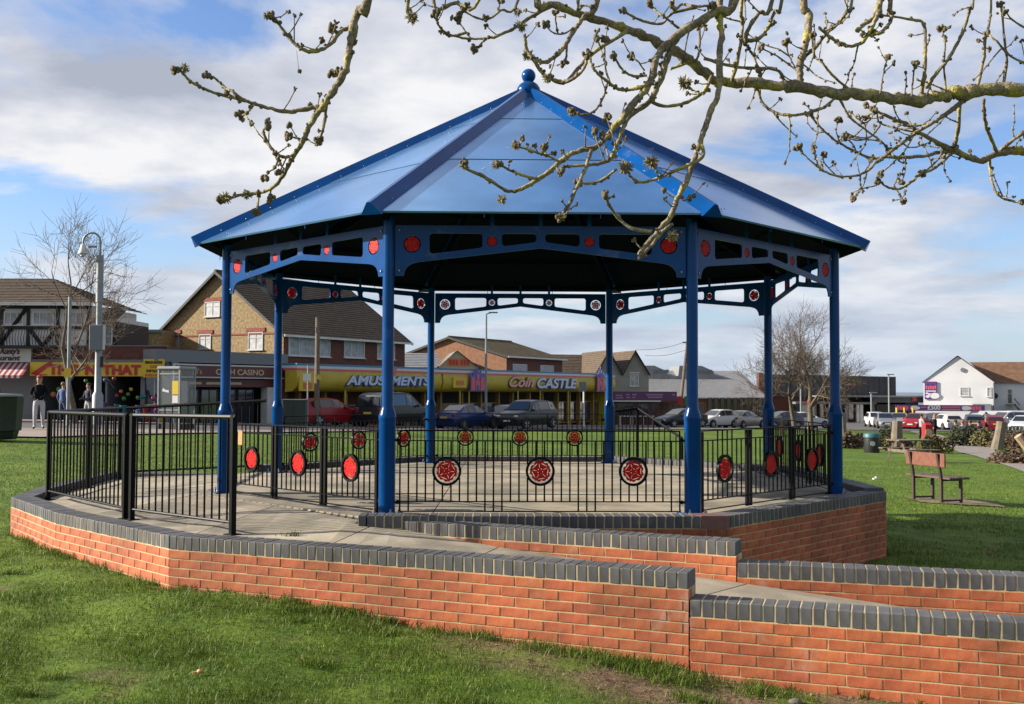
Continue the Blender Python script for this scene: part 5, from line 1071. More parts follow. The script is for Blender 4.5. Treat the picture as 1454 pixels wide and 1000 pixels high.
# timber standing posts
for u, Z_, v0, r_, ln, lab in ((1198, 52, 582, .15, -.05, 'slim upright weathered post beside the blue column'), (1272, 50, 593, .27, .05, 'broad rough timber post next to the red hatchback'), (1414, 50, 594, .27, .22, 'leaning rough timber post by the grey fence')):
    x, y = PX(u, Z_), Z_; g = gh(x, y); h_ = PZ(v0, Z_)-g; rng = random.Random(u); q = MB(); pts = [(ln*t_*1.2, 0, h_*t_) for t_ in (0, .25, .5, .75, 1)]; q.tube(pts, [r_*(1.1-.25*t_)*rng.uniform(.93, 1.07) for t_ in (0, .25, .5, .75, 1)], 9); o = obj('standing_post', q, mat('post_timber', (.17, .135, .10), .9, col2=(.25, .205, .155), vscale=3), None, loc=(x, y, g-.1)); tag(o, lab, 'post')
    q2 = None
# grey slatted fence at far right and a leaning log
x0, y0 = PX(1418, 56), 56.0; gf_ = thing('slatted_fence', 'low grey vertical board fence behind the shrubs at the car park', 'fence', (x0, y0, gh(x0, y0)), 0)
for i in range(16): q = MB(); q.cbox((i*.2, .01*(i % 2), .55), (.17, .03, 1.1+.03*((i*7) % 3)), .004); obj('board', q, WOODG if i % 2 else GALV, gf_)
q = MB(); q.tube([(0, 0, 0), (.75, 0, -1.0)], [.13, .15], 8); o = obj('log_rail', q, mat('pale_log', (.45, .33, .20), .8, var=.15), None, loc=P(1445, 616, 34)); tag(o, 'pale round log rail sloping down beside the path', 'log'); o.location.z = gh(o.location.x, o.location.y)+.95
# shrubs
LEAFD = mat('shrub_leaf_dark', (.03, .042, .014), .8, col2=(.075, .085, .025), vscale=3); LEAFB = mat('shrub_leaf_brown', (.085, .045, .025), .85, col2=(.15, .095, .045), vscale=3); LEAFO = mat('shrub_leaf_olive', (.12, .11, .025), .85, col2=(.20, .17, .05), vscale=3)
def shrub(label, u, Z_, w_, h_, m, seed):
    rng = random.Random(seed); x, y = PX(u, Z_), Z_; g = gh(x, y); t = thing('shrub', label, 'shrub', (x, y, g), 0, 'low shrubs in the beds'); f = MB(); st = MB()
    for i in range(7): a = rng.uniform(0, 6.28); st.tube([(0, 0, 0), (math.cos(a)*w_*.25, math.sin(a)*w_*.15, h_*.5), (math.cos(a)*w_*.42, math.sin(a)*w_*.25, h_*rng.uniform(.7, .95))], [.02, .012, .005], 4)
    for i in range(900):
        a = rng.uniform(0, 6.28); r_ = math.sqrt(rng.random()); z = rng.random()**.8; k = math.sqrt(max(0, 1-(z*.95)**2.2)); c = Vector((math.cos(a)*r_*w_/2*k*(.8+.3*math.sin(3*a+seed)), math.sin(a)*r_*w_*.3*k, z*h_*(.85+.25*math.sin(2*a+seed*1.7)))); s_ = rng.uniform(.04, .09)
        d1 = Vector((rng.gauss(0, 1), rng.gauss(0, 1), rng.gauss(0, .7))).normalized()*s_; d2 = d1.orthogonal().normalized()*s_*.6; f.quad(c-d1, c+d2, c+d1, c-d2)
    obj('stems', st, TWIG, t); obj('foliage', f, m, t)
for i, (u, Z_, w_, h_, m) in enumerate([(1205, 47, 1.3, .75, LEAFB), (1222, 48, 1.2, .6, LEAFB), (1253, 47, 1.3, .55, LEAFO), (1262, 52, 1.8, .95, LEAFD), (1285, 46, 1.0, .5, LEAFB), (1318, 44, 1.3, .7, LEAFO), (1334, 44, 1.2, .65, LEAFO), (1360, 55, 2.0, 1.0, LEAFD), (1378, 55, 2.0, 1.05, LEAFD), (1398, 54, 1.6, .9, LEAFO), (1425, 53, 1.8, .9, LEAFB), (1446, 52, 1.8, .9, LEAFB), (1432, 36, 2.2, .40, LEAFB), (1452, 35, 2.2, .45, LEAFB)]):
    shrub({LEAFD: 'dark green leafy shrub', LEAFB: 'brown winter shrub', LEAFO: 'olive green shrub'}[m]+[' beside the blue column post', ' next to the teal lidded bin', ' behind the teal lidded bin', ' at the broad timber post', ' under the broad timber post', ' right behind the picnic table', ' at the end of the picnic table', ' in front of the seated people', ' hiding the seated people', ' beside the leaning timber post', ' below the grey board fence', ' at the end of the grey board fence', ' low along the path edge', ' beside the pale log rail'][i], u, Z_, w_, h_, m, i+3)
# small litter on the lawn
q = MB(); q.ball((0, 0, .016), .017, 8, (1.2, 1, .8)); q.tube([(0, 0, .016), (-.055, .0, .008)], .0025, 4); o = obj('lollipop', q, mat('orange_sweet', (.7, .35, .12), .5), None, smooth=60); p_ = P(284, 951, 6.05); o.location = (p_.x, p_.y, gh(p_.x, p_.y)+.01); tag(o, 'small orange lollipop lying in the grass below the wall', 'lollipop')
q = MB(); q.box((0, 0, .02), (.10, .07, .03), rz=.4); q.box((.03, .02, .05), (.05, .04, .04), rz=1.); o = obj('paper_scrap', q, WHITE, None); p_ = (PX(1241, 24.5), 24.5); o.location = (p_[0], p_[1], gh(*p_)); tag(o, 'crumpled white paper scrap on the lawn near the podium corner', 'litter')
q = MB(); rng = random.Random(3); q.ball((0, 0, .012), .032, 12, (1.3, .9, .6)); o = obj('stone', q, mat('dull_stone', (.17, .15, .12), .9, var=.2, vscale=30), None, smooth=180); p_ = P(1124, 978, 6.25); o.location = (p_.x, p_.y-.08, gh(p_.x, p_.y-.08)); tag(o, 'pale rounded stone at the foot of the ramp wall', 'stone')

# ================================================================ cars
TYRE = mat('tyre_rubber', (.012, .012, .013), .85); RIM = mat('alloy_rim', (.38, .38, .40), .35, metal=.7); CGL = mat('car_glass', (.012, .015, .018), .05, spec=.7, coat=.4); TAIL = mat('tail_lamp', (.35, .012, .012), .2, coat=.5); HEADL = mat('head_lamp', (.62, .64, .66), .12, coat=.6); PLW, PLY = mat('white_plate', (.72, .72, .72), .5), mat('yellow_plate', (.75, .52, .04), .5); TRIM = mat('black_trim', (.012, .012, .013), .6)
PAINT = {}
def paint(nm, c, me_=.0):
    if nm not in PAINT: PAINT[nm] = mat(nm+'_car_paint', c, .3, metal=me_, coat=.12, spec=.35)
    return PAINT[nm]
SHAPES = {  # (L, W, H, [(x from front, belt z, top z, belt half width, top half width)], first cabin station, last cabin station)
 'hatch': (3.95, 1.70, 1.47, [(0, .52, .56, .62, .55), (.12, .66, .70, .76, .70), (.55, .80, .84, .82, .74), (1.05, .90, .94, .84, .74), (1.80, .93, 1.40, .85, .60), (2.25, .94, 1.47, .85, .62), (3.10, .95, 1.45, .85, .62), (3.62, .97, 1.30, .83, .58), (3.83, .93, .97, .80, .70), (3.95, .62, .66, .72, .66)], 3, 8),
 'sedan': (4.55, 1.78, 1.44, [(0, .50, .54, .66, .58), (.14, .64, .68, .80, .72), (.70, .80, .84, .87, .78), (1.25, .90, .93, .88, .78), (2.05, .93, 1.38, .89, .62), (2.55, .94, 1.44, .89, .64), (3.20, .95, 1.41, .89, .63), (3.85, .97, 1.05, .87, .70), (4.40, .93, .97, .84, .74), (4.55, .62, .66, .76, .68)], 3, 7),
 'suv': (4.65, 1.86, 1.74, [(0, .66, .70, .72, .64), (.12, .86, .92, .86, .78), (.65, 1.02, 1.06, .92, .82), (1.20, 1.08, 1.12, .93, .82), (1.85, 1.10, 1.66, .93, .68), (2.35, 1.11, 1.74, .93, .70), (3.60, 1.13, 1.71, .93, .70), (4.25, 1.14, 1.62, .92, .68), (4.55, 1.06, 1.10, .90, .80), (4.65, .70, .74, .82, .74)], 3, 8),
 'mpv': (4.75, 1.90, 1.88, [(0, .66, .70, .74, .66), (.12, .86, .92, .88, .80), (.50, 1.00, 1.04, .93, .84), (.95, 1.08, 1.12, .94, .84), (1.90, 1.10, 1.80, .95, .74), (2.45, 1.11, 1.88, .95, .76), (4.10, 1.12, 1.86, .95, .76), (4.55, 1.12, 1.70, .94, .74), (4.70, 1.02, 1.06, .92, .82), (4.75, .62, .66, .86, .78)], 3, 8)}
def car_model(kind, pm, root):
    Ln, Wd, Ht, st, c0, c1 = SHAPES[kind]; zb_ = .24 if kind in ('hatch', 'sedan') else .30; rings = []
    for x, zb2, zt_, wb, wt in st:
        X = Ln/2-x; rings.append([Vector((X, s_*w__, z__)) for s_, w__, z__ in ((-1, wb*.90, zb_), (-1, wb*.99, zb_+.16), (-1, wb, (zb_+zb2)*.5+.05), (-1, wb*.975, zb2), (-1, wt, zt_), (-1, wt*.45, zt_+.025), (1, wt*.45, zt_+.025), (1, wt, zt_), (1, wb*.975, zb2), (1, wb, (zb_+zb2)*.5+.05), (1, wb*.99, zb_+.16), (1, wb*.90, zb_))])
    b = MB(); n = 12
    for r_ in rings: b.v += [tuple(q) for q in r_]
    for i in range(len(rings)-1):
        for k in range(n-1): b.f.append((i*n+k, i*n+k+1, (i+1)*n+k+1, (i+1)*n+k))
        b.f.append((i*n+n-1, i*n, (i+1)*n, (i+1)*n+n-1))
    b.f.append(tuple(range(n))); b.f.append(tuple(range((len(rings)-1)*n, len(rings)*n))[::-1])
    bo = obj('body', b, pm, root, smooth=32)
    def patch(name, A, B, C, D, u0, u1, v0, v1, off=.012):
        nn = (B-A).cross(D-A).normalized(); ctr = (A+B+C+D)/4; 
        if nn.dot(ctr-Vector((0, 0, .9))) < 0: nn = -nn
        f = lambda u, v: A.lerp(B, u).lerp(D.lerp(C, u), v)+nn*off
        m_ = MB(); m_.quad(f(u0, v0), f(u1, v0), f(u1, v1), f(u0, v1)); return obj(name, m_, CGL, root)
    for side, kb, kt in ((0, 3, 4), (1, 8, 7)):
        for i in range(c0, c1):
            A, B, C, D = rings[i][kb], rings[i+1][kb], rings[i+1][kt], rings[i][kt]
            if i == c0: m_ = MB(); mid = lambda t, h: A.lerp(B, t).lerp(D.lerp(C, t), h); nn = Vector((0, 1 if side else -1, .3)).normalized()*.012; m_.add([mid(.45, .08)+nn, mid(.97, .08)+nn, mid(.97, .86)+nn], [(0, 1, 2)]); obj('side_window', m_, CGL, root)
            elif i == c1-1 and kind in ('hatch', 'suv', 'mpv'): patch('side_window', A, B, C, D, .05, .0+.55, .12, .8) if False else None
            else: patch('side_window', A, B, C, D, .03, .95, .10, .86)
    def across(i, j, v0, v1, nm):
        a, b_ = rings[i], rings[j]; A, B, C, D = a[4], a[7], b_[7], b_[4]; nn = (B-A).cross(D-A).normalized(); nn = nn if nn.z > 0 else -nn
        f = lambda u, v: A.lerp(B, u).lerp(D.lerp(C, u), v)+nn*.034; m_ = MB(); m_.quad(f(.05, v0), f(.95, v0), f(.95, v1), f(.05, v1)); return obj(nm, m_, CGL, root)
    across(c0, c0+1, .10, .96, 'windscreen'); across(c1-1, c1, .06, .88, 'rear_window')
    wr = .31 if kind in ('hatch', 'sedan') else .36
    for xw in (Ln/2-.78, -Ln/2+.76):
        for sgn in (-1, 1):
            yw = sgn*(Wd/2-.03); Mx = Matrix.Rotation(math.pi/2, 3, 'X'); w = MB(); w.lathe([(wr+.055, -.012), (wr+.055, .012)], 20, c=(xw, sgn*(Wd/2-.012)*.998, wr+.03), M=Mx); obj('wheel_arch', w, TRIM, root)
            w = MB(); w.lathe([(wr*.7, -.11), (wr*.97, -.10), (wr, -.05), (wr, .05), (wr*.97, .10), (wr*.7, .11)], 20, c=(xw, yw-sgn*.045, wr), M=Mx); wo = obj('wheel', w, TYRE, root, smooth=50)
            q = MB(); 
            for k in range(5): a = 2*math.pi*k/5; q.prism([(-.035, .03), (.035, .03), (.055, wr*.66), (-.055, wr*.66)], (xw, yw+sgn*.055, wr), (math.cos(a), 0, math.sin(a)), (-math.sin(a), 0, math.cos(a)), (0, sgn, 0), .02)
            q.lathe([(.06, -.012), (.06, .02)], 10, c=(xw, yw+sgn*.062, wr), M=Mx); obj('rim', q, RIM, wo)
    zf = st[1][1]; zr = st[-2][1]
    for sgn in (-1, 1):
        q = MB(); q.cbox((Ln/2-.13, sgn*st[1][3]*.72, zf-.06), (.22, .30, .13), .04); obj('headlight', q, HEADL, root); q = MB(); q.cbox((-Ln/2+.10, sgn*st[-2][3]*.80, zr-.10), (.16, .22, .20 if kind != 'mpv' else .34), .03); obj('tail_light', q, TAIL, root)
        q = MB(); q.cbox((Ln/2-st[c0+1][0]+.35, sgn*(Wd/2+.06), st[c0][1]+.08), (.12, .18, .13), .04); obj('wing_mirror', q, pm, root)
    q = MB(); q.cbox((Ln/2-.02, 0, zb_+.28), (.06, .95, .20), .02); obj('grille', q, TRIM, root); q = MB(); q.cbox((Ln/2+.015, 0, zb_+.24), (.02, .50, .11), .004); obj('number_plate', q, PLW, root); q = MB(); q.cbox((-Ln/2-.0, 0, zr-.22), (.05, .50, .11), .004); obj('number_plate', q, PLY, root)
    q = MB(); q.box((0, 0, zb_-.02), (Ln*.9, Wd*.86, .10)); obj('sill_trim', q, TRIM, root)
def car(kind, pm, label, x, y, head, group='parked cars', lift=.04):
    t = thing('parked_car', label, 'car', (x, y, gh(x, y)+lift), R(head), group); car_model(kind, pm, t); return t
car('hatch', paint('red', (.34, .012, .02)), 'red hatchback parked behind the green roadside cabinet', PX(466, 55.5), 55.5, 48)
car('mpv', paint('black', (.010, .011, .013)), 'black people carrier with yellow rear plate parked by the arcade', PX(560, 57), 57, 60)
car('sedan', paint('blue', (.018, .045, .17), .3), 'dark blue saloon parked between the black people carrier and the black off-roader', PX(663, 63), 63, 56)
car('hatch', paint('silver', (.36, .37, .39), .5), 'silver hatchback mostly hidden behind the black off-roader', PX(716, 69), 69, 236)
car('suv', paint('charcoal', (.014, .015, .017)), 'black off-roader with white front plate in front of the arcade', PX(748, 63.5), 63.5, 238)
car('sedan', paint('dark', (.03, .032, .036), .3), 'dark saloon parked by the board fence', PX(966, 82), 82, 214)
car('hatch', paint('white', (.70, .70, .69)), 'white hatchback parked between the dark saloon and the silver saloon', PX(1017, 86), 86, 214)
car('sedan', paint('champagne', (.42, .41, .38), .4), 'silver saloon with yellow rear plate parked beside the white hatchback', PX(1056, 88), 88, 46)
car('hatch', paint('grey', (.12, .13, .14), .3), 'grey hatchback behind the far right blue column', PX(1108, 92), 92, 200)
car('sedan', paint('white', (.70, .70, .69)), 'white saloon parked under the bare trees', PX(1143, 95), 95, 15)
car('hatch', paint('white', (.70, .70, .69)), 'small white hatchback half hidden behind the silver one at the yellow posts', PX(1243, 104), 104, 262)
car('hatch', paint('silver', (.36, .37, .39), .5), 'silver hatchback facing out beside the yellow banner posts', PX(1256, 99), 99, 258)
car('sedan', paint('champagne', (.42, .41, .38), .4), 'pale saloon parked behind the yellow banner posts', PX(1276, 103), 103, 250)
car('hatch', paint('red', (.34, .012, .02)), 'bright red hatchback parked under the purple banner', PX(1299, 98), 98, 235)
car('hatch', paint('bluegrey', (.18, .24, .29), .4), 'pale blue hatchback next to the red hatchback under the banner', PX(1323, 101), 101, 205)
car('hatch', paint('white', (.70, .70, .69)), 'white hatchback parked square on below the 500 pound banner', PX(1342, 97), 97, 92)
car('hatch', paint('slate', (.07, .085, .10), .3), 'slate grey hatchback behind the seated people', PX(1381, 94), 94, 70)
car('hatch', paint('white', (.70, .70, .69)), 'white hatchback behind the slate grey one', PX(1396, 100), 100, 40)
car('hatch', paint('maroon', (.22, .012, .03)), 'dark red hatchback beside the leaning timber post', PX(1408, 92), 92, 75)
car('suv', paint('white', (.70, .70, .69)), 'white off-roader parked by the white hall', PX(1430, 96), 96, 195)
car('hatch', paint('ice', (.60, .64, .66)), 'pale hatchback parked behind the grey board fence', PX(1452, 90), 90, 230)

# ================================================================ people
def person(label, x, y, rz, mats, pose='stand', seed=0, scale=1.0, cap=None, lift=.05, group='people round the green', arms=None):
    """one skinned body; slots: 0 top, 1 trousers, 2 skin, 3 shoes"""
    V, E, Rr = [], [], []
    def v(p, r_, par=None): V.append(p); Rr.append(r_); i = len(V)-1; (E.append((par, i)) if par is not None else None); return i
    sit = pose == 'sit'; hp = .48 if sit else .93
    pel = v((0, 0, hp), .155); wst_ = v((0, .01, hp+.17), .14, pel); che = v((0, .0, hp+.36), .165, wst_); shl = v((0, .01, hp+.48), .12, che); nk = v((0, .0, hp+.56), .058, shl); hd0 = v((0, -.02, hp+.64), .085, nk); hd1 = v((0, -.025, hp+.73), .098, hd0); hd2 = v((0, -.015, hp+.80), .075, hd1)
    for sgn in (-1, 1):
        hip = v((sgn*.10, 0, hp-.05), .105, pel)
        if sit: kn = v((sgn*.13, -.40, hp+.0), .078, hip); an = v((sgn*.13, -.44, .09), .05, kn); v((sgn*.14, -.60, .04), .04, an)
        else:
            st_ = sgn*.07; kn = v((sgn*.11, -.03+st_*.5, .50), .075, hip); an = v((sgn*.12, .03+st_, .09), .05, kn); v((sgn*.14, -.13+st_, .04), .042, an)
        sh_ = v((sgn*.19, .01, hp+.46), .075, shl); 
        if arms == 'front' or sit: el = v((sgn*.26, -.05, hp+.20), .052, sh_); wr_ = v((sgn*.16, -.26, hp+.14), .040, el)
        else: el = v((sgn*.27, .05, hp+.18), .052, sh_); wr_ = v((sgn*.25, -.06, hp-.04), .040, el)
        dn = (Vector(V[wr_])-Vector(V[el])).normalized(); hn = v(tuple(Vector(V[wr_])+dn*.06), .038, wr_)
        for f_ in range(4): v(tuple(Vector(V[hn])+dn*(.07+.012*(f_ in (1, 2)))+Vector((0, (f_-1.5)*.020, -.006))), .011, hn)
        v(tuple(Vector(V[hn])+Vector((0, -.045, .01))+dn*.02), .012, hn)
    me_ = bpy.data.meshes.new('tmp'); me_.from_pydata(V, E, []); o = bpy.data.objects.new('tmp', me_); COL.objects.link(o)
    sk = o.modifiers.new('s', 'SKIN'); sk.use_smooth_shade = True
    for i, d in enumerate(me_.skin_vertices[0].data): d.radius = (Rr[i]*(1.12 if i in (1, 2) else 1), Rr[i]*(.85 if i < 4 else 1)); d.use_root = (i == 0)
    sb = o.modifiers.new('d', 'SUBSURF'); sb.levels = 1; sb.render_levels = 1
    dg = bpy.context.evaluated_depsgraph_get(); dg.update(); bm2 = bpy.data.meshes.new_from_object(o.evaluated_get(dg)); bpy.data.objects.remove(o)
    bm2.materials.clear()
    for m_ in mats[:4]: bm2.materials.append(m_)
    for pl in bm2.polygons:
        c = pl.center; pl.use_smooth = True
        if c.z > hp+.55: k = 2
        elif c.z < .085: k = 3
        elif c.z < hp+.03 and abs(c.x) < (.21 if not sit else .24): k = 1
        else: k = 0
        if abs(c.x) > .19 and c.z < hp+.02 and not sit: k = 2
        if sit and c.y < -.27 and c.z > hp+.08: k = 2
        pl.material_index = k
    t = thing('person', label, 'person', (x, y, gh(x, y)+lift), rz, group); t.scale = (scale,)*3
    b = obj('body', bm2, None, t)
    hr_ = MB(); hr_.ball((0, .005, hp+.76), .108, 12, (.95, 1.05, 1.0)); hv = [(q[0], q[1], max(q[2], hp+.70+(.0 if q[1] > -.02 else .07))) for q in hr_.v]; hr_.v = hv; obj('cap' if cap else 'hair', hr_, cap or mats[4], t, smooth=180)
    if cap: q = MB(); q.cbox((0, -.14, hp+.775), (.15, .12, .015), .006); obj('cap_peak', q, cap, t)
    fce = MB()
    for sgn in (-1, 1): fce.ball((sgn*.035, -.115, hp+.735), .010, 6)
    obj('eyes', fce, TRIM, t); q = MB(); q.prism([(-.012, 0), (.012, 0), (0, .05)], (0, -.118, hp+.69), (1, 0, 0), (0, 0, 1), (0, -1, 0), .022); obj('nose', q, mats[2], t)
    return t
SKIN = mat('skin', (.48, .27, .18), .55); HAIRD = mat('dark_hair', (.03, .02, .014), .7); HAIRB = mat('fair_hair', (.22, .14, .07), .7); JBLK = mat('black_jacket', (.010, .010, .012), .9, bump=.3, bscale=20, spec=.1); TWHT = mat('pale_trousers', (.52, .52, .54), .85, bump=.3, bscale=18); JEAN = mat('denim', (.05, .08, .15), .9); SHOE = mat('dark_shoes', (.02, .02, .02), .6); TBLU = mat('blue_top', (.08, .13, .30), .85); TRED = mat('red_top', (.42, .02, .025), .8); TGRY = mat('grey_top', (.38, .38, .40), .85); TNAV = mat('navy_top', (.02, .022, .05), .85); TPNK = mat('pink_top', (.45, .28, .24), .85)
person('person in red cap, black jacket and pale trousers walking on the pavement', PX(56, 34.5), 34.5, R(15), [JBLK, TWHT, SKIN, SHOE, HAIRD], cap=TRED, arms='front', scale=1.0)
person('person in pale blue top standing before the gift shop', PX(90, 46), 46.0, R(160), [TBLU, JEAN, SKIN, SHOE, HAIRB], scale=1.0)
person('person in dark top standing by the camera post', PX(126, 46.5), 46.5, R(-30), [TNAV, TGRY, SKIN, SHOE, HAIRD], scale=1.0, arms='front')
pr = person('person in dark clothes standing beside the red rucksack', PX(1327, 64), 64, R(-120), [JBLK, JBLK, SKIN, SHOE, HAIRB], scale=.98)
person('person in grey top with arms forward standing by the red rucksack', PX(1308, 63), 63, R(100), [TGRY, JBLK, SKIN, SHOE, HAIRD], scale=.96, arms='front')
x, y = PX(1316, 61.5), 61.5; rk = thing('rucksack', 'large red rucksack with pale round emblem beside the standing people', 'bag', (x, y, gh(x, y)+.05)); q = MB(); q.cbox((0, 0, .62), (.62, .40, 1.15), .14); obj('sack', q, TRED, rk, smooth=30); q = MB(); q.cbox((0, 0, .10), (.5, .34, .2), .06); obj('base', q, TRIM, rk); q = MB(); q.lathe([(.20, 0), (.20, .03)], 16, c=(0, -.2, .62), M=Matrix.Rotation(math.pi/2, 3, 'X')); obj('emblem', q, CREAM, rk)
for u, Z_, m_, hr, lab in ((1356, 60, TNAV, HAIRD, 'person in navy top seated on the grass bank behind the dark shrubs'), (1366, 61, TGRY, HAIRB, 'person in pale grey top seated between two others behind the shrubs'), (1377, 60, JBLK, HAIRD, 'person in black jacket seated behind the shrubs'), (1389, 60.5, mat('plum_top', (.07, .02, .06), .8), HAIRD, 'person in plum top seated at the end of the row behind the shrubs')):
    person(lab, PX(u, Z_), Z_, R(185), [m_, JEAN, SKIN, SHOE, hr], pose='sit', lift=.12)
person('person in pink top walking between the parked cars', PX(1400, 86), 86, R(70), [TPNK, JBLK, SKIN, SHOE, HAIRD])
bnk = thing('low_bench', 'long low timber bench under the seated people', 'bench', (PX(1372, 60.6), 60.4, gh(PX(1372, 60.6), 60.4)), R(2)); q = MB(); q.cbox((0, 0, .42), (2.0, .42, .07), .01); obj('seat', q, WOODG, bnk)
for sgn in (-1, 1): q = MB(); q.cbox((sgn*.8, 0, .2), (.12, .36, .40), .01); obj('leg', q, WOODG, bnk)
# ================================================================ the tree whose boughs hang over the lawn
LB = bpy.data.materials.new('lichened_bark'); LB.use_nodes = True
def _lb():
    t = LB.node_tree; b = t.nodes['Principled BSDF']; n = t.nodes.new; l = t.links.new; b.inputs['Roughness'].default_value = .95
    co = n('ShaderNodeTexCoord'); n1 = n('ShaderNodeTexNoise'); n1.inputs['Scale'].default_value = 9; n1.inputs['Detail'].default_value = 8; l(co.outputs['Object'], n1.inputs['Vector'])
    r1 = n('ShaderNodeValToRGB'); e = r1.color_ramp.elements; e[0].position = .42; e[0].color = (.17, .135, .095, 1); e[1].position = .66; e[1].color = (.34, .29, .06, 1); e2 = e.new(.54); e2.color = (.25, .21, .13, 1); l(n1.outputs['Fac'], r1.inputs[0])
    n2 = n('ShaderNodeTexNoise'); n2.inputs['Scale'].default_value = 70; n2.inputs['Detail'].default_value = 6; l(co.outputs['Object'], n2.inputs['Vector'])
    r2 = n('ShaderNodeValToRGB'); e = r2.color_ramp.elements; e[0].position = .35; e[0].color = (.6, .6, .6, 1); e[1].position = .68; e[1].color = (1.3, 1.28, 1.2, 1); l(n2.outputs['Fac'], r2.inputs[0])
    mx = n('ShaderNodeMix'); mx.data_type = 'RGBA'; mx.blend_type = 'MULTIPLY'; mx.inputs[0].default_value = 1; l(r1.outputs[0], mx.inputs[6]); l(r2.outputs[0], mx.inputs[7]); l(mx.outputs[2], b.inputs['Base Color'])
    bu = n('ShaderNodeBump'); bu.inputs['Strength'].default_value = 1.0; bu.inputs['Distance'].default_value = .012; l(n2.outputs['Fac'], bu.inputs['Height']); l(bu.outputs[0], b.inputs['Normal'])
_lb()
BUDM = mat('dark_buds', (.11, .08, .05), .95, col2=(.25, .20, .11), vscale=60); LICH = mat('tufted_lichen', (.24, .19, .08), .95, col2=(.42, .36, .17), vscale=50)
# boughs as they hang: (frame offset u, v, scale), depth near/far end, then lines of points with a start and an end width
BOUGHS = []
def grp(u0, v0, sc, lines):
    for ln in lines: BOUGHS.append([(u0, v0, sc)]+ln)
grp(230, 0, 3.227, [
 [3.75, 3.9, 8.5, 2.2, [(945,-15),(910,40),(880,110),(865,200),(850,290),(815,370),(770,440),(740,485),(705,530),(665,600),(640,660),(600,720),(575,770),(545,820),(500,865),(440,885),(380,890),(320,905),(270,915)]],
 [3.8, 3.6, 4.5, 2.4, [(868,122),(820,145),(780,195),(735,225),(680,237),(625,215),(575,165),(535,110),(505,70)]],
 [3.84, 3.6, 5, 2, [(738,482),(690,495),(620,508),(550,510),(470,490),(390,465),(310,445),(240,425),(170,395),(120,365),(85,325),(60,325)]],
 [3.68, 3.6, 2.5, 1.5, [(387,465),(330,425),(280,395),(245,360),(200,345)]], [3.7, 3.72, 1.6, 1.3, [(420,480),(390,520),(360,530)]],
 [3.84, 3.86, 2.6, 1.9, [(755,470),(745,550),(735,600),(722,640)]], [3.88, 3.7, 3.6, 2, [(602,715),(555,720),(510,690),(480,645),(465,600),(490,575)]],
 [3.75, 3.8, 1.6, 1.2, [(535,712),(520,765),(490,790),(470,815)]], [3.8, 3.82, 1.4, 1.1, [(570,722),(545,775),(530,790)]], [3.87, 3.86, 1.5, 1.2, [(645,640),(605,630),(585,628)]],
 [3.89, 3.9, 1.4, 1.1, [(500,865),(495,910)]], [3.89, 3.92, 1.4, 1.1, [(445,885),(440,940),(430,975)]], [3.8, 3.8, 1.6, 1.3, [(815,360),(780,335)]], [3.8, 3.75, 1.5, 1, [(800,150),(785,130)]],
 [4.2, 4.2, 3, 2.2, [(1130,-12),(1135,40),(1152,75)]], [4.3, 4.2, 2, 1.3, [(1400,150),(1323,165),(1295,150),(1265,110),(1255,60)]]])
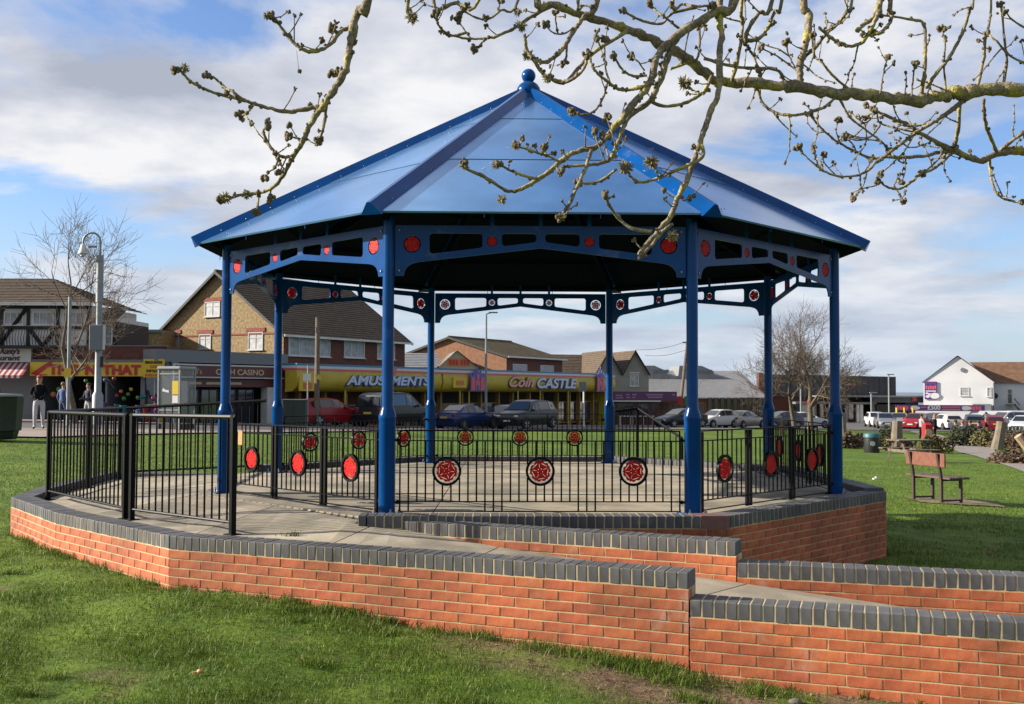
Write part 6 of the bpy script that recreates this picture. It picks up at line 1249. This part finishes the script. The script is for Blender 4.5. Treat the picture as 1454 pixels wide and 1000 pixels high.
grp(600, 0, 2.702, [
 [4.3, 4.55, 6, 10, [(440,-15),(500,15),(600,55),(680,80),(780,110),(860,145),(940,185),(1010,225),(1070,275),(1125,309),(1160,316)]],
 [4.35, 4.0, 9, 2.4, [(1195,-10),(1130,40),(1040,95),(960,150),(905,210),(880,290),(850,350),(800,410),(740,490),(670,560),(600,580),(540,610),(490,655),(440,690),(390,720),(330,735),(270,700),(220,670),(170,650),(155,625)]],
 [4.28, 4.1, 6.5, 2.2, [(975,140),(935,230),(910,320),(870,390),(800,440),(770,490),(745,560),(720,610),(670,630),(600,635),(550,640),(530,655)]],
 [4.35, 4.05, 6.5, 4.2, [(1140,-10),(1145,120),(1140,250),(1135,360),(1100,440),(1075,520),(1045,600),(1020,680),(985,750),(950,830),(910,880),(870,930),(830,975)]],
 [4.06, 3.95, 3, 2, [(880,890),(800,875),(750,835),(715,785),(700,750)]], [4.06, 4.0, 2.6, 2.4, [(960,860),(920,890),(880,940),(840,980)]],
 [4.15, 4.05, 4, 2.5, [(1066,545),(1075,600),(1030,630),(960,660),(900,685),(840,700),(800,680),(780,650)]], [4.1, 4.1, 1.8, 1.4, [(915,675),(900,655),(885,630)]], [4.12, 4.1, 1.6, 1.2, [(1000,770),(1015,765),(1025,757)]],
 [4.4, 4.3, 3.5, 3, [(1112,280),(1080,350),(1020,390),(940,408),(870,390)]], [4.38, 4.35, 1.8, 1.5, [(1062,362),(1035,345),(1010,325)]],
 [4.05, 4.0, 3, 2.4, [(648,575),(625,650),(600,700),(570,770),(545,810),(530,835)]], [4.12, 4.05, 2.2, 1.7, [(745,650),(690,690),(640,705),(600,700)]],
 [4.02, 3.95, 2.3, 1.8, [(445,688),(390,675),(340,655),(290,630)]], [4.03, 3.98, 2.1, 1.6, [(525,620),(480,600),(420,580),(360,560)]], [4.03, 4.0, 1.5, 1.1, [(490,604),(470,585),(468,565)]],
 [4.35, 4.25, 4, 1.6, [(505,20),(440,50),(380,90),(330,120),(260,145),(190,150),(130,140),(80,120),(55,80),(50,55)]], [4.28, 4.3, 1.4, 1.1, [(240,147),(215,180),(195,190)]], [4.27, 4.25, 1.3, 1, [(185,149),(150,100),(135,70)]],
 [4.3, 4.2, 2, 1.3, [(370,-8),(300,40),(250,75),(200,65),(155,40)]], [4.3, 4.25, 3, 2.5, [(40,-8),(130,10),(220,-8)]], [4.25, 4.2, 1.4, 1, [(290,45),(295,20),(300,5)]],
 [4.3, 4.15, 5, 3, [(675,-10),(620,60),(580,120),(545,180),(510,215),(470,240),(430,225),(400,190),(390,130)]], [4.2, 4.1, 3, 2, [(415,215),(460,280),(500,305),(550,315),(600,285),(625,250),(630,215)]],
 [4.15, 4.4, 2.3, 4.2, [(485,300),(540,320),(590,270),(660,200),(720,160),(790,118)]], [4.2, 4.1, 3, 1.5, [(885,320),(820,340),(760,345),(720,320),(680,290),(650,250),(640,200)]],
 [4.15, 4.12, 1.6, 1.1, [(718,315),(700,250),(700,150)]], [4.14, 4.1, 1.4, 1, [(695,235),(685,190),(670,150)]], [4.2, 4.15, 2, 1.5, [(862,290),(800,290),(760,260),(735,215)]], [4.2, 4.18, 1.3, 1, [(850,270),(830,240),(800,215)]],
 [4.15, 4.1, 1.9, 1.5, [(708,325),(690,380),(660,425),(620,440),(575,430)]], [4.1, 4.08, 1.3, .9, [(745,575),(730,520),(705,450)]], [4.1, 4.1, 1.2, .9, [(700,615),(680,570),(660,510)]], [4.1, 4.1, 1.2, .9, [(712,600),(700,560),(688,520)]],
 [4.4, 4.3, 2.2, 1.6, [(1050,30),(960,50),(920,90),(860,85),(800,60),(770,40)]], [4.4, 4.35, 1.8, 1.3, [(1005,130),(960,90),(920,60),(880,30),(868,15)]], [4.45, 4.45, 2, 1.6, [(950,265),(1020,240),(1058,215),(1062,100)]], [4.3, 4.3, 2, 1.4, [(555,170),(552,215),(545,240)]], [4.3, 4.2, 1.5, 1, [(590,100),(540,130),(500,125),(470,95)]], [4.3, 4.25, 1.3, 1, [(520,130),(512,90),(510,50)]], [4.4, 4.4, 1.4, 1, [(1040,60),(1010,170),(1005,230)]],
 [4.35, 4.3, 2.6, 1.5, [(960,-8),(1000,15),(1060,25),(1110,20)]], [4.3, 4.3, 2, 1.3, [(600,-6),(620,20),(660,30)]]])
grp(1000, 0, 3.2026, [
 [4.55, 4.75, 9, 13, [(90,375),(200,375),(320,390),(430,395),(560,420),(700,430),(830,440),(950,455),(1010,450),(1100,430),(1190,420),(1300,405),(1454,410),(1600,415)]],
 [4.58, 4.7, 6, 7, [(440,390),(435,300),(455,220),(470,150),(475,60),(452,-12)]], [4.6, 4.4, 4, 3, [(450,268),(500,220),(560,150),(610,100),(650,50),(675,-8)]],
 [5.2, 4.9, 9, 1.8, [(1600,680),(1454,685),(1370,690),(1300,715),(1240,730),(1150,690),(1080,660),(990,610),(930,570),(860,540),(790,510),(740,480)]],
 [5.05, 4.8, 4.5, 1.5, [(1160,693),(1080,690),(1000,710),(900,715),(830,715),(760,720),(690,690),(620,655),(560,610),(510,560),(480,520)]],
 [4.75, 4.7, 4.5, 1.5, [(1200,440),(1120,505),(1050,550),(970,600),(900,650),(850,690),(790,730),(740,780),(680,800),(600,800),(530,770),(470,720),(425,670)]],
 [5.05, 4.9, 2.6, 1.5, [(1130,690),(1100,720),(1040,770),(980,790),(940,830),(880,860),(830,850),(790,820)]],
 [4.7, 4.5, 4.5, 2, [(985,440),(1000,350),(1005,250),(1005,150),(990,100),(940,90),(860,75),(800,70)]], [4.7, 4.6, 3, 2, [(1005,400),(1060,330),(1110,270),(1150,200),(1185,120),(1215,20),(1225,-8)]],
 [4.75, 4.7, 3, 1.5, [(1245,400),(1270,260),(1280,180),(1300,80),(1305,-8)]], [4.75, 4.7, 2.3, 1.2, [(1355,400),(1375,280),(1365,180),(1355,60),(1345,20)]], [4.7, 4.65, 1.6, 1, [(1100,420),(1090,300),(1095,200),(1080,130)]],
 [4.5, 4.4, 5, 3, [(800,-10),(790,60),(760,130),(720,190),(670,210),(610,195),(560,160),(520,125)]], [4.5, 4.4, 4.5, 4, [(790,20),(770,80),(730,110),(690,140)]], [4.5, 4.45, 3, 2.6, [(850,-8),(855,60),(840,110),(800,150),(765,150)]],
 [4.57, 4.4, 3.5, 3, [(370,380),(340,325),(280,310),(200,310),(100,295),(0,265)]], [4.57, 4.6, 2, 2.2, [(240,395),(265,470),(320,510),(400,525),(480,510),(550,485),(600,440)]], [4.6, 4.6, 1.4, .9, [(800,430),(815,330),(835,260)]], [4.62, 4.6, 1.4, .9, [(942,440),(950,350),(960,290)]],
 [4.6, 4.5, 2, 1.4, [(660,410),(580,340),(540,290),(500,250),(490,160)]], [4.6, 4.8, 1.7, 1.2, [(610,440),(660,530),(720,580),(800,640),(840,680)]], [4.8, 5.1, 3, 3.5, [(1270,450),(1275,540),(1290,600),(1330,690)]], [4.8, 5.0, 3, 2.6, [(1160,470),(1155,580),(1140,660)]],
 [5.2, 5.15, 4, 3.5, [(1500,560),(1454,600),(1400,640),(1340,690)]], [5.15, 5.0, 2.2, 1.4, [(1295,720),(1310,830),(1340,890),(1400,915),(1454,920)]], [4.9, 4.95, 1.6, 1.2, [(785,505),(800,560),(900,590),(960,600)]], [4.9, 4.8, 1.5, 1, [(800,570),(760,620),(700,640),(640,620)]],
 [4.4, 4.3, 4.5, 3.5, [(185,205),(200,130),(250,60),(310,-8)]], [4.4, 4.3, 3, 2.4, [(180,185),(240,180),(290,130),(320,50),(355,-8)]], [4.5, 4.4, 3, 2.6, [(125,370),(160,230),(175,100),(172,-8)]], [4.45, 4.45, 2, 1.6, [(195,205),(230,270),(250,330)]],
 [4.85, 4.9, 1.2, .8, [(740,790),(720,850),(680,905)]], [4.9, 4.8, 1.4, 1, [(955,610),(900,700),(800,790)]], [4.6, 4.5, 1.5, 1.1, [(440,340),(380,290),(320,250),(260,220)]], [4.55, 4.5, 1.2, .9, [(415,312),(380,240),(375,190)]],
 [4.7, 4.65, 1.8, 1.4, [(1500,300),(1400,260),(1330,190),(1285,150)]], [4.7, 4.6, 1.5, 1.1, [(1500,150),(1400,90),(1370,50)]], [5.0, 4.95, 1.5, 1.1, [(1085,670),(1060,730),(990,790)]], [4.95, 4.9, 1.2, .8, [(900,715),(915,770),(895,830)]], [4.85, 4.8, 1.2, .8, [(620,655),(600,600),(610,545)]], [4.85, 4.8, 1.2, .8, [(690,690),(670,650),(640,630)]], [4.9, 4.85, 1.1, .8, [(600,800),(545,740),(540,705)]], [4.9, 4.85, 1.1, .8, [(530,770),(505,720),(500,680)]], [4.7, 4.7, 1.2, .9, [(700,520),(720,560),(760,540),(770,500)]], [4.95, 4.95, 1.2, .9, [(860,840),(890,890),(900,915)]]])
GEND = {'top': 0}
TRX, TRY = 5.6, 4.6
tr = thing('overhanging_tree', 'lichen covered bare tree with budding boughs hanging over the lawn and bandstand roof', 'tree', (TRX, TRY, gh(TRX, TRY)-.1))
TO = Vector(tr.location)
lim = MB(); tw = MB(); bud = MB(); lic = MB(); rng = random.Random(12)
def smooth_line(pts, k=3):
    out_ = []
    for i in range(len(pts)-1):
        p0, p1, p2, p3 = pts[max(i-1, 0)], pts[i], pts[i+1], pts[min(i+2, len(pts)-1)]
        for j in range(k):
            t = j/k; out_.append(.5*((2*p1)+(p2-p0)*t+(2*p0-5*p1+4*p2-p3)*t*t+(3*p1-p0-3*p2+p3)*t**3))
    out_.append(pts[-1]); return out_
def budc(p, s_, k=6):
    for i in range(k): o_ = Vector((rng.gauss(0, 1), rng.gauss(0, 1), rng.gauss(0, 1))).normalized()*s_*rng.uniform(.2, 1); bud.ball(p+o_-TO, s_*rng.uniform(.35, .6), 5, (1, 1, rng.uniform(.8, 1.4)))
def lichen(p, s_):
    for i in range(60):
        d_ = Vector((rng.gauss(0, 1), rng.gauss(0, 1), rng.gauss(0, 1))).normalized(); a = p+d_*s_*rng.uniform(.2, .6)-TO; b = p+d_*s_*rng.uniform(.8, 1.25)-TO; lic.tube([a, b], [s_*.13, s_*.05], 4)
OVER_Z = lambda X: 4.55+.06*X
for (u0, v0, sc), za, zb_, ra, rb, pts in BOUGHS:
    L3 = []; n = len(pts)
    ph = rng.uniform(0, 6)
    for i, (a, b) in enumerate(pts):
        f = i/(n-1); Z_ = za+(zb_-za)*f + .05*math.sin(ph+f*5)*(4*f*(1-f)); L3.append(P(u0+a/sc, v0+b/sc, Z_))
    wid = [(ra+(rb-ra)*((i/(n-1))**.8)) for i in range(n)]
    for end in (0, -1):                                            # carry boughs that leave the frame up to the limb overhead
        if pts[end][1] <= 0:
            q = L3[end]; up = Vector((q.x+.12*rng.uniform(-1, 1)+.1, q.y+.05, max(q.z+.4, OVER_Z(q.x)))); mid = (q+up)/2+Vector((.04, 0, 0))
            if end == 0: L3 = [up, mid]+L3; wid = [wid[0]*1.25, wid[0]*1.1]+wid
            else: L3 = L3+[mid, up]; wid = wid+[wid[-1]*1.1, wid[-1]*1.25]
    S3 = smooth_line(L3, 5); Zm = (za+zb_)/2
    W3 = [np.interp(i/(len(S3)-1), np.linspace(0, 1, len(wid)), wid)/F_PX*Zm*(.78 if max(ra, rb) > 3.4 else 1.0) for i in range(len(S3))]
    S3 = [q+Vector((rng.gauss(0, 1), rng.gauss(0, 1), rng.gauss(0, 1)))*W3[i]*.15 for i, q in enumerate(S3)]
    big = ra > 3.4 or rb > 3.4
    (lim if big else tw).tube([q-TO for q in S3], [w*rng.uniform(.82, 1.20) for w in W3], 9 if ra > 6 or rb > 6 else 6)
    thin_end = -1 if ra > rb else 0
    # knots, spurs and buds
    for i in range(2, len(S3)-1):
        w = W3[i]
        if w < .016:
            if rng.random() < .26: o_ = Vector((rng.gauss(0, 1), rng.gauss(0, .6), rng.gauss(0, 1))).normalized(); bud.ball(S3[i]+o_*w*1.1-TO, rng.uniform(.005, .010), 5)
            if rng.random() < .10:
                d_ = Vector((rng.gauss(0, 1), rng.gauss(0, .6), rng.gauss(.5, .7))).normalized(); ln_ = rng.uniform(.02, .09); a = S3[i]; b = a+d_*ln_*.5+Vector((0, 0, .004)); c = a+d_*ln_+Vector((0, 0, ln_*.25)); tw.tube([a-TO, b-TO, c-TO], [max(.0022, w*.4), .0025, .002], 5); budc(c, rng.uniform(.007, .014), 7)
                if rng.random() < .5: budc(b, .005, 3)
    if u0 == 1000:                                              # fine side twigs on the farther boughs
        for i in range(3, len(S3)-2):
            if rng.random() < .085 and W3[i] < .03:
                d_ = Vector((rng.gauss(-.3, .9), rng.gauss(0, .6), rng.gauss(.1, .9))).normalized(); ln_ = rng.uniform(.07, .22); pp = [S3[i]]; dd = d_
                for j in range(4): dd = (dd+Vector((rng.gauss(0, .22), rng.gauss(0, .2), rng.gauss(.08, .2)))).normalized(); pp.append(pp[-1]+dd*ln_/4)
                tw.tube([q-TO for q in pp], [.0042, .0036, .0032, .0028, .0022], 5)
                for q in pp[1:]: bud.ball(q-TO+Vector((rng.gauss(0, .003), 0, rng.gauss(0, .003))), rng.uniform(.004, .008), 5)
                budc(pp[-1], rng.uniform(.006, .011), 5)
    if min(ra, rb) < 3: budc(S3[thin_end], .018, 12)
for (u, v, Z_, s_) in ((585, 25, 4.2, .032), (740, 37, 4.28, .03), (750, 78, 4.2, .03), (972, 118, 4.35, .036), (888, 238, 4.08, .036), (925, 230, 4.1, .036), (812, 159, 4.1, .022), (320, 281, 3.9, .028), (350, 277, 3.9, .024), (262, 97, 3.6, .02), (380, 22, 3.6, .02), (660, 235, 4.0, .022), (705, 234, 3.98, .022), (733, 208, 3.98, .02), (797, 308, 4.0, .022), (712, 283, 4.02, .024), (955, 335, 4.06, .028), (776, 112, 4.12, .022), (735, 18, 4.28, .022)): lichen(P(u, v, Z_), s_*.85)
# a seed cluster dangling on a thread
a = P(421, 72, 3.66); b = P(424.5, 101, 3.66); tw.tube([a-TO, b-TO], .0009, 4); budc(b, .010, 7)
# trunk and the limbs out of sight that carry the boughs
g = TO.z; lim.tube([Vector((0, 0, 0)), Vector((.03, 0, .5)), Vector((0, .02, 1.4)), Vector((-.03, 0, 2.4)), Vector((0, .02, 3.4)), Vector((-.1, 0, 4.4)), Vector((.1, .1, 6.0)), Vector((.2, .1, 7.4))], [.34, .27, .24, .23, .21, .19, .13, .06], 14)
e1 = P(1000+1600/3.2026, 415/3.2026, 4.75); e2 = P(1000+1600/3.2026, 680/3.2026, 5.2)
lim.tube([e1-TO, (e1+Vector((.6, 0, .05)))-TO, Vector((-.9, .05, e1.z-TO.z+.02)), Vector((-.05, 0, e1.z-TO.z-.35))], [.026, .034, .06, .12], 10)
lim.tube([e2-TO, (e2+Vector((.6, -.2, .03)))-TO, Vector((-.8, .2, e2.z-TO.z)), Vector((0, 0, e2.z-TO.z-.3))], [.020, .028, .045, .10], 10)
ov = [Vector((-1.3, 3.9, OVER_Z(-1.3))), Vector((-.2, 4.05, OVER_Z(-.2)+.05)), Vector((1.0, 4.2, OVER_Z(1.)-.02)), Vector((2.4, 4.4, OVER_Z(2.4)+.04)), Vector((4.0, 4.5, OVER_Z(4.)-.05)), Vector((5.55, 4.6, 4.45))]
lim.tube([q-TO for q in smooth_line(ov, 3)], list(np.interp(np.linspace(0, 1, 16), [0, 1], [.03, .11])), 10)
obj('limbs', lim, LB, tr, smooth=180); o = obj('twigs', tw, LB, tr, smooth=180); o['kind'] = 'stuff'
o = obj('buds', bud, BUDM, tr, smooth=180); o['kind'] = 'stuff'; o = obj('lichen_tufts', lic, LICH, tr); o['kind'] = 'stuff'

# ================================================================ grass
GR = bpy.data.materials.new('grass_blades'); GR.use_nodes = True
def _gr():
    t = GR.node_tree; b = t.nodes['Principled BSDF']; n = t.nodes.new; l = t.links.new; b.inputs['Roughness'].default_value = .55; b.inputs['Specular IOR Level'].default_value = .25
    a = n('ShaderNodeAttribute'); a.attribute_name = 'tone'; r1 = n('ShaderNodeValToRGB'); e = r1.color_ramp.elements
    e[0].position = 0; e[0].color = (.034, .062, .005, 1); e[1].position = 1; e[1].color = (.22, .20, .075, 1); q = e.new(.45); q.color = (.076, .130, .010, 1); q = e.new(.8); q.color = (.128, .180, .017, 1); l(a.outputs['Fac'], r1.inputs[0]); l(r1.outputs[0], b.inputs['Base Color'])
    tr_ = n('ShaderNodeBsdfTranslucent'); l(r1.outputs[0], tr_.inputs[0]); ms = n('ShaderNodeMixShader'); ms.inputs[0].default_value = .25; l(b.outputs[0], ms.inputs[1]); l(tr_.outputs[0], ms.inputs[2]); l(ms.outputs[0], t.nodes['Material Output'].inputs[0])
_gr()
def blades(name, xs, ys, hs, ws, seed, tone_shift=0.0):
    rg_ = np.random.default_rng(seed); n = len(xs); zs = gheight(xs, ys)-.004
    az = rg_.uniform(0, 2*np.pi, n); face = rg_.uniform(0, np.pi, n); lean = rg_.uniform(.15, .95, n)
    dx, dy = np.cos(az)*lean*hs, np.sin(az)*lean*hs; wx_, wy_ = np.cos(face)*ws, np.sin(face)*ws; up = hs*np.sqrt(np.maximum(.15, 1-(lean*.75)**2))
    B1 = np.stack([xs-wx_, ys-wy_, zs], -1); B2 = np.stack([xs+wx_, ys+wy_, zs], -1)
    M1 = np.stack([xs-wx_*.75+dx*.35, ys-wy_*.75+dy*.35, zs+up*.6], -1); M2 = np.stack([xs+wx_*.75+dx*.35, ys+wy_*.75+dy*.35, zs+up*.6], -1); T = np.stack([xs+dx, ys+dy, zs+up], -1)
    vs = np.stack([B1, B2, M2, M1, T], 1).reshape(-1, 3).astype(np.float32); base = np.arange(n)*5
    me_ = bpy.data.meshes.new(name); me_.vertices.add(n*5); me_.vertices.foreach_set('co', vs.reshape(-1))
    li = np.stack([base, base+1, base+2, base+3, base+3, base+2, base+4], -1).reshape(-1).astype(np.int32); me_.loops.add(len(li)); me_.loops.foreach_set('vertex_index', li)
    me_.polygons.add(n*2); ls_ = np.empty(n*2, np.int32); ls_[0::2] = np.arange(n)*7; ls_[1::2] = np.arange(n)*7+4; me_.polygons.foreach_set('loop_start', ls_); me_.update(calc_edges=True)
    tone = np.clip(rg_.beta(2.2, 3.0, n)+tone_shift, 0, 1); tone = np.where(rg_.random(n) < .05, 1.0, np.minimum(tone, .85))
    at2 = me_.attributes.new('tone', 'FLOAT', 'POINT'); at2.data.foreach_set('value', np.repeat(tone, 5).astype(np.float32)); me_.materials.append(GR)
    o = obj(name, me_); o['kind'] = 'stuff'; o['label'] = 'short green lawn grass around the bandstand'; o['category'] = 'grass'; return o
rg_ = np.random.default_rng(5)
def scatter(n, x0, x1, y0, y1, dens_pow=1.6):
    y = y0/np.power(1-rg_.random(n)*(1-(y0/y1)**dens_pow), 1/dens_pow); x = x0+(x1-x0)*rg_.random(n)
    k = (x/y > -.515) & (x/y < .515) & ~inside(x, y); return x[k], y[k]
fxg = np.linspace(-8, 7, 151); fyg = np.linspace(4, 15, 111)
DG = np.array([[dirt_at(a, b)[0] for a in fxg] for b in fyg]); TG = np.array([[vnoise(a, b, 1.3, 6.)+.6*vnoise(a, b, 3.7, 2.) for a in fxg] for b in fyg])
def samp(Gd, x, y): i = np.clip(((x+8)/.1).astype(int), 0, 150); j = np.clip(((y-4)/.1).astype(int), 0, 110); return Gd[j, i]
x, y = scatter(430000, -6.6, 7.3, 5.0, 14.0); d_ = samp(DG, x, y); tq = samp(TG, x, y)
nearw = np.minimum(np.minimum(dist_seg(x, y, A2, A3), dist_seg(x, y, A3, A4)), np.minimum(dist_seg(x, y, A0, A1), dist_seg(x, y, A1, A2)))
keep = (rg_.random(len(x)) > d_*1.02) & (rg_.random(len(x)) < np.clip(.66+.7*tq, .18, 1)); x, y, d_, tq, nearw = x[keep], y[keep], d_[keep], tq[keep], nearw[keep]
h_ = rg_.uniform(.018, .047, len(x))*(1+.7*np.clip(tq, -.6, 1))*(1+.9*np.clip((.16-nearw)/.16, 0, 1)*(tq > .05)*(x < .2)); w_ = rg_.uniform(.0012, .0026, len(x))*(y/6)**.5
blades('lawn_grass', x, y, h_, w_, 8)
x, y = scatter(150000, -14, 15, 14.0, 34.0, 1.2); keep = rg_.random(len(x)) < .8; x, y = x[keep], y[keep]; blades('lawn_grass', x, y, rg_.uniform(.02, .05, len(x)), rg_.uniform(.002, .004, len(x))*(y/10)**.5, 9, .05)
# ragged tufts at the wall foot and in the worn strip
def tuft(n_t, pts, spread, hr, seed):
    r3 = np.random.default_rng(seed); xs, ys, hs = [], [], []
    for px, py, k in pts:
        m_ = int(n_t*k); a = r3.normal(0, spread*k**.5, m_); b = r3.normal(0, spread*.55*k**.5, m_); xs.append(px+a); ys.append(py+b); hs.append(r3.uniform(*hr, m_))
    xs, ys, hs = map(np.concatenate, (xs, ys, hs)); kk = ~inside(xs, ys); return xs[kk], ys[kk], hs[kk]
tp_ = []
for u, v, k in ((920, 952, 1.6), (955, 968, 1.2), (1010, 963, .7), (880, 945, 1.0), (1075, 985, .5), (275, 838, .7), (300, 842, .8), (700, 905, 1.0), (640, 895, .8), (480, 870, .9), (420, 868, 1.0), (170, 808, .6), (60, 775, .6), (1105, 972, .4), (830, 932, .9), (770, 922, .8), (560, 880, .7)):
    rr = P(u, v, 1.0)-Vector((0, 0, CZ)); t_ = 7.0
    for _ in range(8): q = rr*t_; t_ = t_*(CZ-gh(q.x, q.y))/max(.1, -q.z)
    q = rr*t_; tp_.append((q.x, q.y, k))
r6 = random.Random(31)
for a_, b_ in ((A0, A1), (A1, A2), (A2, A3), (A3, A4)):
    d_ = b_-a_; Lq = d_.length; nn_ = Vector((d_.y, -d_.x, 0)).normalized(); s_ = 0
    while s_ < Lq:
        s_ += r6.uniform(.06, .35); q = a_+d_*(s_/Lq)+nn_*r6.uniform(.0, .05); tp_.append((q.x, q.y, r6.choice([.04, .06, .1, .18])*(1 if q.x < -.6 else .35)))
for _ in range(30):
    yq = 5.4+6*r6.random()**1.5; xq = r6.uniform(-.48, .28)*yq
    if not bool(inside(np.array(xq), np.array(yq))): tp_.append((xq, yq, r6.choice([.12, .2, .35])))
x, y, h_ = tuft(420, tp_, .11, (.03, .085), 3); blades('lawn_grass', x, y, h_, np.full(len(x), .0024), 11, .02)
# weeds in the paving joints
for i, (u, v, Yq) in enumerate(((514, 747, 8.95), (415, 760, 8.5), (797, 792, 7.35))):
    q = P(u, v, Yq); zq = ramp_z(q.x, q.y); wm = MB(); r4 = random.Random(i)
    for j in range(40):
        a = r4.uniform(0, 6.28); l_ = r4.uniform(.015, .05); c = Vector((q.x+r4.gauss(0, .045), q.y+r4.gauss(0, .02), zq-.008)); d1 = Vector((math.cos(a)*l_, math.sin(a)*l_, l_*1.1)); s_ = Vector((-math.sin(a), math.cos(a), 0))*.004; wm.quad(c-s_, c+s_, c+d1+s_*.6, c+d1-s_*.6)
    o = obj('weed', wm, GR, None); tag(o, ['small weed in the paving joint beside the blue column foot', 'small weed in the landing joint behind the brick wall coping', 'little green weed at the edge of the ramp between the two brick walls'][i], 'weed')

# dead leaves and crumbs of earth in the worn strip
r5 = np.random.default_rng(21); n = 5200; x = r5.uniform(-1.2, 3.2, n); y = r5.uniform(5.3, 8.0, n); kk = ~inside(x, y) & (samp(DG, x, y) > .45); x, y = x[kk], y[kk]; z = gheight(x, y)+.003
lm = MB()
for a, b, c in zip(x, y, z):
    s_ = r5.uniform(.005, .018); d1 = Vector((r5.normal(), r5.normal(), r5.normal()*.35)).normalized()*s_; d2 = Vector((-d1.y, d1.x, r5.normal()*.3*s_))*.55; q = Vector((a, b, c+s_*.25)); lm.quad(q-d1, q+d2, q+d1, q-d2)
o = obj('leaf_litter', lm, mat('dead_leaf', (.10, .055, .03), .9, col2=(.30, .19, .10), vscale=9, space='Generated')); o['kind'] = 'stuff'; o['label'] = 'dead leaves and crumbs on bare earth under the ramp wall'; o['category'] = 'leaf litter'
